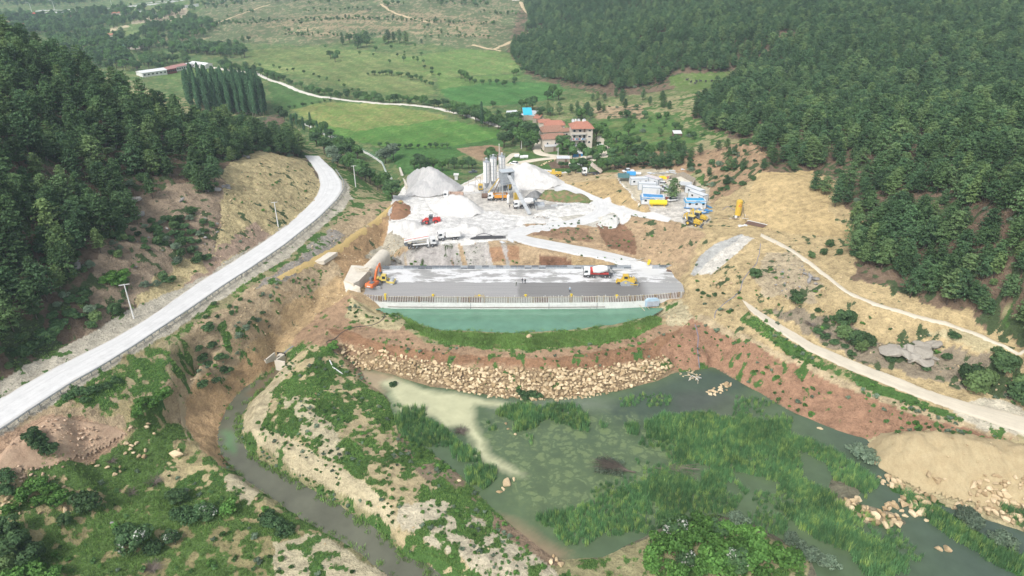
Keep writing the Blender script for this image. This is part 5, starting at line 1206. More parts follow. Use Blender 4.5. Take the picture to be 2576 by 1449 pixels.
STONES = [stone_mesh(200 + i, M_STONE, .75) for i in range(8)]; STONES2 = [stone_mesh(220 + i, M_STONE2, .7) for i in range(5)]; STONES3 = [stone_mesh(240 + i, M_ROCK, .6) for i in range(4)]
rk = []   # (x, y, z, size, set, area index)
AREAS = []
def rocks(poly, sp, smin, smax, st, label, group, hmax=None, prob=1.0, stack=False, thr=None):
    ai = len(AREAS); AREAS.append((label, group)); x, y = jgrid(GP(poly), sp, .5)
    k = RS.rand(len(x)) < prob; x, y = x[k], y[k]
    if thr is not None: k = fbm(x, y, 6, 3, 12) > thr; x, y = x[k], y[k]
    z = h(x, y)
    for a, b, c in zip(x, y, z):
        s_ = smin + (smax - smin) * RS.rand() ** 1.6
        rk.append((a, b, max(c, -8.25) + s_ * RS.uniform(.25, .6), s_, st, ai))
def rock_at(pts, smin, smax, st, label, group=None):
    ai = len(AREAS); AREAS.append((label, group))
    for p in G_many(pts):
        s_ = RS.uniform(smin, smax); rk.append((p[0], p[1], max(p[2], -8.2) + s_ * .3, s_, st, ai))
BANK = [(852,862),(900,866),(1000,893),(1100,912),(1200,924),(1330,930),(1500,924),(1600,910),(1672,896),(1690,925),(1650,955),(1560,985),(1480,1002),(1400,1010),(1300,1008),(1230,998),(1150,985),(1080,965),(1000,945),(960,930),(890,920),(860,890)]
rocks(BANK, .82, .36, .95, 0, 'tan limestone boulder in the curved stone embankment above the marsh', 'boulders of the curved embankment')
rocks([(1020,905),(1200,935),(1500,935),(1660,905),(1640,950),(1400,1005),(1230,992),(1060,955)], 2.6, .75, 1.05, 0, 'larger tan boulder lying proud in the curved stone embankment', 'larger boulders of the curved embankment')
rocks([(2200,1195),(2280,1208),(2330,1212),(2400,1228),(2480,1210),(2576,1232),(2700,1260),(2700,1370),(2576,1335),(2450,1290),(2330,1258),(2270,1240),(2220,1225)], 1.05, .45, 1.05, 0, 'tan boulder tumbled down the front of the spoil heap at lower right', 'boulders at the foot of the spoil heap', thr=.30)
rocks([(2110,1262),(2160,1255),(2180,1280),(2230,1270),(2280,1240),(2300,1228),(2330,1260),(2350,1290),(2340,1320),(2290,1300),(2250,1335),(2200,1318),(2150,1300),(2110,1280)], 1.25, .6, 1.35, 0, 'big tan boulder of the low pile lying in the shallow water at lower right', 'boulders of the pile in the water', prob=.9)
rocks([(2240,1215),(2300,1225),(2320,1245),(2270,1240)], 1.2, .5, 1.0, 0, 'tan boulder between the green strip and the boulder pile', 'boulders beside the green strip', prob=.8)
rocks([(1775,990),(1800,975),(1830,964),(1845,972),(1820,990),(1790,1002)], .9, .5, .85, 0, 'tan boulder of the small heap standing in the water right of the marsh', 'boulders of the small heap in the water')
rocks([(1700,940),(1740,928),(1770,945),(1745,962),(1720,955)], 1.1, .3, .6, 0, 'boulder by the broken timbers at the end of the embankment', 'boulders by the broken timbers', prob=.7)
rocks([(210,1080),(330,1075),(335,1095),(280,1125),(230,1150),(190,1160),(190,1120)], .95, .25, .6, 1, 'pinkish rubble stone on the flat heap beside the guard rail', 'rubble stones by the guard rail', thr=.4)
rocks([(60,1110),(160,1060),(230,1070),(200,1140),(120,1110),(40,1180)], 1.9, .2, .6, 1, 'pinkish stone scattered over the flat rubble heap', 'scattered stones on the rubble heap')
rocks([(10,1125),(130,1065),(240,1075),(320,1095),(250,1155),(150,1185),(40,1200)], 1.0, .14, .42, 1, 'small stone on the flat rubble heap', 'small stones on the rubble heap', thr=.33)
rocks([(0,1190),(80,1180),(150,1195),(130,1225),(60,1220),(0,1225)], .9, .25, .55, 1, 'pinkish stone of the small rubble fan at the left edge', 'stones of the rubble fan')
rocks([(-10,1230),(20,1240),(30,1290),(-10,1310)], .9, .3, .7, 0, 'tan boulder cut by the left edge of the picture', 'boulders at the left edge')
rocks([(40,1260),(120,1240),(170,1280),(110,1310),(50,1300)], 2.2, .4, .8, 0, 'tan boulder half hidden in brambles at lower left', 'boulders in the lower left brambles')
rock_at([(318,1118),(332,1122),(345,1116),(328,1132),(316,1142),(336,1140),(350,1148),(366,1134),(363,1150),(388,1092),(372,1068),(368,1076),(448,1148),(450,1135)], .5, .85, 0, 'pale boulder scattered on the grass beside the rubble heap', 'boulders on the grass')
rock_at([(302,1175),(303,1187),(290,1196),(232,1170),(245,1172),(270,1178),(165,1205),(160,1225),(120,1235),(195,1285)], .4, .7, 0, 'pale boulder in the meadow above the dark juniper', 'boulders in the meadow')
rock_at([(285,1318)], .6, .7, 2, 'dark grey boulder alone in the lower meadow')
rock_at([(645,1257)], .6, .65, 0, 'orange boulder on the meadow side of the stream')
rock_at([(445,1146)], 1.5, 1.6, 0, 'large flat tan slab of rock at the stream brow')
rock_at([(1331,850)], 1.15, 1.2, 0, 'single tall tan boulder standing on the grassy crest below the green pond')
rock_at([(1276,1222)], 1.5, 1.6, 0, 'largest boulder standing alone at the south edge of the weed mats')
rock_at([(1256,1243),(1265,1236),(1292,1213)], .6, .8, 0, 'smaller boulder leaning at the foot of the lone marsh boulder', 'boulders round the lone marsh boulder')
rock_at([(1296,1101),(1272,1072),(1278,1086),(1155,1210)], .5, .7, 0, 'pale boulder standing in the marsh water', 'boulders in the marsh water')
rock_at([(2045,1133),(2060,1130),(2072,1128),(2040,1140),(2052,1140),(2090,1155),(2100,1150)], .5, .8, 0, 'whitish boulder on the reed bank right of the marsh', 'whitish boulders on the reed bank')
rock_at([(2062,1080)], .7, .8, 0, 'pale boulder on the small grassy spit by the red slope')
rock_at([(2355,1385),(2380,1388)], .8, 1.1, 0, 'pale boulder on the gravel bar near the bottom right', 'boulders on the gravel bar')
rock_at([(1393,1400),(1400,1410),(1388,1416),(1412,1422)], .5, .8, 0, 'whitish slab at the muddy shore by the bottom thicket', 'slabs on the muddy shore')
rock_at([(1800,715),(1812,708),(1825,720),(1806,725),(1838,715),(1820,705)], .6, 1.0, 0, 'yellow boulder in the small heap right of the deck', 'boulders right of the deck')
rock_at([(2025,690),(2040,695),(2052,702),(2035,705)], .8, 1.4, 2, 'grey rock slab of the outcrop above the trails', 'rock slabs of the small outcrop')
rock_at([(915+150,1075),(922+150,1082)], .3, .4, 0, 'small stone in the spit grass', 'stones in the spit grass')
rocks([(980,600),(1030,600),(1010,630),(960,655),(940,650)], 1.6, .2, .5, 0, 'loose tan stone on the track behind the pump truck', 'stones behind the pump truck')
rocks([(1060,625),(1250,610),(1400,640),(1560,690),(1060,690)], 3.0, .15, .4, 0, 'loose stone on the torn bank behind the deck', 'stones on the torn bank', thr=.5)
rocks([(1560,570),(1700,570),(1720,655),(1640,640)], 2.6, .2, .55, 0, 'loose yellow stone on the slope above the haul road', 'stones above the haul road', thr=.5)
rocks([(1920,640),(2010,660),(2080,740),(1950,750)], 2.2, .2, .6, 2, 'grey stone on the slope between the two trails', 'grey stones between the trails', thr=.5)
rocks([(1650,790),(1700,770),(1760,800),(1720,830),(1670,815)], 1.5, .15, .4, 0, 'whitish stone on the shore right of the green pond', 'stones right of the pond', thr=.45)
rocks([(430,900),(520,850),(480,960),(420,990)], 2.5, .2, .5, 0, 'pale stone on the bank below the road', 'stones below the road', thr=.5)
rocks([(300,620),(420,560),(560,520),(540,640),(380,720)], 3.2, .2, .8, 2, 'grey stone on the brown slope above the cut', 'stones on the brown slope', thr=.52)
rocks([(1740,690),(1900,600),(2100,640),(2150,740),(2300,800),(2576,900),(2576,1040),(2240,920),(2000,800),(1760,770)], 2.3, .10, .42, 0, 'small yellow stone lying on the slopes right of the dam', 'small stones right of the dam', thr=.46)
rocks([(1900,450),(2050,440),(2100,560),(2140,600),(2000,600),(1860,560)], 2.6, .12, .45, 0, 'yellow stone in the bare cut above the yellow silo', 'stones in the upper cut', thr=.46)
rocks([(560,440),(700,392),(780,420),(800,500),(700,580),(560,668),(400,748),(440,650)], 2.2, .12, .5, 0, 'yellow stone on the cut slope left of the road', 'stones on the left cut', thr=.44)
rocks([(620,740),(860,560),(1000,515),(960,640),(880,740),(740,850),(600,920),(560,900)], 1.7, .10, .42, 0, 'small tan stone on the slope between road and berm', 'small stones below the road', thr=.45)
rocks([(720,910),(860,1010),(1000,1180),(1200,1330),(1400,1449),(1150,1449),(900,1230),(640,1100)], 2.2, .10, .35, 0, 'small pale stone on the spit between stream and marsh', 'small stones on the spit', thr=.5)
rocks([(400,1190),(560,1200),(800,1350),(960,1449),(700,1449),(620,1300)], 2.2, .10, .35, 0, 'small pale stone on the meadow side of the stream', 'small stones in the meadow', thr=.52)
rocks([(2190,1110),(2300,1100),(2600,1140),(2700,1250),(2450,1230),(2250,1190)], 2.6, .10, .40, 0, 'small stone on top of the spoil heap', 'small stones on the spoil heap', thr=.45)
RK = np.array([r[:4] for r in rk]); st_ = np.array([r[4] for r in rk]); ar_ = np.array([r[5] for r in rk])
inv = inview(RK[:, 0], RK[:, 1], RK[:, 2], -4, -4); show = np.where(inv, RK[:, 3] / depth_of(RK[:, :3].T), 0)
lone = np.array([AREAS[a][1] is None for a in ar_]); show = show + lone * 10
bigr = np.zeros(len(RK), bool); bigr[np.argsort(-show)[:300]] = True
SETS = [STONES, STONES2, STONES3]
for i in np.where(bigr)[0]:
    L_, Gp = AREAS[ar_[i]]; ms = SETS[st_[i]]; o = link('boulder', ms[RS.randint(len(ms))]); o.location = RK[i, :3]; s_ = RK[i, 3]
    o.scale = (s_ * RS.uniform(.85, 1.25), s_ * RS.uniform(.85, 1.1), s_ * RS.uniform(.8, 1.1)); o.rotation_euler = (RS.uniform(-.35, .35), RS.uniform(-.35, .35), RS.uniform(0, 6.28)); tag(o, L_, 'boulder', Gp)
rest = np.where(~bigr)[0]; base_i = np.array([0, 8, 13])
scatter('loose_stones', STONES + STONES2 + STONES3, RK[rest, :3], RS.uniform(-.4, .4, (len(rest), 3)) + np.column_stack([np.zeros((len(rest), 2)), RS.uniform(0, 6.28, len(rest))]),
        RK[rest, 3:4] * RS.uniform(.8, 1.2, (len(rest), 3)), base_i[st_[rest]] + RS.randint(0, 4, len(rest)), 'smaller stones filling the embankment and heaps between the boulders', cat='stones')
print('rocks', len(RK))
# the big weathered outcrop and the rock ledges in the left wood
def outcrop(pts, sz, label, m=M_ROCK, n=5, seed=0):
    rs = np.random.RandomState(seed); c = G(*pts); bm = bmesh.new()
    for i in range(n):
        me = STONES3[rs.randint(4)]; k0 = len(bm.verts); bm.from_mesh(me); bm.verts.ensure_lookup_table()
        M_ = Matrix.Translation(Vector((rs.normal() * sz * .5, rs.normal() * sz * .35, rs.uniform(-.1, .25) * sz))) @ Matrix.Rotation(rs.uniform(-.4, .4), 4, 'Y') @ Matrix.Rotation(rs.uniform(0, 6), 4, 'Z') @ Matrix.Diagonal((sz * rs.uniform(.5, .9), sz * rs.uniform(.5, .9), sz * rs.uniform(.4, .75), 1))
        bmesh.ops.transform(bm, matrix=M_, verts=bm.verts[k0:])
    me = bpy.data.meshes.new('rock_outcrop'); bm.to_mesh(me); bm.free(); me.materials.append(m); o = link('rock_outcrop', me); o.location = c; tag(o, label, 'rock'); return o
M_CLIFF = stone_mat('weathered_cliff', (.36, .33, .28), (.47, .43, .36), (.30, .28, .25))
outcrop((2290,890), 4.6, 'large weathered grey rock face beside the lower trail', M_CLIFF, 9, 3); outcrop((2345,870), 3.6, 'smaller grey rock to the right of the large rock face', M_CLIFF, 6, 4)
outcrop((190,668), 2.6, 'big dark boulder jutting out of the left pine slope', M_ROCK, 2, 5)
for i, (a, b, s_, wd) in enumerate([(540,480,2.2,'beside the yellow cut'),(565,470,2,'at the top of the yellow cut'),(330,505,2.4,'in the middle of the left wood'),(345,540,1.8,'lower in the left wood'),(210,330,2.2,'high in the left wood'),(175,300,1.8,'near the crest of the left wood'),(460,505,1.8,'above the brown slope'),(620,395,1.6,'below the last pines of the ridge')]):
    outcrop((a, b), s_, 'grey rock ledge ' + wd, M_ROCK, 3, 20 + i)

# ------------------------------------------------------------------ reeds, grass and weeds
def blades(seed, n, H, Rr, wd, m, bend=.35, low=0):
    rs = np.random.RandomState(seed); V = []; Fc = []
    for i in range(n):
        a = rs.uniform(0, 6.28); r = Rr * math.sqrt(rs.rand()); x, y = math.cos(a) * r, math.sin(a) * r; hh = H * rs.uniform(.55, 1.1); t = rs.uniform(0, 6.28); w_ = wd * rs.uniform(.7, 1.3)
        dx, dy = math.cos(t) * w_, math.sin(t) * w_; bx, by = rs.normal(0, bend * hh, 2) * .5; k = len(V)
        V += [(x - dx, y - dy, 0), (x + dx, y + dy, 0), (x + dx * .8 + bx * .3, y + dy * .8 + by * .3, hh * .6), (x - dx * .8 + bx * .3, y - dy * .8 + by * .3, hh * .6), (x + bx, y + by, hh)]
        Fc += [(k, k + 1, k + 2, k + 3), (k + 3, k + 2, k + 4)]
    return new_mesh('blades', V, Fc, m)
REEDM = [blades(300 + i, 24, 1.7, .5, .045, M_REED, .3) for i in range(3)]
REEDP = [[(990,1013),(1020,1030),(1066,1029),(1072,1053),(1126,1083),(1159,1116),(1206,1140),(1209,1163),(1176,1166),(1142,1153),(1126,1123),(1059,1125),(1002,1100)],
 [(1169,1178),(1210,1168),(1249,1180),(1249,1205),(1219,1230),(1176,1216)],
 [(1249,1035),(1279,1022),(1326,1016),(1359,1026),(1392,1018),(1446,1020),(1482,1048),(1479,1092),(1426,1072),(1372,1054),(1339,1080),(1292,1088),(1300,1060),(1252,1046)],
 [(1572,1068),(1605,1070),(1609,1098),(1580,1090)], [(1622,1064),(1672,1046),(1718,1042),(1718,1100),(1660,1110),(1625,1098)],
 [(1718,1040),(1785,1040),(1835,1058),(1861,1050),(1905,1062),(1995,1052),(1985,1100),(2051,1115),(2005,1140),(2018,1178),(2018,1205),(2105,1255),(2051,1272),(1985,1225),(1918,1205),(1851,1186),(1845,1206),(1885,1238),(1868,1258),(1835,1292),(1785,1290),(1718,1290),(1690,1200),(1700,1130)],
 [(1346,1298),(1420,1285),(1492,1262),(1542,1238),(1626,1206),(1718,1158),(1760,1200),(1718,1308),(1626,1342),(1509,1349),(1476,1372),(1406,1368),(1389,1335),(1352,1309)],
 [(1990,1098),(2095,1138),(2185,1198),(2211,1225),(2185,1240),(2101,1212),(2080,1170),(2010,1130)],
 [(1961,1278),(2020,1270),(2101,1304),(2151,1330),(2135,1388),(2068,1364),(2001,1322)], [(2151,1332),(2218,1372),(2285,1412),(2280,1460),(2185,1460),(2145,1406)],
 [(2225,1360),(2265,1366),(2255,1385),(2225,1378)], [(2250,1225),(2320,1250),(2400,1320),(2490,1372),(2600,1420),(2600,1470),(2480,1410),(2380,1345),(2300,1290)], [(2500,1280),(2576,1300),(2620,1340),(2576,1340)]]
REEDP += [[(1985,1200),(2100,1258),(2175,1332),(2070,1300),(1950,1235)], [(1880,1290),(1960,1300),(2000,1340),(1950,1350),(1890,1320)], [(1840,1060),(1905,1075),(1985,1110),(2010,1150),(1900,1120)]]
SPARSE = [[(1600,1100),(1720,1100),(1720,1160),(1640,1200),(1590,1150)], [(2160,1290),(2260,1330),(2330,1400),(2300,1420),(2200,1350)], [(1480,1230),(1640,1180),(1640,1210),(1500,1260)], [(1226,1060),(1246,1065),(1248,1090),(1232,1085)],[(1322,1095),(1345,1095),(1345,1120),(1325,1118)],[(1508,1062),(1526,1062),(1526,1082),(1508,1080)],[(1630,1120),(1670,1120),(1670,1160),(1635,1160)],
 [(1850,1000),(1950,1010),(2000,1046),(1905,1056),(1840,1046)],[(1730,975),(1770,985),(1770,1000),(1735,996)],[(1890,1240),(1980,1240),(2000,1290),(1960,1320),(1900,1290)],[(1560,1000),(1700,985),(1680,1020),(1560,1030)],[(2160,1210),(2200,1240),(2180,1262),(2160,1240)]]
P, S = [], []
for pl, sp, sc_ in [(p, .66, 1.0) for p in REEDP] + [(p, .95, .8) for p in SPARSE]:
    x, y = jgrid(np.array([W(a, b, -8)[:2] for a, b in dens(pl)]), sp, .5); jx = (fbm(x, y, 4, 2, 4) - .5) * 3
    k = .6 * fbm(x, y, 4, 3, 10) + .4 * fbm(x, y, 14, 2, 2) + RS.uniform(-.05, .05, len(x)) > (.28 if sp < .9 else .42); x, y = x[k], y[k]
    P.append(np.column_stack([x, y, np.maximum(h(x, y), -8.05)])); S.append(sc_ * (.55 + .85 * fbm(x, y, 7, 3, 12)) * RS.uniform(.8, 1.15, len(x)))
P = np.vstack(P); S = np.concatenate(S); print('reeds', len(P))
scatter('reeds', REEDM, P, np.column_stack([RS.uniform(-.08, .08, (len(P), 2)), RS.uniform(0, 6.28, len(P))]), np.column_stack([S, S, S * RS.uniform(.8, 1.2, len(P))]), RS.randint(0, 3, len(P)), 'green reeds standing in the marsh water', cat='reeds')
SRL = resample(np.array([W(a, b, -8.8) for a, b in SR]), .5); SLL = resample(np.array([W(a, b, -8.8) for a, b in SL]), .7)
qq = np.vstack([SRL + RS.normal(0, .45, SRL.shape), SLL[::2] + RS.normal(0, .5, SLL[::2].shape)]); kq = fbm(qq[:, 0], qq[:, 1], 3, 2, 6) > .42; qq = qq[kq]; qq[:, 2] = np.maximum(h(qq[:, 0], qq[:, 1]), -8.85)
EDGE_P = qq
GRASSM = [blades(320 + i, 26, .42, .42, .03, M_GRASS, .6) for i in range(3)]
x, y = jgrid(np.array([(-140, 60), (60, 60), (75, 178), (-20, 178), (-60, 190), (-100, 160)]), .72, .5)
_, _, cvv, _, _ = paint(x, y); k = (plantmask(x, y, cvv) > .5) & (cvv > .12); x, y = x[k], y[k]
x2, y2 = jgrid(GP([(985,775),(1060,820),(1130,836),(1330,842),(1470,834),(1600,812),(1650,795),(1665,815),(1600,845),(1500,868),(1330,880),(1150,868),(1060,845),(1030,815)]), .85, .5)
z = h(x, y); z2 = h(x2, y2); k = z > -8; x, y, z = x[k], y[k], z[k]
for fl in FLAT: k = ~inside(fl, x, y); x, y, z = x[k], y[k], z[k]
P = np.vstack([np.column_stack([np.r_[x, x2], np.r_[y, y2], np.r_[z, z2]]), EDGE_P]); S = np.r_[RS.uniform(.6, 1.2, len(x)) * (.6 + .8 * fbm(x, y, 6, 2, 9)), RS.uniform(1.0, 1.9, len(x2)), RS.uniform(.9, 2.2, len(EDGE_P))]
k = inview(P[:, 0], P[:, 1], P[:, 2]); P, S = P[k], S[k]; print('grass', len(P))
scatter('grass', GRASSM, P, np.column_stack([np.zeros((len(P), 2)), RS.uniform(0, 6.28, len(P))]), np.column_stack([S, S, S]), RS.randint(0, 3, len(P)), 'green grass tufts on the banks and meadow')
# weeds: small leafy clumps on bare soil
WEED = [blob_meshes(340, H=.5, R=.45, lobes=5, q=14, leaf=.2, m=M_LEAF, base=0), blob_meshes(341, H=.6, R=.5, lobes=5, q=16, leaf=.22, m=M_SILV, base=0), blob_meshes(342, H=.5, R=.5, lobes=5, q=16, leaf=.24, m=M_BRAM, base=0)]
WEED = [p[1] for p in WEED]
P, S, I = [], [], []
for pl, sp, thr, sc_ in [([(820,830),(1330,890),(1740,820),(1780,900),(1680,935),(1330,930),(860,870)], 2.1, .52, 1.1), ([(1745,800),(2000,930),(2576,1130),(2300,1120),(2000,1040),(1800,925)], 2.0, .5, 1.5),
        ([(430,900),(700,710),(840,650),(800,740),(640,880),(520,980)], 1.6, .50, 1.2), ([(720,905),(880,870),(1000,1090),(1240,1290),(1420,1449),(1100,1449),(800,1190),(620,1060)], 1.5, .5, 1.1), ([(885,750),(1020,790),(1010,830),(870,800)], 1.3, .5, 1.2),
        ([(1870,788),(2040,892),(2240,988),(2440,1064),(2400,1080),(2200,1005),(2000,910)], 1.3, .40, 1.4), ([(1740,670),(1900,640),(2200,800),(2576,900),(2576,1040),(2240,900),(1760,770)], 3.0, .5, 1.4), ([(560,430),(780,420),(790,510),(560,670),(300,800),(240,600),(420,470)], 4.0, .55, 1.3),
        ([(1060,630),(1560,640),(1600,690),(1060,690)], 3.0, .6, .8), ([(1320,570),(1600,540),(1780,590),(1640,650)], 2.6, .55, 1.1), ([(550,1000),(600,1010),(560,1080),(600,1180),(560,1180),(540,1100)], .9, .5, .8), ([(600,1040),(625,1110),(800,1215),(990,1350),(1000,1375),(860,1290),(735,1210),(610,1130)], .8, .35, .9),
        ([(0,1160),(600,1200),(900,1449),(0,1449)], 2.4, .55, 1.4), ([(1000,1110),(1100,1140),(1240,1290),(1150,1280)], 1.2, .5, 1.2), ([(2380,1080),(2600,1110),(2600,1130),(2400,1100)], 1.5, .4, 1.3)]:
    x, y = jgrid(GP(pl), sp, .5); k = fbm(x, y, 5, 3, 14) + RS.uniform(-.12, .12, len(x)) > thr; x, y = x[k], y[k]; z = h(x, y); k = z > (-8.6); x, y, z = x[k], y[k], z[k]
    P.append(np.column_stack([x, y, z - .03])); S.append(RS.uniform(.5, 1.5, len(x)) * sc_); I.append(RS.choice(3, len(x), p=[.55, .2, .25]))
P = np.vstack(P); S = np.concatenate(S); print('weeds', len(P))
S = S * .8
scatter('weeds', WEED, P, np.column_stack([np.zeros((len(P), 2)), RS.uniform(0, 6.28, len(P))]), np.column_stack([S, S, S]), np.concatenate(I), 'small green and grey weeds dotted over the bare soil')
# undergrowth of the woods and scrub on the hills
P, S, I = [], [], []
for pl, sp, thr in [(LEFTWOOD, 3.2, .40), (GP([(240,600),(350,560),(545,500),(545,640),(350,760),(200,850),(100,880),(0,940),(-60,960),(0,860),(150,760)]), 2.6, .48), (RIGHT1, 7, .5), (RIGHT2, 4, .45), (GP([(1400,300),(1640,240),(1800,330),(1700,420),(1540,400)]), 9, .5)]:
    x, y = jgrid(pl, sp, .5); k = fbm(x, y, 9, 3, 15) > thr; x, y = x[k], y[k]; z = h(x, y); k = inview(x, y, z); x, y, z = x[k], y[k], z[k]
    P.append(np.column_stack([x, y, z - .1])); S.append(RS.uniform(.5, 1.15, len(x))); I.append(RS.choice(3, len(x), p=[.5, .2, .3]))
P = np.vstack(P); S = np.concatenate(S); print('undergrowth', len(P))
scatter('undergrowth', [SHRUB[4], SHRUB[1], SHRUB[2]], P, np.column_stack([np.zeros((len(P), 2)), RS.uniform(0, 6.28, len(P))]), np.column_stack([S, S, S]), np.concatenate(I), 'scrub and undergrowth between the pines')
# ------------------------------------------------------------------ mesh builder for everything man-made
class MB:
    def __init__(s): s.V, s.F = [], []
    def _add(s, V, Fc, M=None):
        k = len(s.V); s.V += [tuple(M @ Vector(v)) if M else tuple(v) for v in V]; s.F += [tuple(k + i for i in f) for f in Fc]; return s
    def box(s, c, d, rot=(0, 0, 0), top=1.0, topx=None):
        x, y, z = d[0] / 2, d[1] / 2, d[2] / 2; tx = (topx or top)
        V = [(-x, -y, -z), (x, -y, -z), (x, y, -z), (-x, y, -z), (-x * tx, -y * top, z), (x * tx, -y * top, z), (x * tx, y * top, z), (-x * tx, y * top, z)]
        M = Matrix.Translation(Vector(c)) @ Matrix.Rotation(rot[2], 4, 'Z') @ Matrix.Rotation(rot[1], 4, 'Y') @ Matrix.Rotation(rot[0], 4, 'X')
        return s._add(V, [(0, 3, 2, 1), (4, 5, 6, 7), (0, 1, 5, 4), (1, 2, 6, 5), (2, 3, 7, 6), (3, 0, 4, 7)], M)
    def cyl(s, a, b, r, r2=None, n=12, cap=True):
        V, Fc = [], []; tube_geo(V, Fc, [a, b], [r, r if r2 is None else r2], n, cap); return s._add(V, Fc)
    def tube(s, pts, r, n=6): V, Fc = [], []; tube_geo(V, Fc, pts, [r] * len(pts), n); return s._add(V, Fc)
    def lathe(s, prof, a, b, n=16):
        """prof: (fraction along a-b, radius)"""
        a, b = Vector(a), Vector(b); V, Fc = [], []; tube_geo(V, Fc, [a + (b - a) * t for t, _ in prof], [r for _, r in prof], n); return s._add(V, Fc)
    def prof(s, pts, y0, y1):
        """outline in x-z drawn out along y"""
        n = len(pts); V = [(x, y0, z) for x, z in pts] + [(x, y1, z) for x, z in pts]
        return s._add(V, [tuple(range(n)), tuple(range(2 * n - 1, n - 1, -1))] + [(i, i + n, (i + 1) % n + n, (i + 1) % n) for i in range(n)])
    def prism(s, pts, z0, z1):
        """footprint drawn up from z0 to z1 (z1 may be a list)"""
        n = len(pts); z0 = z0 if isinstance(z0, (list, tuple)) else [z0] * n; z1 = z1 if isinstance(z1, (list, tuple)) else [z1] * n
        V = [(p[0], p[1], z) for p, z in zip(pts, z0)] + [(p[0], p[1], z) for p, z in zip(pts, z1)]
        return s._add(V, [tuple(range(n))[::-1], tuple(range(n, 2 * n))] + [(i, (i + 1) % n, (i + 1) % n + n, i + n) for i in range(n)])
    def build(s, name, m, parent=None, smooth_=False, bevel=0):
        me = new_mesh(name, s.V, s.F, m, smooth_); bm = bmesh.new(); bm.from_mesh(me); bmesh.ops.recalc_face_normals(bm, faces=bm.faces)
        if bevel: bmesh.ops.bevel(bm, geom=[e for e in bm.edges if len(e.link_faces) == 2 and e.calc_face_angle(0) > .5], offset=bevel, segments=2, affect='EDGES', clamp_overlap=True)
        bm.to_mesh(me); bm.free()
        if smooth_: me.set_sharp_from_angle(angle=rad(42))
        return link(name, me, parent)
def copy_tree(o, loc, rz, label=None, group=None, scale=None):
    c = o.copy(); COL.objects.link(c); c.location = loc; c.rotation_euler = (0, 0, rz)
    if scale: c.scale = scale
    if label: c['label'] = label
    if group: c['group'] = group
    for ch in o.children:
        d = ch.copy(); COL.objects.link(d); d.parent = c
        for g in ch.children: e = g.copy(); COL.objects.link(e); e.parent = d
    return c
def Wz(px, py, z): return tuple(W(px, py, z)[:2])
M_CONC = mat('pale_concrete', (.64, .59, .50), .9, var=.14, scale=.5, dirt=(.36, .31, .24), dirt_amt=.15)
M_CONCW = mat('whitish_concrete', (.70, .70, .68), .9, var=.12, scale=.6, dirt=(.42, .42, .40), dirt_amt=.2)
M_CONCG = mat('grey_concrete', (.34, .34, .33), .9, var=.2, scale=.8, dirt=(.22, .21, .20), dirt_amt=.2)
M_FORM = mat('formwork_sheet', (.33, .31, .29), .8, var=.3, scale=1.2, dirt=(.14, .09, .07), dirt_amt=.3)
M_FORMR = mat('reddish_formwork', (.16, .09, .07), .8, var=.3, scale=1.2)
M_STEEL = mat('galvanised_steel', (.52, .54, .55), .5, .2, var=.1); M_DSTEEL = mat('dark_steel', (.16, .18, .20), .6, .2, var=.25, scale=1.5, dirt=(.30, .31, .32), dirt_amt=.3)
M_LSTEEL = mat('light_steel', (.36, .39, .42), .6, .1, var=.25, scale=1.5, dirt=(.2, .2, .2), dirt_amt=.3)
M_YEL = mat('machine_yellow', (.62, .42, .06), .45, var=.12, dirt=(.42, .34, .18), dirt_amt=.15); M_PYEL = mat('pale_machine_yellow', (.66, .52, .14), .45, var=.12, dirt=(.42, .34, .18), dirt_amt=.15)
M_BYEL = mat('bright_yellow', (.80, .60, .03), .4, var=.08); M_ORG = mat('machine_orange', (.65, .17, .05), .4, var=.1, dirt=(.4, .2, .1), dirt_amt=.1)
M_RED = mat('signal_red', (.55, .06, .05), .4, var=.12, dirt=(.35, .15, .12), dirt_amt=.15); M_DORG = mat('dump_body_orange', (.68, .30, .04), .5, var=.15, dirt=(.45, .3, .15), dirt_amt=.2)
M_WHT = mat('white_paint', (.72, .73, .73), .35, var=.05, dirt=(.5, .48, .44), dirt_amt=.08); M_WDUST = mat('dusty_white_paint', (.82, .82, .80), .6, var=.1, dirt=(.50, .47, .42), dirt_amt=.25)
M_GLASS = mat('dark_glass', (.03, .04, .05), .12, var=.1, spec=.6); M_TYRE = mat('tyre_rubber', (.055, .055, .058), .85, var=.2); M_RIM = mat('rim_grey', (.30, .31, .32), .5, var=.1); M_BLK = mat('black_chassis', (.07, .07, .075), .7, var=.2, dirt=(.25, .23, .2), dirt_amt=.2)
M_TIMB = mat('raw_timber', (.50, .42, .30), .85, var=.2, scale=2); M_BLUE = mat('blue_tarp', (.05, .26, .55), .45, var=.3, scale=1.5, dirt=(.25, .42, .62), dirt_amt=.25); M_LBLUE = mat('pale_blue_tarp', (.42, .56, .68), .5, var=.15, scale=1)
M_CYAN = mat('cyan_roof', (.05, .48, .66), .5, var=.06); M_TILE = mat('red_roof_tile', (.40, .18, .125), .85, var=.18, scale=1.2, dirt=(.34, .16, .11), dirt_amt=.2); M_TILEO = mat('old_roof_tile', (.32, .17, .12), .9, var=.45, scale=3, dirt=(.40, .30, .22), dirt_amt=.4)
M_WALL = mat('cream_wall', (.58, .52, .45), .9, var=.06); M_CAB = mat('cabin_panel_white', (.62, .64, .66), .6, var=.06, dirt=(.45, .46, .46), dirt_amt=.1); M_FRAME = mat('cabin_frame_blue', (.22, .28, .33), .6)
M_STONEW = mat('rubble_masonry', (.36, .32, .26), .95, var=.3, scale=3); M_BROWN = mat('rusty_brown', (.18, .12, .09), .8, var=.3, scale=2); M_PIPE = mat('black_hose', (.06, .06, .065), .6, var=.1); M_BHOSE = mat('blue_grey_hose', (.20, .22, .30), .6, var=.15)
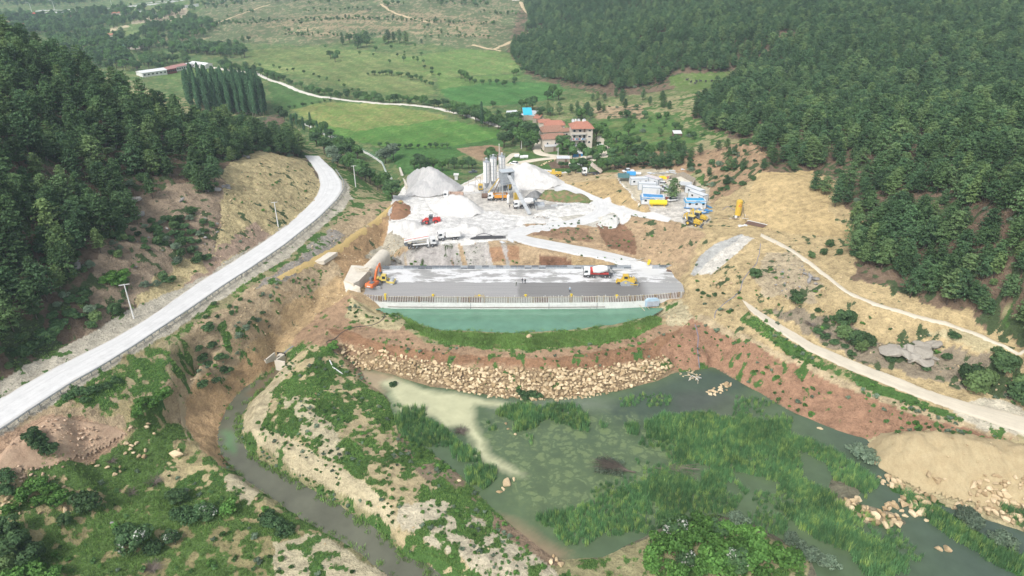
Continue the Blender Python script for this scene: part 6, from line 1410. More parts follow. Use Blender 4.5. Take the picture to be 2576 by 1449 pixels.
M_SKIN = mat('skin', (.45, .28, .20), .6, var=.05)

# ------------------------------------------------------------------ the dam under construction
def deck_material():
    b = NB('rolled_concrete_deck'); co = b.coord(); sp = b.n('SeparateXYZ'); b.l(co, sp.inputs[0]); X, Y = sp.outputs[0], sp.outputs[1]
    st = b.n('Mapping'); st.inputs['Scale'].default_value = (.13, .34, 1); b.l(co, st.inputs['Vector'])
    n1 = b.noise(1.0, 6, .68, st.outputs[0]); n2 = b.noise(2.2, 4, .7, co); n3 = b.noise(.25, 4, .6, co)
    st2 = b.n('Mapping'); st2.inputs['Scale'].default_value = (.05, 1.6, 1); b.l(co, st2.inputs['Vector']); n4 = b.noise(1.0, 4, .6, st2.outputs[0])
    damp = b.mix(b.ramp(n3.outputs[0], .3, .7), (.30, .295, .285), (.37, .365, .355))
    rear = b.mix(b.ramp(n1.outputs[0], .48, .53), (.62, .62, .62), damp)
    rear = b.mix(b.math('MULTIPLY', b.ramp(n1.outputs[0], .56, .60), .6), rear, (.27, .27, .26))
    dark = b.ramp(b.math('ADD', X, b.math('MULTIPLY', n3.outputs[0], 2.0)), 2.5, 3.5); lf = b.mix(dark, (.31, .305, .30), (.20, .195, .19))
    wet = b.math('MULTIPLY', b.ramp(X, 20, 30), b.ramp(X, 37, 43, 1, 0)); lf = b.mix(wet, lf, (.17, .165, .16))
    lf = b.mix(b.ramp(X, 39, 42), lf, (.33, .33, .325))
    lf = b.mix(1.0, lf, b.ramp(n4.outputs[0], .3, .7, .90, 1.08), 'MULTIPLY')
    edge = b.math('ADD', Y, b.math('MULTIPLY', b.math('SUBTRACT', n3.outputs[0], .5), 2.2)); c = b.mix(b.ramp(edge, 190.0, 190.5), lf, rear)
    line_ = b.math('MULTIPLY', b.ramp(edge, 189.8, 190.1), b.ramp(edge, 190.2, 190.5, 1, 0)); c = b.mix(b.math('MULTIPLY', line_, .6), c, (.2, .2, .19))
    c = b.mix(b.ramp(edge, 199.4, 200.0), c, (.62, .62, .61)); c = b.mix(1.0, c, b.ramp(n2.outputs[0], .3, .7, .92, 1.07), 'MULTIPLY')
    # the haul road's white dust spilling on to the deck
    d = b.math('ABSOLUTE', b.math('SUBTRACT', X, b.math('ADD', 42.5, b.math('MULTIPLY', n3.outputs[0], 4.0)))); f = b.math('MULTIPLY', b.ramp(d, 2.6, 4.2, 1, 0), b.ramp(edge, 193, 196)); c = b.mix(f, c, (.58, .58, .57))
    b.l(c, b.b.inputs['Base Color']); b.b.inputs['Roughness'].default_value = .85; b.bump(b.math('ADD', n4.outputs[0], n2.outputs[0]), .06, .6); return b.m
dam = empty('dam', (0, 0, 0), 0, 'long grey concrete dam under construction with a flat deck and formwork along its front', 'dam')
FL = [Wz(895, 737, 0), Wz(940, 743, 0), Wz(985, 745.5, 0), Wz(1290, 747, 0), Wz(1560, 745, 0), Wz(1640, 741, 0), Wz(1722, 733, 0)]; BK = [Wz(1706, 674, 0), Wz(958, 676, 0)]
MB().prism(FL + BK, -6.5, 0).build('deck', deck_material(), dam)
fr = resample(np.array([(p[0], p[1], 0) for p in FL]), .5)[:, :2]; cum = len(fr)
w_lo = MB(); w_lo.prism([(a, b - .22) for a, b in fr[::8]] + [(fr[-1][0], fr[-1][1] - .22)] + [(fr[-1][0], fr[-1][1] + .3)] + [(a, b + .3) for a, b in fr[::-8]], -6.4, -1.95); w_lo.build('upstream_wall', M_CONCW, dam)
wn = MB(); q0, q1 = fr[2], fr[70]
wn.prism([(q0[0], q0[1] - .30), (q1[0], q1[1] - .30), (q1[0], q1[1] - .2), (q0[0], q0[1] - .2)], -6.3, [-1.0, -4.0, -4.0, -1.0]); wn.build('left_wing', M_CONCG, dam)
wn = MB(); q0, q1 = fr[-60], fr[-2]; wn.prism([(q0[0], q0[1] - .30), (q1[0], q1[1] - .30), (q1[0], q1[1] - .2), (q0[0], q0[1] - .2)], -6.3, [-4.0, -1.6, -1.6, -4.0]); wn.build('right_wing', M_CONCG, dam)
rsd = random.Random(5)
for i in range(0, len(fr) - 4, 4):           # formwork panels, each recessed between the ribs
    a, b_ = fr[i], fr[i + 4]; an = math.atan2(b_[1] - a[1], b_[0] - a[0]); c = (a + b_) / 2; red = i < 44 or i > len(fr) - 50 or rsd.random() < .18
    MB().box((c[0], c[1] - .06, -.95 - (.0 if i > 44 else -.1)), (1.94, .1, 1.85 if rsd.random() < .85 else 1.3), (0, 0, an)).build('formwork_panel', M_FORMR if red else M_FORM, dam)
for i in range(1, len(fr) - 1, 2 if len(fr) > 300 else 1):
    a = fr[i]; hgt = 2.05 + (rsd.random() * .5 if rsd.random() < .2 else 0)
    MB().box((a[0], a[1] - .2, -1.95 + hgt / 2), (.15, .18, hgt)).build('rib', M_TIMB if rsd.random() < .1 else M_CONCW, dam)
MB().tube([(a, b - .3, .02) for a, b in fr[::10]], .07, 4).build('top_rail', M_TIMB, dam); MB().tube([(a, b - .45, -3.35) for a, b in fr[20:-40:10]], .08, 5).build('water_pipe', M_BROWN, dam)
for px in (1090+95, 1300+80, 1440+60): # expansion joints
    x = W(px, 760, -3)[0]; y = np.interp(x, fr[:, 0], fr[:, 1]); MB().box((x, y - .26, -4.1), (.12, .1, 4.0)).build('joint', M_DSTEEL, dam)
xr = np.arange(W(963, 676, 0)[0], W(1706, 674, 0)[0] - 2.2, 2.3)
gap0, gap1 = W(1593, 676, 0)[0], W(1637, 676, 0)[0]
for x in xr:
    if gap0 - 1 < x + 1.1 < gap1 + .5: continue
    y = BK[1][1] + (BK[0][1] - BK[1][1]) * (x - BK[1][0]) / (BK[0][0] - BK[1][0]) - .35
    MB().box((x + 1.15, y, .86), (2.24, .12, .75)).build('rear_panel', M_DSTEEL if rsd.random() < .5 else M_LSTEEL, dam); MB().box((x + 1.15, y - .08, .28), (2.24, .12, .50)).build('rear_panel', M_LSTEEL if rsd.random() < .7 else M_DSTEEL, dam)
    if rsd.random() < .75: MB().cyl((x + rsd.random() * 2, y + .15, 0), (x + rsd.random() * .2 + 1, y + .2, 1.5), .03, n=4).build('rebar', M_BROWN, dam)
for k, (px, py, zt, ln, lab) in enumerate([(970,738,.9,2.0,'yellow steel bracket nearest the excavator on the dam edge'),(1090,741,.7,3.5,'second yellow steel bracket from the left hanging down the dam face'),(1322,741,.6,3.2,'yellow steel bracket hanging on the middle of the dam face'),(1437,741,.8,3.6,'yellow steel bracket hanging below the person in light blue'),(1551,739,.5,1.1,'short yellow steel bracket on the dam edge below the bulldozer'),(1206,741,.5,.5,'small yellow winch on the timber platform of the dam edge')]):
    x, y = W(px, 743, 0)[:2]; o = empty('steel_bracket', (x, y - .5, 0), 0, lab, 'bracket')
    MB().box((0, -.1, zt - ln / 2), (.42, .25, ln)).build('beam', M_BYEL, o); MB().box((0, .15, zt - .25), (.7, .5, .16)).build('head', M_BYEL, o); MB().box((0, .3, .12), (1.6, .12, .1)).build('cross_bar', M_TIMB, o)
o = empty('timber_platform', (*W(1206, 744, 0)[:2], 0), 0, 'small timber working platform on the middle left of the dam edge', 'platform')
for i in range(4): MB().box((0, -.9 + i * .32, .15), (3.2, .12, .06)).build('plank', M_TIMB, o)
for sx in (-1.2, 0, 1.2): MB().box((sx, -.4, .35), (.1, .1, 1.2)).build('post', M_TIMB, o)
# left abutment: outlet structure with a rounded tunnel shell
ab = empty('outlet_structure', (0, 0, 0), 0, 'pale concrete outlet structure with rounded tunnel shell at the left end of the deck', 'outlet structure')
MB().prism([Wz(889, 713, 3.3), Wz(903, 706, 3.3), Wz(921, 688, 3.3), Wz(934, 672, 3.3), Wz(905, 668, 3.3), Wz(884, 667, 3.3), Wz(866, 704, 3.3)], -2, 3.3).build('block', M_CONC, ab)
MB().prism([Wz(864, 706, 2.8), Wz(886, 713, 2.9), Wz(906, 722, 2.2), Wz(899, 735, .6), Wz(870, 735, .6)], -5, [2.8, 2.9, 2.2, .6, .6]).build('nose', M_CONC, ab)
MB().prism([Wz(870, 733, .9), Wz(899, 731, 1.0), Wz(899, 744, -.6), Wz(868, 748, -1.2)], -6, [.9, 1.0, -.6, -1.2]).build('apron', M_CONC, ab)
A0 = np.array([*Wz(921, 690, 1.0), 0]); B0 = np.array([*Wz(960, 650, 1.0), 0]); dv = (B0 - A0) / np.linalg.norm(B0 - A0); nv = np.array([-dv[1], dv[0], 0]); Lg = np.linalg.norm(B0 - A0) + 2.5
def vault(p, L_, R_, z0, hw, th, name, m):
    V, Fc = [], []; n = 12
    for k, s_ in enumerate((0, L_)):
        for rr in (R_, R_ - th):
            for i in range(n + 1):
                a = math.pi * i / n; V.append(tuple(p + dv * s_ + nv * (math.cos(a) * rr) + np.array([0, 0, z0 + hw + math.sin(a) * rr])))
            V.append(tuple(p + dv * s_ + nv * (-rr) + np.array([0, 0, z0]))); V.append(tuple(p + dv * s_ + nv * rr + np.array([0, 0, z0])))
    m_ = n + 3
    for i in range(m_ - 1): Fc += [(i, i + 1, 2 * m_ + i + 1, 2 * m_ + i), (m_ + i, 3 * m_ + i, 3 * m_ + i + 1, m_ + i + 1), (i, m_ + i, m_ + i + 1, i + 1), (2 * m_ + i, 2 * m_ + i + 1, 3 * m_ + i + 1, 3 * m_ + i)]
    Fc += [(m_ - 1, 0, 2 * m_, 3 * m_ - 1), (m_ - 1, 2 * m_ - 1, m_, 0), (2 * m_, 3 * m_, 4 * m_ - 1, 3 * m_ - 1)]
    mb = MB(); mb._add(V, Fc); return mb.build(name, m, ab, True)
vault(A0 - dv * .5, Lg, 2.3, -2.5, 3.6, .5, 'tunnel_shell', M_CONC)
for i in range(7): p = W(900 + i * 5, 676 + (i % 3) * 4, 3.3); MB().box((p[0], p[1], 3.4), (3.0, .12, .08), (0, 0, .3 * (i % 4) - .4)).build('plank', M_TIMB, ab)

# ------------------------------------------------------------------ pond side hut, gangway, loose things round the deck
p = G(1643, 772); o = empty('pump_hut', (p[0] - .5, p[1] + 1.0, -3.6), rad(8), 'pump hut covered with pale blue tarpaulin at the right end of the green pond', 'hut')
MB().prof([(-2.1, 0), (2.1, 0), (2.1, 2.0), (1.2, 2.6), (-1.6, 2.6), (-2.1, 2.0)], -1.3, 1.3).build('tarpaulin_cover', M_LBLUE, o, bevel=.06); MB().box((.1, -1.34, .9), (3.6, .05, 1.7)).build('front_sheet', mat('grey_plastic_sheet', (.42, .44, .50), .5, var=.3, scale=1), o)
for sx in (-2, 2): MB().box((sx, -1.2, -.6), (.14, .14, 1.4)).build('post', M_TIMB, o)
for i, (a, b, c, d, lab) in enumerate([(1600,758,1622,782,'timber beam sloping to the pond left of the pump hut'),(1613,758,1634,778,'second timber beam beside the pump hut'),(1597,770,1628,769,'horizontal timber across the two pond beams'),(1520,765,1625,757,'long thin handrail pole from the dam face to the pump hut')]):
    A, B = W(a, b, -3.0 if b < 765 else -3.9), W(c, d, -3.8 if d > 765 else -3.0); MB().tube([tuple(A), tuple(B)], .09, 5).build('timber_beam', M_TIMB)
    o2 = COL.objects[-1]; tag(o2, lab, 'timber')
p = W(1687, 682, 0); o = MB().box((p[0], p[1], .06), (2.6, 1.5, .1), (0, 0, -.35)).build('steel_plate', M_BROWN); tag(o, 'dark brown plate lying at the right end of the deck', 'plate')
p = W(1632, 661, 1.2); o = MB().box((p[0], p[1], 1.4), (.7, .8, 1.6), (.2, .2, 0)).build('yellow_chute', M_BYEL); tag(o, 'bright yellow chute standing where the haul road meets the deck', 'chute')
p = W(1300, 705, 0)
p = G(820, 656); Vp = [G(792, 658), G(827, 641), G(851, 650), G(817, 668)]; zt = max(v[2] for v in Vp) + .25
o = MB().prism([v[:2] for v in Vp][::-1], zt - 1.2, zt).build('concrete_slab', M_CONC); tag(o, 'square concrete slab lying beside the yellow track left of the dam', 'slab')
# hoses and pipes
def hose(pts, r, m, label, lift=.1, z=None, cat='hose'):
    P = np.array(gl(pts)); P = resample(P, 1.2); P[:, 0] += (fbm(P[:, 0], P[:, 1], 3, 2, 1) - .5) * .8; zz = np.maximum(h(P[:, 0], P[:, 1]), -8) + lift
    o = MB().tube([(a, b, c) for a, b, c in zip(P[:, 0], P[:, 1], zz)], r, 5).build('hose', m, None, True); return tag(o, label, cat)
hose([(868,832),(896,822),(938,819),(955,810),(967,797),(972,783),(984,778)], .09, M_PIPE, 'black hose running over the red berm to the green pond')
hose([(868,832),(850,845),(822,858),(822,866),(840,885),(850,893)], .09, M_PIPE, 'black hose continuing down the left end of the berm')
hose([(828,905),(834,912),(840,925),(860,940)], .16, mat('white_hose', (.66, .66, .66), .6), 'fat white hose lying in the mud beside the brown shallows')
hose([(1912,615),(1911,640),(1900,668),(1880,690),(1868,706),(1862,730),(1840,752),(1815,770),(1800,785),(1798,802)], .10, M_BHOSE, 'long blue grey hose winding down the yellow slope right of the deck')
hose([(1748,818),(1757,850),(1757,880),(1755,905),(1758,925)], .10, M_BHOSE, 'blue grey hose crossing the red slope down to the marsh')
hose([(1815,530),(1830,520),(1850,530),(1862,540)], .08, M_BHOSE, 'thin hose between the cabins and the yellow silo')
hose([(1875,555),(1868,515),(1862,500)], .07, M_PIPE, 'thin black cable beside the yellow silo')
hose([(712,893),(722,882),(738,870)], .14, M_BHOSE, 'grey pipe leaning on the culvert head wall')
o = empty('pipe_bundle', G(1228, 600), rad(2), 'bundle of long black pipes lying on the edge of the white yard', 'pipe bundle')
for i in range(9): MB().tube([(-6.2 + i * .25, -.9 + i * .22, .25 + .12 * (i % 3)), (0, -.7 + i * .2, .3 + .12 * (i % 3)), (6.0 - (i % 4) * .8, -.4 + i * .2, .3 + .1 * (i % 2))], .13, 6).build('pipe', M_PIPE, o, True)
MB().tube([(-4 + 5 * t, .8 + math.sin(t * 3.14) * 1.0, .8 + .3 * math.sin(t * 3)) for t in np.linspace(0, 1, 9)] + [(1.4, 1.0, .7), (.2, .5, .6), (-1.4, .3, .5)], .10, 6).build('pipe_loop', M_PIPE, o, True)
def debris(pts, n, spread, lab, mats_, L_=2.2, cat='debris', seed=1):
    rs = random.Random(seed); c = G(*pts); o = empty('debris_pile', c, 0, lab, cat)
    for i in range(n):
        m = rs.choice(mats_); x, y = rs.gauss(0, spread[0]), rs.gauss(0, spread[1]); zz = hs1(c[0] + x, c[1] + y) - c[2] + .15 + rs.random() * .3; sheet = m in (M_BLUE, M_LBLUE, M_WHT, M_CAB)
        MB().box((x, y, zz), (L_ * rs.uniform(.5, 1.1), (.9 if sheet else .16) * rs.uniform(.7, 1.4), .08 if not sheet else .12), (rs.uniform(-.15, .15), rs.uniform(-.12, .12), rs.uniform(0, 3.14))).build('sheet' if sheet else 'board', m, o)
debris((1280, 610), 22, (2.0, .7), 'heap of splintered boards below the black pipe bundle', [M_TIMB, M_TIMB, M_CAB], 2.4, 'boards', 2)
debris((1612, 656), 10, (2.0, .5), 'few loose boards beside the haul road above the deck', [M_TIMB, M_CONCW], 2.4, 'boards', 3)
debris((1757, 532), 40, (3.2, 2.2), 'untidy pile of boards and blue tarpaulins behind the backhoe loaders', [M_TIMB, M_TIMB, M_BLUE, M_WHT, M_BROWN, M_CAB], 2.6, 'site debris', 4)
debris((1665, 436), 30, (4.2, .8), 'row of scrap sheets and pipes along the back of the cabin yard', [M_STEEL, M_CAB, M_LSTEEL, M_TIMB], 2.4, 'scrap', 5)
debris((1858, 549), 14, (2.4, .6), 'timber boards lying at the foot of the yellow silo', [M_TIMB, M_BROWN, M_CONCW], 2.4, 'boards', 6)
debris((1870, 568), 6, (.9, .4), 'small pile of white sacks below the yellow silo', [M_WHT], 1.0, 'sacks', 7)
debris((1365, 548), 16, (1.8, .7), 'scrap timber at the foot of the conveyor', [M_TIMB, M_BROWN, M_STEEL], 1.8, 'scrap', 8)
debris((1745, 950), 12, (1.8, 1.0), 'broken timbers of a small platform at the marsh edge', [M_TIMB, M_CONCW], 2.8, 'timbers', 9)
debris((1215, 484), 12, (3.0, .6), 'rubble and boards left of the silos', [M_TIMB, M_STEEL, M_BROWN], 1.6, 'scrap', 10)
o = empty('formwork_stack', G(1899, 566), rad(-38), 'stack of brown formwork panels with a white edge at the top of the trail', 'formwork panels')
for i in range(5): MB().box((i * .1, -.9 + i * .45, .15 + i * .07), (6.2, .42, .1), (.1, 0, 0)).build('panel', M_FORMR if i % 2 else M_BROWN, o)
MB().box((.2, 1.5, .35), (6.6, .35, .3)).build('white_liner', M_WHT, o)
# guard rail along the road
MRL = mat('guard_rail_grey', (.27, .29, .29), .6)
gr = empty('guard_rail', (0, 0, 0), 0, 'long steel guard rail along the valley side of the white road', 'guard rail')
gp = resample(res_n(np.array(ROAD_R[:-1]), 400), 2.4); rz_ = h(gp[:, 0], gp[:, 1])
c_ = np.array([p[:2] for p in ROAD_L]).mean(0); off = np.array([.35, -.2])
gm = MB(); gq = [(p[0] + off[0], p[1] + off[1], z) for p, z in zip(gp, rz_)]
gm.tube([(a, b, z + .72) for a, b, z in gq], .15, 4).build('rail', MRL, gr); MB().tube([(a, b, z + .5) for a, b, z in gq], .05, 4).build('rail', M_STEEL, gr)
pm_ = MB().box((0, 0, .3), (.16, .16, 1.0)).build('post', MRL, gr); pm_.location = gq[0]
for q in gq[1:]: d = link('post', pm_.data, gr); d.location = q
# utility poles
def pole(pb, hgt, label, rz=0, bar=2.0, group=None):
    p = G(*pb); o = empty('utility_pole', p, rz, label, 'utility pole', group); MB().cyl((0, 0, -.4), (0, 0, hgt), .20, .12, 8).build('mast', M_CONCW, o, True)
    MB().box((0, 0, hgt - .15), (bar, .16, .14)).build('cross_arm', M_CONCW, o)
    for sx in (-.45, 0, .45): MB().cyl((sx * bar, 0, hgt - .1), (sx * bar, 0, hgt + .22), .06, n=6).build('insulator', M_BROWN, o)
    return o
pole((337, 801), 9.6, 'pale concrete utility pole on the left shoulder of the road, nearest the camera', rad(20), 2.4); pole((700, 570), 8.6, 'concrete utility pole by the road at the foot of the yellow cut', rad(20)); pole((895, 470), 8.8, 'concrete utility pole outside the road bend above the gully', rad(10))
pole((1256, 395), 6.5, 'thin pole behind the silos', 0, .8); pole((1403, 408), 6.8, 'thin pole in front of the tin shed', 0, .8); pole((1312, 374), 6, 'thin pole beside the large trees of the village', 0, .8)
# culvert head at the stream
cu = empty('culvert_head', (0, 0, 0), 0, 'concrete culvert head with wing walls where the stream comes out', 'culvert')
zt, zb = -5.6, -9.6
def wallP(a, b, th, z1, z0=zb, nm='wing_wall', m=M_CONC):
    A, B = np.array(a), np.array(b); d = (B - A) / np.linalg.norm(B - A); n = np.array([-d[1], d[0]]) * th; return MB().prism([A, B, B + n, A + n], z0, z1).build(nm, m, cu)
a1, a2, a3 = np.array(Wz(651, 904, zt)), np.array(Wz(668, 906, zt)), np.array(Wz(692, 887, zt)); b1, b2, b3 = np.array(Wz(716, 911, zt)), np.array(Wz(690, 906, zt)), np.array(Wz(713, 890, zt))
wallP(a1, a2, .4, zt); wallP(a2, a3, .4, zt); wallP(b2, b1, .4, zt); wallP(b2, b3, -.4, zt)
c0 = (a3 + b3) / 2; dd = (b3 - a3) / np.linalg.norm(b3 - a3); wd = np.linalg.norm(b3 - a3) / 2; nn = np.array([-dd[1], dd[0]]) * 1.0; V, Fc = [], []
n = 12
for k in (0, 1):
    for rr in (wd * .95, wd * .70):
        for i in range(n + 1): a = math.pi * i / n; q = c0 + nn * k - dd * math.cos(a) * rr; V.append((q[0], q[1], -7.3 + math.sin(a) * rr))
for i in range(n): Fc += [(i, i + 1, n + 2 + i, n + 1 + i), (2 * n + 2 + i, 3 * n + 3 + i, 3 * n + 4 + i, 2 * n + 3 + i), (i, 2 * n + 2 + i, 2 * n + 3 + i, i + 1), (n + 1 + i, n + 2 + i, 3 * n + 4 + i, 3 * n + 3 + i)]
mb = MB(); mb._add(V, Fc); mb.build('arch', M_CONC, cu); q0, q1 = c0 + nn * .8 - dd * wd, c0 + nn * .8 + dd * wd; MB().prism([q0, q1, q1 + nn * .1, q0 + nn * .1], -9.5, -5.9).build('painted_barrel_shade', mat('painted_inner_shade', (.03, .03, .03), .9), cu)  # near-black panel behind the arch paints the shade inside the culvert
# canal wall with green railing, wall by the heap, valve pillar
P = resample(np.array(gl([(745,308),(775,318),(810,338),(850,352),(890,372),(930,392),(960,412),(972,440),(985,452)])), 2.0); o = empty('canal_wall', (0, 0, 0), 0, 'pale canal wall with green railing running between the fields and the gully', 'canal wall')
zz = h(P[:, 0], P[:, 1]) + .9; mb = MB()
for i in range(len(P) - 1):
    d = (P[i + 1] - P[i])[:2]; d /= np.linalg.norm(d); nn_ = np.array([-d[1], d[0]]) * .5; mb.prism([P[i][:2], P[i + 1][:2], P[i + 1][:2] + nn_, P[i][:2] + nn_], [zz[i] - 2, zz[i + 1] - 2, zz[i + 1] - 2, zz[i] - 2], [zz[i], zz[i + 1], zz[i + 1], zz[i]])
mb.build('wall', M_CONCW, o); MGR = mat('green_railing', (.12, .33, .28), .5); MB().tube([(a, b, z + 1.0) for (a, b, _), z in zip(P, zz)], .06, 4).build('rail', MGR, o)
for (a, b, _), z in zip(P, zz): MB().box((a, b, z + .45), (.08, .08, 1.0)).build('post', MGR, o)
A, B = G(1008, 424), G(1026, 478); d = (B - A)[:2]; d /= np.linalg.norm(d); nn_ = np.array([-d[1], d[0]]) * -.8; o = MB().prism([A[:2], B[:2], B[:2] + nn_, A[:2] + nn_], -6, [A[2] + .7, B[2] + 1.0, B[2] + 1.0, A[2] + .7]).build('retaining_wall', M_CONC); tag(o, 'straight concrete wall holding the left side of the grey gravel heap', 'wall')
p = G(1148, 452); o = empty('valve_tower', p, 0, 'small concrete pillar with a flat cap behind the grey gravel heap', 'concrete pillar'); MB().box((0, 0, 1.0), (1.3, 1.3, 2.4)).build('pillar', M_CONCW, o); MB().box((0, 0, 2.35), (2.2, 2.2, .35)).build('cap', M_CONCW, o)
# ------------------------------------------------------------------ machines (x forward, z up)
_wheels = {}
def wheel(o, x, y, r, w_=.32, rim=M_RIM, n=14):
    key = (round(r, 2), round(w_, 2), rim.name)
    if key not in _wheels:
        a = MB().lathe([(0, r * .82), (.15, r), (.85, r), (1, r * .82)], (0, -w_ / 2, 0), (0, w_ / 2, 0), n); _wheels[key] = [a, None]
        t = a.build('wheel', M_TYRE, o, False); rm = MB().cyl((0, -w_ / 2 - .02, 0), (0, w_ / 2 + .02, 0), r * .52, n=10).build('rim', rim, t); _wheels[key] = (t.data, rm.data)
    else: t = link('wheel', _wheels[key][0], o); link('rim', _wheels[key][1], t)
    t.location = (x, y, r); return t
def axle(o, xs, half, r, w_=.34, rim=M_RIM):
    for x in xs:
        for s_ in (-1, 1): wheel(o, x, s_ * half, r, w_, rim)
def truck_cab(o, x, m=M_WHT, lower=M_BLK):
    """cab-over cab whose front is at x"""
    MB().prof([(x - 2.0, 1.0), (x, 1.0), (x + .02, 1.9), (x - .12, 2.85), (x - .35, 3.05), (x - 2.0, 3.05)], -1.2, 1.2).build('cab', m, o, bevel=.07)
    MB().prof([(x - .5, .45), (x + .08, .45), (x + .08, 1.1), (x - .5, 1.1)], -1.22, 1.22).build('bumper', lower, o)
    MB()._add([(x + .035, -1.08, 1.85), (x + .035, 1.08, 1.85), (x - .09, 1.02, 2.72), (x - .09, -1.02, 2.72)], [(0, 1, 2, 3)]).box((x - .01, 0, 1.8), (.04, 2.0, .06)).build('windscreen', M_GLASS, o)
    for s_ in (-1, 1):
        MB().prof([(x - 1.3, 1.95), (x - .25, 1.9), (x - .35, 2.65), (x - 1.3, 2.65)], s_ * 1.21 - .015, s_ * 1.21 + .015).build('side_window', M_GLASS, o)
        MB().box((x - .02, s_ * 1.42, 2.2), (.1, .16, .6)).build('mirror', M_BLK, o); MB().box((x + .1, s_ * .9, .8), (.06, .3, .18)).build('headlight', M_WDUST, o)
def chassis(o, x0, x1): MB().box(((x0 + x1) / 2, 0, .95), (x1 - x0, .9, .28)).box(((x0 + x1) / 2 - .3, .95, .75), ((x1 - x0) * .22, .45, .5)).box(((x0 + x1) / 2 - .3, -.95, .75), ((x1 - x0) * .22, .45, .5)).build('chassis', M_BLK, o)
def fenders(o, xs, r=.55, m=M_BLK):
    for x in xs:
        for s_ in (-1, 1): MB().prof([(x - r - .1, .75), (x - r * .7, 1.2), (x + r * .7, 1.2), (x + r + .1, .75), (x + r, .75), (x + r * .6, 1.1), (x - r * .6, 1.1), (x - r, .75)], s_ * 1.05 - .17, s_ * 1.05 + .17).build('mudguard', m, o)
def tipper_body(o, L_, Hb, m, x0, z0, inner=M_BLK, load=None, covered=False, rake=.0, parent=None):
    t = .08; par = parent or o; mb = MB(); hw = 1.25
    mb.box((x0 + L_ / 2, 0, z0 + .06), (L_, 2 * hw, .12)); 
    for s_ in (-1, 1):
        mb.box((x0 + L_ / 2, s_ * hw, z0 + Hb / 2), (L_, t, Hb))
        for k in range(6): mb.box((x0 + L_ * (k + .5) / 6, s_ * (hw + .07), z0 + Hb / 2), (.1, .08, Hb))
    mb.box((x0 + L_, 0, z0 + Hb / 2 + .1), (t, 2 * hw, Hb + .2)); mb.box((x0, 0, z0 + Hb * .45), (t, 2 * hw, Hb * .9)); mb.box((x0 + L_ + .3, 0, z0 + Hb + .15), (.7, 2 * hw, .08))
    b = mb.build('tipper_body', m, par)
    if load: MB().box((x0 + L_ / 2, 0, z0 + Hb * .6), (L_ - .2, 2 * hw - .1, Hb * .5), top=.5, topx=.8).build('load', load, par)
    if covered: MB().box((x0 + L_ / 2, 0, z0 + Hb + .05), (L_, 2 * hw, .12)).build('cover', m, par)
    return b
def dump_truck(pb, rz, label, body, L_=5.4, axles4=True, load=None, covered=False, raised=0, Hb=1.3):
    p = G(*pb) if len(pb) == 2 else pb; o = empty('dump_truck', p, rz, label, 'dump truck'); tot = L_ + 2.6; xf = tot / 2; chassis(o, -xf, xf - 1.6); truck_cab(o, xf)
    xs = ([xf - 1.35, xf - 3.1, -xf + 2.3, -xf + 1.0] if axles4 else [xf - 1.4, -xf + 2.3, -xf + 1.0]); axle(o, xs, 1.05, .52); fenders(o, xs[:1])
    if raised:
        pv = empty('raised_body_frame', (-xf + .5, 0, 1.3), 0); pv.parent = o; pv.rotation_euler = (0, -raised, 0)
        bpy.data.objects.remove(pv); Mx = Matrix.Translation((-xf + .5, 0, 1.3)) @ Matrix.Rotation(-raised, 4, 'Y') @ Matrix.Translation((xf - .5, 0, -1.3))
        b = tipper_body(o, L_, Hb, body, -xf, 1.3); b.data.transform(Mx); MB().cyl((xf - 2.6, 0, 1.1), (xf - 3.3, 0, 3.7), .12, .08, 8).build('hydraulic_ram', M_STEEL, o)
    else: tipper_body(o, L_, Hb, body, -xf, 1.25, load=load, covered=covered)
    return o
def mixer_truck(pb, rz, label, front=M_RED, z=None):
    p = list(G(*pb)) if len(pb) == 2 else list(pb)
    o = empty('mixer_truck', p, rz, label, 'mixer truck'); chassis(o, -4.6, 2.9); truck_cab(o, 4.6)
    axle(o, [3.2, 1.5, -2.2, -3.5], 1.05, .52); fenders(o, [3.2, 1.5, -2.2, -3.5])
    MB().lathe([(0, .75), (.06, 1.0), (.35, 1.25), (.6, 1.2), (.85, .8), (1, .45)], (1.95, 0, 2.35), (-3.6, 0, 3.05), 20).build('drum', M_WDUST, o, True)
    MB().lathe([(0, .78), (.5, 1.0), (1, 1.02)], (2.15, 0, 2.33), (1.75, 0, 2.38), 20).build('drum_front_ring', front, o, True); MB().lathe([(0, .82), (1, .45)], (-2.8, 0, 2.95), (-3.75, 0, 3.08), 16).build('drum_rear', M_LSTEEL, o, True)
    MB().box((2.35, 0, 2.0), (.5, 1.5, 1.9)).build('water_tank', front, o, bevel=.08); MB().box((-.6, 0, 1.25), (5.6, 1.3, .25)).build('drum_frame', front if front is M_RED else M_BLK, o)
    MB().box((-3.4, 0, 1.9), (.3, 1.5, 1.4)).build('rear_pedestal', M_DSTEEL, o); MB().prof([(-4.4, 3.3), (-3.6, 3.9), (-3.5, 3.2), (-4.2, 2.7)], -.5, .5).build('hopper', M_DSTEEL, o)
    MB().prof([(-4.2, 2.5), (-5.5, 1.5), (-5.55, 1.35), (-4.3, 2.25)], -.22, .22).build('chute', M_DSTEEL, o); return o
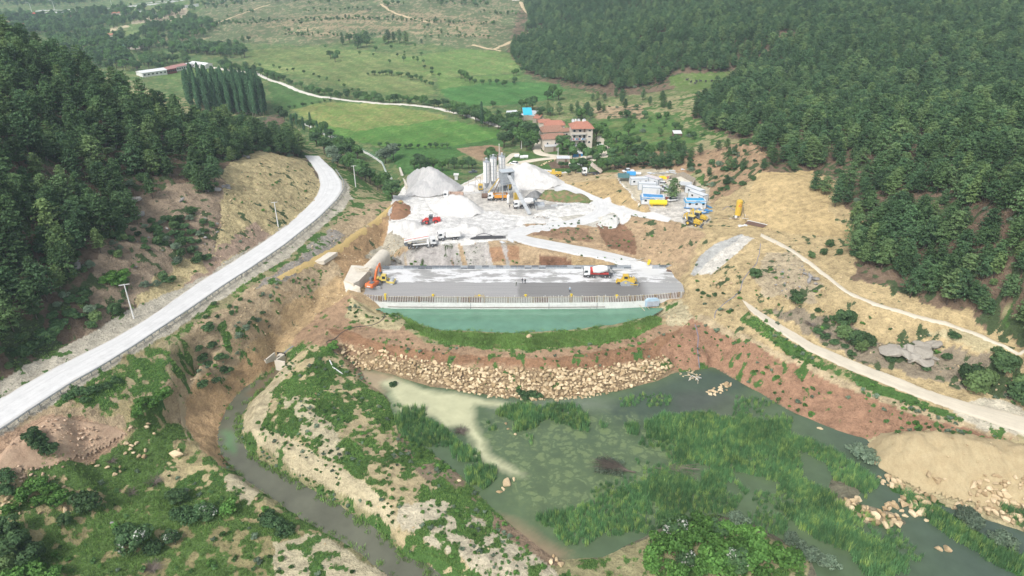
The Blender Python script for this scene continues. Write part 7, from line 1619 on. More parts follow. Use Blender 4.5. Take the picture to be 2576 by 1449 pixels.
def tracks(o, L_, w_, Hh, ys, m=M_BLK):
    for s_ in (-1, 1):
        t = MB().prof([(-L_ / 2, .25), (-L_ / 2 + .3, 0), (L_ / 2 - .3, 0), (L_ / 2, .25), (L_ / 2, Hh - .2), (L_ / 2 - .3, Hh), (-L_ / 2 + .3, Hh), (-L_ / 2, Hh - .2)], s_ * ys - w_ / 2, s_ * ys + w_ / 2).build('track', m, o)
        for k in (-1, 1): MB().cyl((k * (L_ / 2 - .42), s_ * ys - w_ / 2 - .03, Hh / 2), (k * (L_ / 2 - .42), s_ * ys + w_ / 2 + .03, Hh / 2), Hh * .36, n=10).build('track_wheel', M_RIM, t)
def beam(o, pts, wd, hts, name, m):
    """tapered arm seen from the side as a band along pts"""
    up, dn = [], []
    for i, (x, z) in enumerate(pts):
        a = pts[max(i - 1, 0)]; b = pts[min(i + 1, len(pts) - 1)]; d = Vector((b[0] - a[0], b[1] - a[1])).normalized(); n_ = Vector((-d.y, d.x)) * hts[i] / 2
        up.append((x + n_.x, z + n_.y)); dn.append((x - n_.x, z - n_.y))
    return MB().prof(up + dn[::-1], -wd / 2, wd / 2).build(name, m, o)
# excavator on the deck
p = W(940, 723, 0); o = empty('excavator', (p[0], p[1], 0), rad(8), 'orange crawler excavator with folded boom at the left end of the deck', 'excavator')
tracks(o, 4.6, .6, .95, 1.35, M_CONCG); up_ = rad(62)
def rt(ob): ob.rotation_euler = (0, 0, up_); ob.location = (0, 0, 0); return ob
rt(MB().prof([(-2.7, 1.1), (1.4, 1.1), (1.4, 1.9), (-.2, 2.1), (-2.5, 2.3), (-2.75, 1.9)], -1.35, 1.35).build('upper_body', M_ORG, o, bevel=.1)); rt(MB().box((-1.2, -.3, 2.33), (1.5, 1.3, .1)).build('engine_cover', M_DSTEEL, o)); rt(MB().box((-2.72, 0, 1.6), (.1, 1.2, .35)).build('rear_plate', M_WHT, o))
rt(MB().prof([(-.2, 1.7), (1.35, 1.7), (1.3, 2.6), (.95, 3.1), (-.2, 3.1)], .35, 1.3).build('cab', M_DSTEEL, o, bevel=.05)); rt(MB().prof([(.0, 2.2), (1.1, 2.2), (1.05, 2.6), (.85, 2.95), (0, 2.95)], 1.3, 1.33).box((1.33, .82, 2.35), (.04, .75, .8)).build('cab_window', M_GLASS, o))
rt(beam(o, [(1.2, 1.9), (2.3, 4.3), (3.4, 5.5), (4.7, 6.0)], .5, [.6, .75, .6, .4], 'boom', M_ORG)); rt(beam(o, [(4.6, 6.2), (4.9, 4.4), (4.7, 3.2)], .35, [.5, .45, .3], 'stick', M_ORG))
rt(MB().cyl((2.4, -.15, 3.1), (3.9, -.15, 4.9), .1, .08, 6).cyl((3.2, .1, 5.7), (4.5, .1, 6.6), .09, .07, 6).build('hydraulic_ram', M_STEEL, o)); rt(MB().prof([(4.3, 3.2), (5.0, 3.2), (5.1, 2.5), (4.6, 2.0), (3.9, 2.3), (4.2, 2.7)], -.5, .5).build('bucket', M_DSTEEL, o))
# roller
p = W(968, 712, 0); o = empty('road_roller', (p[0], p[1], 0), rad(-4), 'pale yellow road roller with steel drum behind the orange excavator', 'road roller')
axle(o, [-1.6], 1.0, .8, .55, M_BYEL); MB().prof([(-2.9, 1.0), (-.3, 1.0), (-.3, 1.7), (-1.0, 1.95), (-2.8, 1.8)], -.8, .8).build('engine_body', M_PYEL, o, bevel=.1); MB().prof([(-.9, 1.1), (.7, 1.1), (.8, 2.2), (.6, 2.95), (-.8, 2.95)], -.75, .75).build('cab', M_PYEL, o, bevel=.05)
MB().box((-.05, -.77, 2.2), (1.0, .03, .9)).box((.74, 0, 2.3), (.04, 1.2, .9)).box((-.05, .77, 2.2), (1.0, .03, .9)).build('cab_window', M_GLASS, o)
MB().cyl((2.3, -1.05, .78), (2.3, 1.05, .78), .78, n=20).build('drum', M_STEEL, o, True)
for s_ in (-1, 1): MB().prof([(.7, .9), (1.4, .55), (3.3, .55), (3.3, 1.05), (1.4, 1.15), (.7, 1.3)], s_ * 1.15 - .08, s_ * 1.15 + .08).build('drum_frame', M_PYEL, o)
MB().box((3.25, 0, .95), (.18, 2.3, .45)).build('drum_frame', M_PYEL, o)
p = W(1504, 696, 0); mixer_truck((p[0], p[1], 0), rad(178), 'mixer truck with big white drum and red water tank standing on the deck')
# bulldozer
p = W(1578, 714, 0); o = empty('bulldozer', (p[0], p[1], 0), rad(-3), 'yellow bulldozer spreading dark gravel on the right part of the deck', 'bulldozer')
for s_ in (-1, 1):
    t = MB().prof([(-2.3, .3), (-1.9, 0), (1.7, 0), (2.1, .35), (1.9, .7), (-.4, 1.55), (-1.0, 1.55), (-2.3, .8)], s_ * 1.2 - .3, s_ * 1.2 + .3).build('track', M_LSTEEL, o); MB().cyl((-.7, s_ * 1.2 - .33, 1.1), (-.7, s_ * 1.2 + .33, 1.1), .4, n=12).build('drive_wheel', M_PYEL, t)
MB().prof([(-1.9, .7), (2.2, .7), (2.2, 1.9), (.5, 2.1), (-1.9, 1.9)], -.85, .85).build('engine_body', M_YEL, o, bevel=.08); MB().prof([(-1.6, 1.8), (.3, 1.8), (.2, 3.1), (-1.5, 3.1)], -.85, .85).build('cab', M_YEL, o, bevel=.06); MB().box((-.65, -.87, 2.5), (1.1, .03, .75)).box((.29, 0, 2.5), (.04, 1.3, .8)).box((-.65, .87, 2.5), (1.1, .03, .75)).build('cab_window', M_GLASS, o)
MB().prof([(2.9, .05), (3.1, .05), (3.25, .7), (3.1, 1.5), (2.95, 1.5), (3.05, .7)], -1.9, 1.9).build('blade', M_LSTEEL, o)
for s_ in (-1, 1): MB().box((1.9, s_ * 1.6, .55), (2.4, .16, .22)).build('push_arm', M_YEL, o); MB().cyl((1.6, s_ * .95, 2.3), (3.0, s_ * .9, 1.1), .09, n=6).build('hydraulic_ram', M_YEL, o)
MB().prof([(-1.8, 1.2), (-3.2, 1.5), (-3.6, .5), (-3.3, .5), (-3.0, 1.0), (-1.8, .7)], -.7, .7).build('ripper', M_YEL, o); MB().cyl((1.2, .3, 2.0), (1.2, .3, 2.8), .09, n=8).build('exhaust', M_BLK, o)
# red wheel loader
def wheel_loader(pb, rz, label, m, rim, s_=1.0):
    p = G(*pb); o = empty('wheel_loader', p, rz, label, 'wheel loader'); axle(o, [1.7, -1.6], 1.05, .82, .6, rim)
    MB().prof([(-3.3, 1.0), (-.4, 1.0), (-.4, 2.1), (-3.0, 2.25), (-3.3, 1.9)], -.95, .95).build('engine_body', m, o, bevel=.08); MB().prof([(-.6, 1.2), (.9, 1.2), (.95, 2.3), (.7, 3.3), (-.5, 3.3)], -.75, .75).build('cab', M_DSTEEL, o, bevel=.05)
    MB().box((.15, -.77, 2.6), (1.1, .03, 1.0)).box((.86, 0, 2.6), (.04, 1.2, 1.1)).box((.15, .77, 2.6), (1.1, .03, 1.0)).build('cab_window', M_GLASS, o); MB().prof([(.7, 1.0), (2.3, 1.0), (2.1, 1.7), (.9, 1.7)], -.5, .5).build('front_frame', m, o)
    for s2 in (-1, 1): beam(o, [(1.2, 1.9), (2.6, 1.5), (3.7, .5)], .16, [.35, .4, .25], 'lift_arm', m).location = (0, s2 * .55, 0); fenders(o, [], .9)
    for x in (1.7, -1.6):
        for s2 in (-1, 1): MB().prof([(x - .9, 1.3), (x - .6, 1.8), (x + .6, 1.8), (x + .9, 1.3), (x + .6, 1.68), (x - .6, 1.68)], s2 * 1.05 - .3, s2 * 1.05 + .3).build('mudguard', m, o)
    MB().prof([(3.4, 1.2), (3.3, .3), (3.7, .05), (4.7, .05), (4.7, .15), (3.8, .25), (3.6, 1.15)], -1.4, 1.4).build('bucket', M_DSTEEL, o); MB().cyl((-2.2, .4, 2.2), (-2.2, .4, 2.9), .08, n=8).build('exhaust', M_BLK, o); return o
wheel_loader((1086, 562), rad(184), 'red wheel loader working at the low white stone heap', M_RED, M_RED)
dump_truck((1130, 602), rad(192), 'dusty white dump truck with a closed body parked beside the concrete pump', M_WDUST, 4.9, False, covered=True, Hb=2.0)
dump_truck((1141, 500), rad(180), 'white cab dump truck half hidden behind the white stone heap', mat('worn_red_body', (.55, .42, .34), .7, var=.4, scale=1.5, dirt=(.4, .12, .08), dirt_amt=.3), 5.2)
dump_truck((1252, 503), rad(184), 'dump truck with orange body and white cab parked under the batching plant', M_DORG, 5.2, True, load=M_GG)
dump_truck((1487, 440), rad(184), 'white dump truck with its body raised on the earth road below the houses', mat('grey_brown_body', (.52, .46, .40), .7, var=.3, scale=1), 5.2, False, raised=rad(36), Hb=1.4)
mixer_truck((1322, 523), rad(190), 'white mixer truck loading behind the inclined conveyor', M_WDUST)
# concrete pump truck
p = G(1060, 621); o = empty('concrete_pump_truck', p, rad(14), 'white concrete pump truck with folded boom at the lower left corner of the yard', 'pump truck'); chassis(o, -5, 3); truck_cab(o, 5)
axle(o, [3.6, 2.0, -1.6, -2.9, -4.1], 1.05, .52); fenders(o, [3.6, -1.6, -2.9])
for k, (z0, z1, yy) in enumerate([(3.4, 2.6, -.5), (3.1, 2.2, 0), (3.6, 2.9, .45), (2.9, 2.0, .75)]): beam(o, [(2.9, z0), (-1.5, (z0 + z1) / 2 - .05), (-5.6, z1)], .3, [.4, .36, .3], 'boom_section', M_WDUST).location = (0, yy, 0)
MB().cyl((2.3, 0, 1.2), (2.3, 0, 3.4), .5, .4, 10).build('turret', M_WDUST, o); MB().tube([(2.6, -.2, 3.7), (-1.5, -.2, 3.35), (-5.4, -.2, 2.9)], .08, 6).build('concrete_line', M_RED, o); MB().prof([(-5.4, 1.0), (-4.6, 1.0), (-4.5, 1.9), (-5.7, 1.9)], -.7, .7).build('hopper', M_DSTEEL, o)
for s_ in (-1, 1): MB().box((-.2, s_ * 1.15, 1.45), (5.4, .3, .35)).build('outrigger', M_WDUST, o); MB().box((2.4, s_ * 1.25, 1.2), (.25, .25, 1.6)).build('outrigger_leg', M_WDUST, o)
# motor grader
p = G(1392, 445); o = empty('motor_grader', p, rad(176), 'yellow motor grader on the earth road behind the white stone heap', 'motor grader'); axle(o, [3.4, -1.5, -2.8], 1.0, .62, .4, M_YEL)
MB().prof([(-3.6, .9), (-.6, .9), (-.6, 1.9), (-3.4, 2.0)], -.7, .7).build('engine_body', M_YEL, o, bevel=.06); MB().prof([(-.7, 1.0), (.7, 1.0), (.8, 2.9), (-.6, 2.9)], -.75, .75).build('cab', M_YEL, o); MB().box((.1, -.77, 2.3), (.9, .03, .8)).box((.78, 0, 2.3), (.04, 1.2, .8)).build('cab_window', M_GLASS, o)
beam(o, [(.6, 1.5), (2.2, 2.0), (3.9, 1.2)], .35, [.4, .35, .35], 'front_frame', M_YEL); MB().box((1.5, 0, .5), (.25, 3.4, .6), (0, 0, .35)).build('blade', M_DSTEEL, o); MB().cyl((1.5, 0, .9), (1.5, 0, 1.15), .8, n=14).build('turning_circle', M_YEL, o)
# backhoe loaders
def backhoe(pb, rz, label, s_=1.0):
    p = G(*pb); o = empty('backhoe_loader', p, rz, label, 'backhoe loader', scale=s_); axle(o, [-1.1], .95, .75, .5, M_YEL); axle(o, [1.4], .9, .5, .4, M_YEL)
    MB().prof([(.3, .8), (2.1, .8), (2.1, 1.6), (.3, 1.8)], -.5, .5).build('hood', M_YEL, o, bevel=.06); MB().prof([(-1.5, 1.0), (.35, 1.0), (.4, 1.8), (.2, 2.75), (-1.4, 2.75)], -.8, .8).build('cab', M_DSTEEL, o); MB().box((-.6, 0, 2.82), (1.9, 1.7, .12)).build('cab_roof', M_PYEL, o)
    MB().box((-.6, -.82, 2.1), (1.3, .03, .9)).box((.36, 0, 2.2), (.04, 1.3, .8)).build('cab_window', M_GLASS, o)
    for s2 in (-1, 1): beam(o, [(.4, 1.9), (1.9, 1.6), (2.9, .6)], .14, [.3, .3, .22], 'lift_arm', M_YEL).location = (0, s2 * .65, 0)
    MB().prof([(2.7, 1.0), (2.6, .25), (2.9, .05), (3.6, .05), (3.6, .14), (3.0, .25), (2.9, .95)], -1.15, 1.15).build('front_bucket', M_DSTEEL, o)
    beam(o, [(-1.6, 1.0), (-2.2, 2.4), (-2.0, 3.5)], .3, [.4, .4, .3], 'rear_boom', M_YEL); beam(o, [(-2.0, 3.5), (-2.9, 2.6), (-3.0, 1.6)], .25, [.3, .3, .22], 'rear_stick', M_YEL); MB().prof([(-3.3, 1.7), (-2.8, 1.7), (-2.7, 1.2), (-3.1, 1.0)], -.35, .35).build('rear_bucket', M_DSTEEL, o)
backhoe((1742, 566), rad(-38), 'yellow backhoe loader nearer the camera at the corner of the cabin yard', 1.15); backhoe((1758, 555), rad(-35), 'second yellow backhoe loader right behind the first', 1.1)
# cars
def car(pb, rz, label, kind='car', m=M_WHT, sc_=1.0):
    p = G(*pb); o = empty('pickup_truck' if kind == 'pickup' else 'parked_car', p, rz, label, 'pickup' if kind == 'pickup' else 'car', scale=sc_)
    if kind == 'pickup': b = [(-2.5, .45), (2.4, .45), (2.45, .9), (1.5, 1.05), (-2.5, 1.05)]; c = [(-.6, 1.0), (1.5, 1.0), (.9, 1.7), (-.5, 1.7)]
    else: b = [(-2.2, .4), (2.1, .4), (2.15, .8), (1.2, .95), (-2.1, 1.0)]; c = [(-2.0, .95), (1.3, .93), (.6, 1.5), (-1.3, 1.5)]
    MB().prof(b, -.88, .88).build('body', m, o, bevel=.08); MB().prof(c, -.76, .76).build('cabin_glass', M_GLASS, o); zt_ = c[2][1]; MB().box(((c[2][0] + c[3][0]) / 2, 0, zt_ + .03), (c[2][0] - c[3][0], 1.46, .06)).build('roof', m, o); axle(o, [1.4, -1.4], .78, .34, .24); return o
car((1580, 434), rad(190), 'white pickup parked behind the dark green shade roof', 'pickup'); car((1664, 466), rad(175), 'white car parked right of the pale roofed cabin'); car((1672, 477), rad(170), 'white car parked behind the lone dark tree'); car((1678, 482), rad(165), 'silver car next to the white one behind the lone tree', 'car', M_STEEL)
car((1691, 506), rad(200), 'white car standing under the right side of the lone dark tree'); car((1511, 371), rad(120), 'white car parked on the lane right of the apartment house'); car((1447, 419), rad(170), 'old white truck cab standing in the bushes above the motor grader', 'pickup', M_WDUST, 1.25); car((1293, 414), rad(150), 'small white vehicle at the field edge right of the silos', 'car', M_WDUST); car((352, 26), rad(10), 'tiny white car on the distant terrace road'); car((1190, 435), rad(30), 'small dark vehicle on the track left of the silos', 'pickup', M_DSTEEL, .8)
# people
def person(pb, rz, label, top, legs, head, z=None, hgt=1.75, stride=.16, arm=.12):
    p = list(W(pb[0], pb[1], z)) if z is not None else list(G(*pb)); o = empty('person', p, rz, label, 'person', scale=hgt / 1.75)
    J = [(0,0,.96),(0,0,1.2),(0,0,1.44),(0,0,1.53),(0,.02,1.66),(-.09,0,.90),(-.10,stride,.50),(-.10,stride*.9,.07),(-.10,stride*.9+.16,.03),(.09,0,.90),(.10,-stride*.4,.50),(.10,-stride,.08),(.10,-stride+.15,.03),(-.19,0,1.42),(-.25,-arm*.5,1.15),(-.24,arm,.92),(-.24,arm+.05,.83),(.19,0,1.42),(.25,arm*.5,1.15),(.24,-arm*.3,.92),(.24,-arm*.2,.83)]
    E = [(0,1),(1,2),(2,3),(3,4),(0,5),(5,6),(6,7),(7,8),(0,9),(9,10),(10,11),(11,12),(2,13),(13,14),(14,15),(15,16),(2,17),(17,18),(18,19),(19,20)]
    R = [.15,.14,.15,.06,.105,.10,.07,.05,.045,.10,.07,.05,.045,.075,.052,.04,.045,.075,.052,.04,.045]
    me = bpy.data.meshes.new('body'); me.from_pydata(J, E, []); ob = bpy.data.objects.new('body', me); COL.objects.link(ob); md = ob.modifiers.new('s', 'SKIN'); ob.modifiers.new('d', 'SUBSURF').levels = 1
    for i, v in enumerate(me.skin_vertices[0].data): v.radius = (R[i], R[i] * .8); v.use_root = (i == 0)
    dg = bpy.context.evaluated_depsgraph_get(); m2 = bpy.data.meshes.new_from_object(ob.evaluated_get(dg)); bpy.data.objects.remove(ob)
    for m in (M_SKIN, top, legs, M_BLK): m2.materials.append(m)
    for f in m2.polygons:
        c = f.center; f.material_index = 0 if c.z > 1.5 or (c.z < .9 and abs(c.x) > .2) else 1 if c.z > .94 else 2 if c.z > .1 else 3
    link('body', m2, o); hm = MB().lathe([(0, .125), (.45, .12), (.8, .085), (1, .02)], (0, 0, 1.68), (0, 0, 1.82), 10)
    if head is not M_BLK: hm.cyl((0, .03, 1.675), (0, .03, 1.695), .155, n=12)
    hm.build('hair' if head is M_BLK else 'helmet', head, o, True)
cl = lambda n, c: mat(n, c, .85, var=.15)
person((1299, 720), rad(60), 'person in greenish work clothes and white helmet walking on the deck', cl('green_jacket', (.16, .20, .15)), cl('grey_green_trousers', (.13, .15, .11)), M_WHT, 0)
person((1314, 712), rad(-20), 'person in dark navy clothes standing left in the pair on the deck', cl('navy_jacket', (.03, .045, .07)), cl('navy_trousers', (.035, .04, .05)), M_BLK, 0, stride=.05); person((1321, 714), rad(30), 'person all in black standing right in the pair on the deck', cl('black_jacket', (.015, .015, .018)), cl('black_trousers', (.015, .015, .018)), M_BLK, 0, stride=.08)
person((1433, 735), rad(170), 'person in light blue shirt near the front edge of the deck', cl('light_blue_shirt', (.35, .48, .60)), cl('dark_trousers', (.03, .03, .04)), M_WHT, 0, stride=.06); person((1282, 525), rad(10), 'person in black walking in front of the batching plant', cl('black_jacket2', (.015, .015, .018)), cl('black_trousers2', (.02, .02, .02)), M_BLK)

# ------------------------------------------------------------------ batching plant
def silo(pb, label, H, z_c, r=1.35, par=None):
    p = G(*pb); o = empty('cement_silo', (p[0], p[1], p[2]), 0, label, 'silo')
    MB().cyl((0, 0, z_c), (0, 0, H - .3), r, n=24).build('shell', M_WDUST, o, True); MB().lathe([(0, .35), (1, r)], (0, 0, z_c - 2.4), (0, 0, z_c), 20).build('cone', M_LSTEEL, o, True)
    MB().lathe([(0, r), (1, r * .45)], (0, 0, H - .3), (0, 0, H + .1), 20).build('top', M_LSTEEL, o, True); MB().cyl((0, 0, H), (0, 0, H + 1.0), .32, n=10).build('filter', M_LSTEEL, o); MB().cyl((0, 0, H + 1.0), (0, 0, H + 1.15), .42, n=10).build('filter_cap', M_WHT, o)
    nb = int((H - z_c) / 1.55)
    for k in range(nb + 1): zz = z_c + (H - .4 - z_c) * k / nb; MB().cyl((0, 0, zz), (0, 0, zz + .07), r + .03, n=24).build('band', M_LSTEEL, o)
    for i in range(10): a = i * math.pi / 5; MB().box((math.cos(a) * r, math.sin(a) * r, H + .25), (.05, .05, 1.0)).build('railing_post', M_STEEL, o)
    MB().tube([(math.cos(i * math.pi / 6) * r, math.sin(i * math.pi / 6) * r, H + .72) for i in range(13)], .035, 4).build('railing', M_STEEL, o)
    for i in range(4): a = math.pi / 4 + i * math.pi / 2; MB().box((math.cos(a) * r * .95, math.sin(a) * r * .95, (z_c + .6) / 2 - .2), (.2, .2, z_c + 1.0)).build('leg', M_STEEL, o)
    for i in range(4): a = math.pi / 4 + i * math.pi / 2; b = a + math.pi / 2; MB().tube([(math.cos(a) * r * .95, math.sin(a) * r * .95, .6), (math.cos(b) * r * .95, math.sin(b) * r * .95, z_c - .8)], .06, 4).build('brace', M_STEEL, o)
    MB().box((0, -r - .12, (H + z_c) / 2), (.4, .05, H - z_c)).build('ladder', M_LSTEEL, o); MB().box((0, 0, .25), (3.0, 3.0, .9)).build('footing', M_CONCG, o)
silo((1225, 487), 'leftmost of the three white cement silos', 13.6, 4.8); silo((1242, 484), 'middle one of the three white cement silos', 14.6, 5.0); silo((1263, 478), 'rightmost of the three white cement silos, behind the tower', 14.4, 5.0)
p = G(1275, 500); o = empty('batching_tower', p, rad(20), 'grey sheet metal batching tower raised on steel legs right of the silos', 'batching tower')
nS = 8
for fx, fy, ln_, rz in [(0, -1.8, 4.8, 0), (0, 1.8, 4.8, 0), (-2.4, 0, 3.6, math.pi / 2), (2.4, 0, 3.6, math.pi / 2)]:
    k = 8 if rz == 0 else 6
    for i in range(k):
        t = (i + .5) / k - .5
        if fx == 0 and fy < 0 and 4 <= i <= 5: zc, hz = 7.6, 1.6
        else: zc, hz = 9.1, 4.6
        MB().box((fx + (t * ln_ if rz == 0 else 0), fy + (t * ln_ if rz else 0), zc), (ln_ / k - .03, .1, hz), (0, 0, rz)).build('wall_sheet', M_LSTEEL, o)
MB().box((.3, -1.75, 9.6), (1.25, .05, 2.4)).build('painted_opening_shade', MATS['painted_inner_shade'], o); MB().prof([(-2.8, 11.35), (2.8, 11.35), (2.8, 11.5), (-2.8, 11.5)], -2.2, 2.2).build('eaves', M_STEEL, o)  # near-black sheet in the wall gap stands for the unlit interior
MB().box((0, 0, 11.8), (5.5, 4.3, .55), top=.12, topx=.6).build('roof', mat('roof_sheet_grey', (.40, .44, .47), .5, var=.08), o); MB().box((0, 0, 6.7), (5.6, 4.6, .18)).build('platform', M_LSTEEL, o)
for sx in (-2.3, 0, 2.3):
    for sy in (-1.8, 1.8): MB().box((sx, sy, 3.3), (.24, .24, 6.8)).build('leg', M_STEEL, o)
for sx, sy in ((-1, -1), (1, -1), (1, 1), (-1, 1)): MB().tube([(sx * 2.3, -1.85 if sy < 0 else 1.85, .5 if sx < 0 else 6), (0, -1.85 if sy < 0 else 1.85, 6 if sx < 0 else .5)], .07, 4).build('brace', M_STEEL, o)
MB().tube([(-2.7, -2.2, 7.6), (2.7, -2.2, 7.6)], .04, 4).build('railing', M_STEEL, o); MB().box((.8, -.6, 5.4), (2.0, 1.6, 2.0), topx=.5, top=.5, rot=(math.pi, 0, 0)).build('mixer_hopper', M_YEL, o); MB().box((0, .3, 4.3), (4.0, 2.4, 1.4)).build('mixer', M_DSTEEL, o)
MB().tube([(-2.6, -2.3, .2), (-2.6, -1.2, 6.7)], .12, 4).build('stair', M_LSTEEL, o)
for a, b, m in [((-3.2, .5, 8.6), (-7.4, 1.0, 3.0), M_YEL), ((-3.0, -.6, 8.2), (-5.6, -.4, 3.0), M_BROWN)]: MB().cyl(a, b, .17, n=8).build('screw_conveyor', m, o)
# conveyor
A = np.array([*Wz(1281, 452, 13.2), 13.2]); p1 = G(1332, 541); A = np.array([p[0] + .7, p[1] - 1.6, p[2] + 9.6]); o = empty('conveyor', p1, 0, 'long inclined covered conveyor running from the ground up to the batching tower', 'conveyor')
B = A - p1; D = B / np.linalg.norm(B); Ld = np.linalg.norm(B); sd = np.cross(D, [0, 0, 1]); sd /= np.linalg.norm(sd); upv = np.cross(sd, D); nseg = 11
def bar(a, b, wd, th, nm, m):
    a, b = np.array(a, float), np.array(b, float); V = []
    for q in (a, b):
        for s1, s2 in ((-1, 0), (1, 0), (1, 1), (-1, 1)): V.append(tuple(q + sd * s1 * wd / 2 + upv * s2 * th))
    return MB()._add(V, [(0, 1, 2, 3), (7, 6, 5, 4), (0, 4, 5, 1), (1, 5, 6, 2), (2, 6, 7, 3), (3, 7, 4, 0)]).build(nm, m, o)
for i in range(nseg): bar(D * (Ld * (i + .03) / nseg) + upv * .35, D * (Ld * (i + .97) / nseg) + upv * .35, 1.35, .35, 'cover_panel', M_STEEL)
bar(D * 0, D * Ld, 1.0, .3, 'belt_frame', M_LSTEEL)
for s_ in (-1, 1): MB().tube([tuple(sd * s_ * .95 + upv * 1.0), tuple(D * Ld + sd * s_ * .95 + upv * 1.0)], .05, 4).build('handrail', M_STEEL, o)
for t in (.12, .38, .64):
    for s_ in (-1, 1): q = D * Ld * t + sd * s_ * .7; MB().tube([tuple(q), (q[0] + s_ * .3, q[1], hs1(p1[0] + q[0], p1[1] + q[1]) - p1[2] - .3)], .09, 4).build('leg', M_STEEL, o)
for i in range(10): q = D * Ld * (i + .5) / 10 + sd * .95; MB().tube([tuple(q), tuple(q + upv * 1.0)], .035, 4).build('handrail_post', M_STEEL, o)
p = G(1279, 514); o = empty('white_tank', p, 0, 'upright white cylindrical tank beside the orange dump truck', 'tank'); MB().lathe([(0, .45), (.12, .62), (.9, .62), (1, .3)], (0, 0, .5), (0, 0, 3.9), 16).build('shell', M_WHT, o, True); MB().box((0, 0, .3), (1.0, 1.0, .6)).build('base', M_CONCG, o)
p = G(1298, 514); o = MB().box((0, 0, 2.3), (1.9, .9, 4.7)).build('yellow_silo_wall', M_YEL); o.location = p; o.rotation_euler = (0, 0, .3); tag(o, 'tall yellow steel panel standing behind the conveyor foot', 'panel')
p = G(1224, 498); o = empty('steel_pipe', p, 0, 'big brown steel pipe lying left of the orange dump truck', 'pipe'); MB().lathe([(0, .95), (1, .95)], (-1.9, 0, .95), (1.6, .2, .95), 18).build('shell', M_BROWN, o, True); MB().cyl((-1.93, 0, .95), (-1.90, 0, .95), .8, n=18).build('painted_mouth_shade', MATS['painted_inner_shade'], o)  # near-black disc on the closed end paints the shaded hollow of the pipe
p = G(1209, 479); o = empty('generator', p, .1, 'yellow generator cabinet left of the silos', 'generator'); MB().box((0, 0, 1.6), (1.8, 1.4, 2.2)).build('cabinet', M_YEL, o, bevel=.05); MB().box((0, -.72, 1.6), (1.2, .04, 1.2)).build('grille', M_DSTEEL, o); MB().box((0, 0, .25), (1.8, 1.4, .5)).build('base', M_BLK, o)
p = G(1190, 478); o = empty('scaffold', p, 0, 'thin open steel frame left of the yellow generator', 'scaffold')
for sx in (-1.8, 1.0, 3.2): MB().cyl((sx, 0, 0), (sx, 0, 4.0), .07, n=5).build('post', M_BROWN, o)
MB().tube([(-1.8, 0, 4), (3.2, 0, 4)], .07, 5).build('top_bar', M_BROWN, o); MB().tube([(1.0, 0, 4), (3.2, 0, 1)], .06, 5).build('brace', M_BROWN, o)
o = empty('aggregate_bins', G(1350, 530), rad(12), 'low grey wall and railing of the aggregate bins right of the conveyor', 'aggregate bins')
for i in range(6): MB().box((i * 2.5, 2.6 - .02 * i, .5), (2.4, .15, 1.1)).build('wall_panel', M_STEEL if i % 2 else M_CONCG, o)
for i in range(4): MB().box((0, i * .9, .8), (.12, .12, 1.8)).build('post', M_STEEL, o)
MB().box((4.0, 1.4, .2), (7.5, 2.2, .25), (0, 0, 0)).build('ramp_slab', M_CONCG, o); MB().box((2.2, 3.9, 1.2), (3.6, 2.0, .12), (rad(28), 0, 0)).build('sheet_roof', M_LSTEEL, o); MB().box((13.6, 1.6, .5), (.15, 2.4, 1.1)).build('end_wall', M_STEEL, o)

# ------------------------------------------------------------------ site cabins
def cabin(pb, rz, L_, D_, label, roof=M_CAB, wins=2, cover=None, H=2.5, name='site_cabin'):
    p = G(*pb); o = empty(name, p, rz, label, 'site cabin'); n = max(3, int(L_ / 1.15))
    for i in range(n):
        for sy in (-1, 1): MB().box((-L_ / 2 + L_ * (i + .5) / n, sy * D_ / 2, H / 2), (L_ / n - .03, .06, H - .1)).build('wall_panel', M_CAB, o)
    for sx in (-1, 1):
        for i in range(2): MB().box((sx * L_ / 2, -D_ / 4 + i * D_ / 2, H / 2), (.06, D_ / 2 - .03, H - .1)).build('wall_panel', M_CAB, o)
    for sx in (-1, 1):
        for sy in (-1, 1): MB().box((sx * L_ / 2, sy * D_ / 2, H / 2), (.16, .16, H)).build('corner_post', M_FRAME, o)
    MB().box((0, 0, H + .06), (L_ + .1, D_ + .1, .14)).build('roof_frame', M_FRAME, o); MB().box((0, 0, H + .16), (L_ - .15, D_ - .15, .08)).build('roof', roof, o)
    for i in range(wins): w1 = MB().box((-L_ / 2 + L_ * (i + .5) / wins + .2, -D_ / 2 - .04, 1.5), (1.1, .06, .9)).build('window', M_WHT, o); MB().box((-L_ / 2 + L_ * (i + .5) / wins + .2, -D_ / 2 - .08, 1.5), (.9, .03, .7)).build('pane', M_GLASS, w1)
    MB().box((L_ / 2 - .9, -D_ / 2 - .04, 1.05), (.85, .05, 1.95)).build('door', M_STEEL, o)
    if cover: 
        rs = np.random.RandomState(int(abs(p[0] * 7))); nx, ny = 9, 5; V = []
        for j in range(ny):
            for i in range(nx):
                ed = i in (0, nx - 1) or j in (0, ny - 1); V.append((-L_ / 2 - .3 + (L_ + .6) * i / (nx - 1), -D_ / 2 - .3 + (D_ + .6) * j / (ny - 1), H + .32 + rs.uniform(-.08, .14) - (.75 + rs.uniform(-.2, .3) if ed else 0)))
        MB()._add(V, [(j * nx + i, j * nx + i + 1, (j + 1) * nx + i + 1, (j + 1) * nx + i) for j in range(ny - 1) for i in range(nx - 1)]).build('tarpaulin', cover, o)
    return o
cabin((1606, 463), rad(3), 6.9, 2.8, 'glass fronted white site cabin nearest the dark green shade roof', wins=3); cabin((1642, 462), rad(-48), 7.0, 2.8, 'site cabin with pinkish white roof standing obliquely behind the others', mat('pinkish_roof', (.60, .55, .55), .6)); cabin((1627, 476), rad(-5), 6.8, 2.7, 'white site cabin, upper one of the pair behind the blue tarpaulin roof', wins=0)
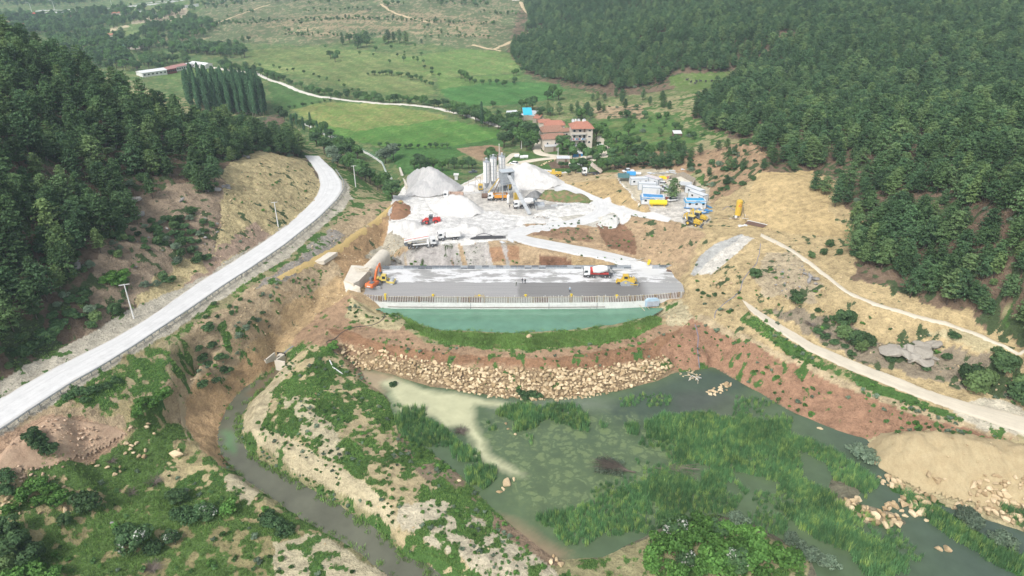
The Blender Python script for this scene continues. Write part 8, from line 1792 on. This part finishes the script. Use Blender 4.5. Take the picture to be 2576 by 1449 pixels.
cabin((1637, 486), rad(-8), 6.6, 2.7, 'white site cabin directly behind the blue tarpaulin roof', wins=0); cabin((1641, 510), rad(-8), 8.4, 4.4, 'wide site cabin under a crumpled blue tarpaulin behind the yellow tank', wins=3, cover=M_BLUE)
cabin((1747, 489), rad(-58), 7.4, 2.8, 'white site cabin farther back in the right hand row'); cabin((1755, 502), rad(-55), 7.0, 2.8, 'white site cabin in the middle of the right hand row'); cabin((1747, 519), rad(-2), 7.2, 3.6, 'site cabin with smooth blue tarpaulin roof at the front of the right hand row', wins=3, cover=mat('bright_blue_tarp', (.03, .33, .62), .45, var=.15))
p = G(1655, 518); o = empty('storage_tank', p, rad(-3), 'long bright yellow horizontal tank in front of the cabins', 'tank'); MB().lathe([(0, .6), (.03, .95), (.97, .95), (1, .6)], (-3.2, 0, 1.35), (3.2, 0, 1.35), 20).build('shell', M_BYEL, o, True)
for sx in (-2.2, 2.2): MB().box((sx, 0, .3), (.3, 1.5, .8)).build('cradle', M_YEL, o)
MB().cyl((0, 0, 2.25), (0, 0, 2.5), .25, n=10).build('hatch', M_YEL, o)
p = G(1676, 505); o = MB().lathe([(0, .7), (.1, .75), (.9, .75), (1, .8)], (0, 0, 0), (0, 0, 1.3), 14).build('red_drum', mat('dark_red_drum', (.25, .05, .04), .6)); o.location = p; tag(o, 'dark red drum at the right end of the yellow tank', 'drum')
p = G(1600, 441); o = empty('storage_tank', p, rad(-4), 'small white horizontal tank at the back of the cabin yard', 'tank'); MB().lathe([(0, .3), (.06, .6), (.94, .6), (1, .3)], (-2.1, 0, .8), (2.1, 0, .8), 14).build('shell', M_WHT, o, True); MB().box((0, 0, .1), (2.6, .7, .5)).build('cradle', M_DSTEEL, o)
def shade(pb, rz, L_, D_, H, label, m):
    p = G(*pb); o = empty('shade_roof', p, rz, label, 'shade roof')
    for sx in (-1, 1):
        for sy in (-1, 1): MB().box((sx * L_ / 2, sy * D_ / 2, H / 2), (.12, .12, H)).build('post', M_TIMB, o)
    MB().box((0, 0, H), (L_ + .3, D_ + .3, .08), (rad(8), 0, 0)).build('roof_sheet', m, o)
shade((1568, 455), rad(-6), 4.4, 4.0, 2.2, 'dark green shade roof at the left end of the cabin yard', mat('dark_green_net', (.08, .17, .17), .8, var=.15)); shade((1587, 450), rad(-10), 3.4, 3.4, 2.3, 'bright blue shade roof next to the dark green one', mat('blue_sheet', (.05, .30, .60), .5, var=.1))
p = G(1712, 466); o = empty('stone_house', p, rad(-22), 'old roofless stone house with a gable wall behind the cabins', 'ruined house')
for sy in (-3.2, 3.2): MB().prof([(-5.0, 0), (5.0, 0), (5.0, 2.4), (0, 4.4), (-5.0, 2.4)], sy - .3, sy + .3).build('gable_wall', M_CONC if sy < 0 else M_STONEW, o)
for sx in (-4.8, 4.8): MB().box((sx, 0, 1.2), (.5, 5.8, 2.4)).build('side_wall', M_STONEW, o)
shade((1722, 478), rad(-15), 4.4, 3.2, 2.6, 'grey tin lean-to in front of the stone house', M_STEEL); p = G(1667, 449); o = MB().box((0, 0, .4), (3.0, 2.2, .8), (0, 0, .3), top=.7).build('yellow_tarp_pile', M_BYEL); o.location = p; tag(o, 'low yellow covered pile left of the stone house', 'covered pile')
p = G(1683, 452); o = MB().box((0, 0, .6), (1.4, 1.2, 1.2)).build('red_box', M_RED); o.location = p; tag(o, 'small bright red box beside the yellow covered pile', 'box')
# yellow silo with the red triangle
p = G(1855, 545); o = empty('shotcrete_silo', p, 0, 'upright yellow silo with a red triangle sign on the yellow slope', 'silo'); MB().lathe([(0, .8), (.03, 1.05), (.93, 1.05), (1, .55)], (0, 0, .5), (0, 0, 6.1), 24).build('shell', M_YEL, o, True)
def curved_patch(pts, m, nm, r):
    V = [(math.sin(x / r) * r, -math.cos(x / r) * r, z) for x, z in pts]; return MB()._add(V, [tuple(range(len(V)))]).build(nm, m, o)
curved_patch([(-.62, 4.0), (-.3, 4.0), (0, 4.0), (.3, 4.0), (.62, 4.0), (.31, 4.5), (0, 5.05), (-.31, 4.5)], mat('sign_red', (.62, .05, .03), .5, var=.03), 'triangle_sign', 1.07); curved_patch([(-.22, 4.12), (.0, 4.12), (.22, 4.12), (.16, 4.3), (.03, 4.3), (.08, 4.42), (-.08, 4.42), (-.03, 4.3), (-.16, 4.3)], M_YEL, 'sign_symbol', 1.085)
for i in range(4): a = i * math.pi / 2 + .8; MB().box((math.cos(a) * .8, math.sin(a) * .8, .25), (.15, .15, .8)).build('leg', M_YEL, o)
MB().box((-.9, -1.1, .35), (.7, .5, .8)).build('control_box', M_WHT, o); MB().tube([(1.05, 0, 6), (1.15, 0, 3), (1.2, 0, .1)], .05, 5).build('pipe', M_DSTEEL, o)

# ------------------------------------------------------------------ village
def hip_roof(o, L_, D_, z, rise, m, over=.5, rid=.45, name='roof', cx=0, cy=0):
    x, y = L_ / 2 + over, D_ / 2 + over; r = x * rid if L_ >= D_ else 0
    V = [(-x, -y, z), (x, -y, z), (x, y, z), (-x, y, z), (-r, 0, z + rise), (r, 0, z + rise)]; V = [(a + cx, b + cy, c) for a, b, c in V]
    return MB()._add(V, [(0, 1, 5, 4), (1, 2, 5), (2, 3, 4, 5), (3, 0, 4), (3, 2, 1, 0)]).build(name, m, o)
def win(o, x, y, z, w_=1.1, h_=1.2, side=0):
    d = (w_, .1, h_) if side == 0 else (.1, w_, h_); e = (w_ * .82, .1, h_ * .82) if side == 0 else (.1, w_ * .82, h_ * .82)
    w1 = MB().box((x, y, z), d).build('window', M_WHT, o); MB().box((x - (.05 * side), y - (.05 if side == 0 else 0), z), e).build('pane', M_GLASS, w1)
p = G(1462, 375); o = empty('apartment_house', p, rad(4), 'four storey cream apartment house with red tiled roof and balconies', 'apartment house')
MB().box((0, 4.5, 5.0), (9.4, 8.6, 10.4)).build('wall', M_WALL, o); MB().box((3.6, .0, 5.2), (3.0, 1.2, 10.0)).build('stair_wall', M_WALL, o); rf = hip_roof(o, 10.2, 10.0, 10.2, 2.4, M_TILE, .55, .5, cx=.2, cy=4.0)
for x, y in ((1.0, 4.2), (-2.4, 5.4)): MB().box((x, y, 12.4), (.8, .8, 1.8)).build('chimney', M_CONCW, rf)
for k, zf in enumerate((2.0, 4.8, 7.6)):
    MB().box((-1.6, -.5, zf), (7.0, 1.9, .2)).build('balcony_slab', M_CONCW, o); fr_ = MB().box((-1.6, -1.42, zf + .55), (7.0, .06, .8)).build('balcony_front', M_WALL if k == 2 else M_LSTEEL, o)
    for sx in (-5.05, 1.85): MB().box((sx, -.5, zf + .55), (.06, 1.8, .8)).build('balcony_side', M_WALL if k == 2 else M_LSTEEL, o)
    for x in (-3.6, -.9): win(o, x, .18, zf + 1.35, 1.3, 1.3)
    MB().box((1.2, .17, zf + 1.15), (.9, .08, 2.0)).build('balcony_door', M_BROWN if k == 2 else M_GLASS, o); win(o, 3.6, -.62, zf + 1.5, 1.4, .7)
win(o, 3.6, -.62, 3.9, .8, .5); win(o, -.6, .18, .9, 1.0, .6)
for i in range(7): MB().box((-4.2 + i * .75, -1.5, 5.35), (.5, .05, .75)).build('laundry', [M_RED, M_WHT, M_BLUE, M_DSTEEL][i % 4], o)
for sx in (-3.4, -.6, 2.2): MB().cyl((sx - .5, 7.6, 12.6), (sx + .5, 7.6, 12.6), .3, n=8).box((sx, 7.0, 12.0), (1.4, 1.4, .08), (rad(35), 0, 0)).build('solar_heater', M_STEEL, o)
def old_house(pb, rz, L_, D_, H, label, m, rise=1.6, wins=3, rid=.6):
    p = G(*pb); o = empty('village_house', p, rz, label, 'house'); MB().box((0, D_ / 2, H / 2), (L_, D_, H)).build('wall', M_WALL, o); hip_roof(o, L_, D_, H, rise, m, .6, rid, cy=D_ / 2)
    for i in range(wins): win(o, -L_ / 2 + L_ * (i + .5) / wins, -.04, H * .62, .9, 1.0)
    return o
old_house((1397, 378), rad(8), 12.0, 7.5, 5.6, 'old house with mottled tile roof left of the apartment house', M_TILEO, 1.8); old_house((1394, 352), rad(10), 12.0, 9.0, 4.4, 'large low house with brown centred red roof behind the old house', M_TILEO, 2.2); old_house((1395, 335), rad(0), 10.5, 7.5, 4.0, 'house with orange red roof behind the two old ones', M_TILE, 1.9); old_house((1372, 325), rad(5), 6.5, 5, 3.6, 'small house with orange roof at the back left of the village', M_TILE, 1.4, 1); old_house((1425, 350), rad(12), 5.5, 5, 4.0, 'small brown roofed annex touching the apartment house', M_TILEO, 1.2, 1)
def shed(pb, rz, L_, D_, H, label, roof, wall=M_STONEW, tilt=6, name='shed', n=6):
    p = G(*pb); o = empty(name, p, rz, label, 'shed'); MB().prism([(-L_ / 2, 0), (L_ / 2, 0), (L_ / 2, D_), (-L_ / 2, D_)], -.5, [H, H, H + D_ * math.tan(rad(tilt)), H + D_ * math.tan(rad(tilt))]).build('wall', wall, o)
    for i in range(n): MB().box((-L_ / 2 + L_ * (i + .5) / n, D_ / 2, H + D_ / 2 * math.tan(rad(tilt)) + .12), (L_ / n - .04, D_ + .6, .08), (rad(tilt), 0, 0)).build('roof_sheet', roof, o)
    MB().box((L_ * .2, -.03, H * .45), (1.1, .06, H * .8)).build('door', M_BROWN, o); return o
shed((1388, 382), rad(10), 6.8, 4.6, 2.6, 'shed with bright tin roof in front of the old houses', M_STEEL, tilt=14); shed((1453, 396), rad(-3), 4.6, 3.0, 1.8, 'small shed with white roof and blue edge below the apartment house', M_WHT, M_BLUE, 10); shed((1417, 410), rad(0), 6.0, 3.2, 2.0, 'low brown shed with white roof edge at the lane', M_CAB, M_STONEW, 4)
shed((1313, 304), rad(4), 5.5, 5, 2.6, 'white roofed shed left of the cyan roof', M_CAB, M_STONEW, 12); shed((1328, 303), rad(4), 5.2, 8, 3.0, 'shed with vivid cyan roof above the village', M_CYAN, M_STONEW, 16); shed((1340, 303), rad(-15), 4.6, 6, 2.6, 'grey roofed shed right of the cyan roof', M_STEEL, M_STONEW, 14); shed((1348, 310), rad(-25), 4.0, 5, 2.5, 'shed with orange roof at the right end of the cyan roofed group', M_TILE, M_STONEW, 14)
shed((1704, 347), rad(0), 4.0, 3.0, 2.0, 'tiny white roofed hut alone on the right hand slope', M_WHT, M_BROWN, 10); shed((1290, 289), rad(20), 6.5, 2.4, 1.6, 'long low white shed at the field edge above the village', M_CAB, M_CAB, 6)
for (a, b, s_, lab) in [(1300,396,1.1,'white covered bale alone on the small lawn'),(1313,399,1.0,'left white bale of the pair on the small lawn'),(1322,398,1.2,'right white bale of the pair on the small lawn')]:
    p = G(a, b); o = MB().cyl((-s_, 0, .75), (s_, 0, .75), .8, n=12).build('wrapped_bale', M_WHT, None, True); o.location = p; tag(o, lab, 'bale')
o = empty('stone_wall', G(1400, 410), 0, 'rough dry stone wall around the brown pen below the village', 'stone wall')
P = np.array(gl([(1362,418),(1380,408),(1400,402),(1425,406),(1440,414)])) - np.array(G(1400, 410)); rs = np.random.RandomState(4)
for q in resample(P, .9): d = link('wall_stone', STONES[rs.randint(8)], o); d.location = (q[0] + rs.normal() * .3, q[1] + rs.normal() * .4, q[2] + .25); d.scale = (.6, .55, .5); d.rotation_euler = (0, 0, rs.uniform(0, 6))
# far farm buildings and houses
def barn(a, b, D_, H, label, roof, wall, rise=1.2):
    A, B = G(*a), G(*b); L_ = np.linalg.norm((B - A)[:2]); o = empty('farm_shed', (A + B) / 2, math.atan2(B[1] - A[1], B[0] - A[0]), label, 'farm shed'); MB().box((0, D_ / 2, H / 2 - .3), (L_, D_, H + .6)).build('wall', wall, o)
    V = [(-L_ / 2 - .4, -.5, H), (L_ / 2 + .4, -.5, H), (L_ / 2 + .4, D_ / 2, H + rise), (-L_ / 2 - .4, D_ / 2, H + rise), (L_ / 2 + .4, D_ + .5, H), (-L_ / 2 - .4, D_ + .5, H)]
    MB()._add(V, [(0, 1, 2, 3), (3, 2, 4, 5), (0, 3, 5), (1, 4, 2), (0, 5, 4, 1)]).build('roof', roof, o)
    for i in range(6): MB().box((-L_ / 2 + L_ * (i + .5) / 6, -.04, H * .55), (1.4, .08, 1.0)).build('window', M_GLASS, o)
barn((360,194), (422,188), 10, 3.4, 'long white roofed farm shed left of the poplars', M_WHT, M_CONCW); barn((414,187), (446,183), 8, 3.4, 'dark red walled farm shed in the middle of the farm row', mat('faded_red_roof', (.42, .22, .20), .7), mat('dark_red_wall', (.22, .05, .05), .8)); barn((440,180), (474,175), 8, 3.4, 'white farm shed with faded red roof right of the dark red one', MATS['faded_red_roof'], M_CONCW); barn((478,168), (518,173), 7, 3.0, 'white farm shed at the right end of the farm row', M_WHT, M_CONCW); barn((462,175), (482,170), 4, 2.4, 'low white wall building between two farm sheds', M_WHT, M_CONCW)
for (a, b, s_, lab, m) in [(64,72,11,'far white house with red roof at the left among trees',M_TILE),(134,50,11,'far house with pale walls below the highway',M_TILE),(168,48,9,'far cream house right of the pale walled one',M_TILE),(297,46,14,'far three storey house with red roof near the quarry terrace',M_TILE),(278,98,11,'far low white house on the grassy terrace',M_TILE),(283,119,7,'far ruined hut below the low white house',M_TILE),(331,125,16,'far long blue roofed shed among orchards',M_BLUE),(358,38,6,'far grey hut beside the quarry terrace',M_STEEL),(497,116,8,'far small house with red roof at the end of the tree row',M_TILE),(85,42,9,'far red roofed hut beside the highway',M_RED),(1298,3,9,'far white hut at the top of the bare hill',M_WHT),(20,66,7,'far hut at the left edge',M_TILE)]:
    old_house((a, b), rad(8), s_, s_ * .6, 6 if s_ > 12 and m is M_TILE else 3.4, lab, m, 1.5, 3, .5)
for a, b, lab in [((327,52),(340,44),'far white retaining wall below the quarry terrace'),((340,44),(420,38),'far long white retaining wall of the quarry terrace'),((420,28),(500,16),'far white wall along the upper terrace')]:
    A, B = G(*a), G(*b); o = MB().prism([A[:2], B[:2], B[:2] + np.array([0, 1.2]), A[:2] + np.array([0, 1.2])], [A[2] - 3, B[2] - 3] * 2, [A[2] + 4, B[2] + 4, B[2] + 4, A[2] + 4]).build('retaining_wall', M_CONCW); tag(o, lab, 'wall')
for a, b, k in [(81,33,'left'),(138,27,'middle'),(281,14,'right')]:
    p = G(a, b); o = empty('street_lamp', p, .3, 'tall white street lamp on the far highway, %s of three' % k, 'street lamp'); MB().cyl((0, 0, 0), (0, 0, 12), .3, .18, 8).build('mast', M_WHT, o); MB().tube([(0, 0, 12), (-1.5, 0, 13.5), (-4, 0, 14.2)], .18, 6).build('arm', M_WHT, o); MB().box((-4.4, 0, 14.2), (1.4, .5, .25)).build('lamp_head', M_WHT, o)
for q in resample(np.array(gl([(200,26),(300,17),(380,10),(450,3)])), 14): place(SHRUB[2], 'bush', (q[0], q[1], hs1(q[0], q[1])), 1.3, 0, 'small dark shrub planted along the middle of the far highway', 'bush', 'shrubs along the far highway', ('stem', 'foliage'))
# goats on the clearing
gm_ = MB().box((0, 0, .6), (1.0, .4, .45)).box((.55, 0, .9), (.35, .22, .25)).box((.35, .12, .2), (.1, .1, .4)).box((.35, -.12, .2), (.1, .1, .4)).box((-.35, .12, .2), (.1, .1, .4)).box((-.35, -.12, .2), (.1, .1, .4))
gd = None
for i, (a, b) in enumerate([(1728,203),(1738,208),(1752,206),(1762,205),(1775,207),(1790,206),(1748,212)]):
    p = G(a, b)
    if gd is None: gd = gm_.build('goat', M_BLK).data; o = COL.objects[-1]
    else: o = link('goat', gd)
    o.location = p; o.rotation_euler = (0, 0, i); o.scale = (1.5,) * 3; tag(o, 'tiny dark goat grazing in the clearing of the right hand wood', 'goat', 'goats in the clearing')
# ------------------------------------------------------------------ haze: one closed box of even, thin air round everything
hb = MB().box((0, 0, 119), (9400, 9400, 262)).build('haze', None); hb.data.materials.clear()
hm_ = bpy.data.materials.new('haze_air'); hm_.use_nodes = True; t_ = hm_.node_tree; t_.nodes.remove(t_.nodes['Principled BSDF'])
pv_ = t_.nodes.new('ShaderNodeVolumePrincipled'); pv_.inputs['Color'].default_value = (.70, .86, 1.0, 1); pv_.inputs['Density'].default_value = .00021; pv_.inputs['Anisotropy'].default_value = .2
t_.links.new(pv_.outputs[0], t_.nodes['Material Output'].inputs['Volume']); hb.data.materials.append(hm_); tag(hb, 'thin pale haze filling the valley', None, None, 'stuff')
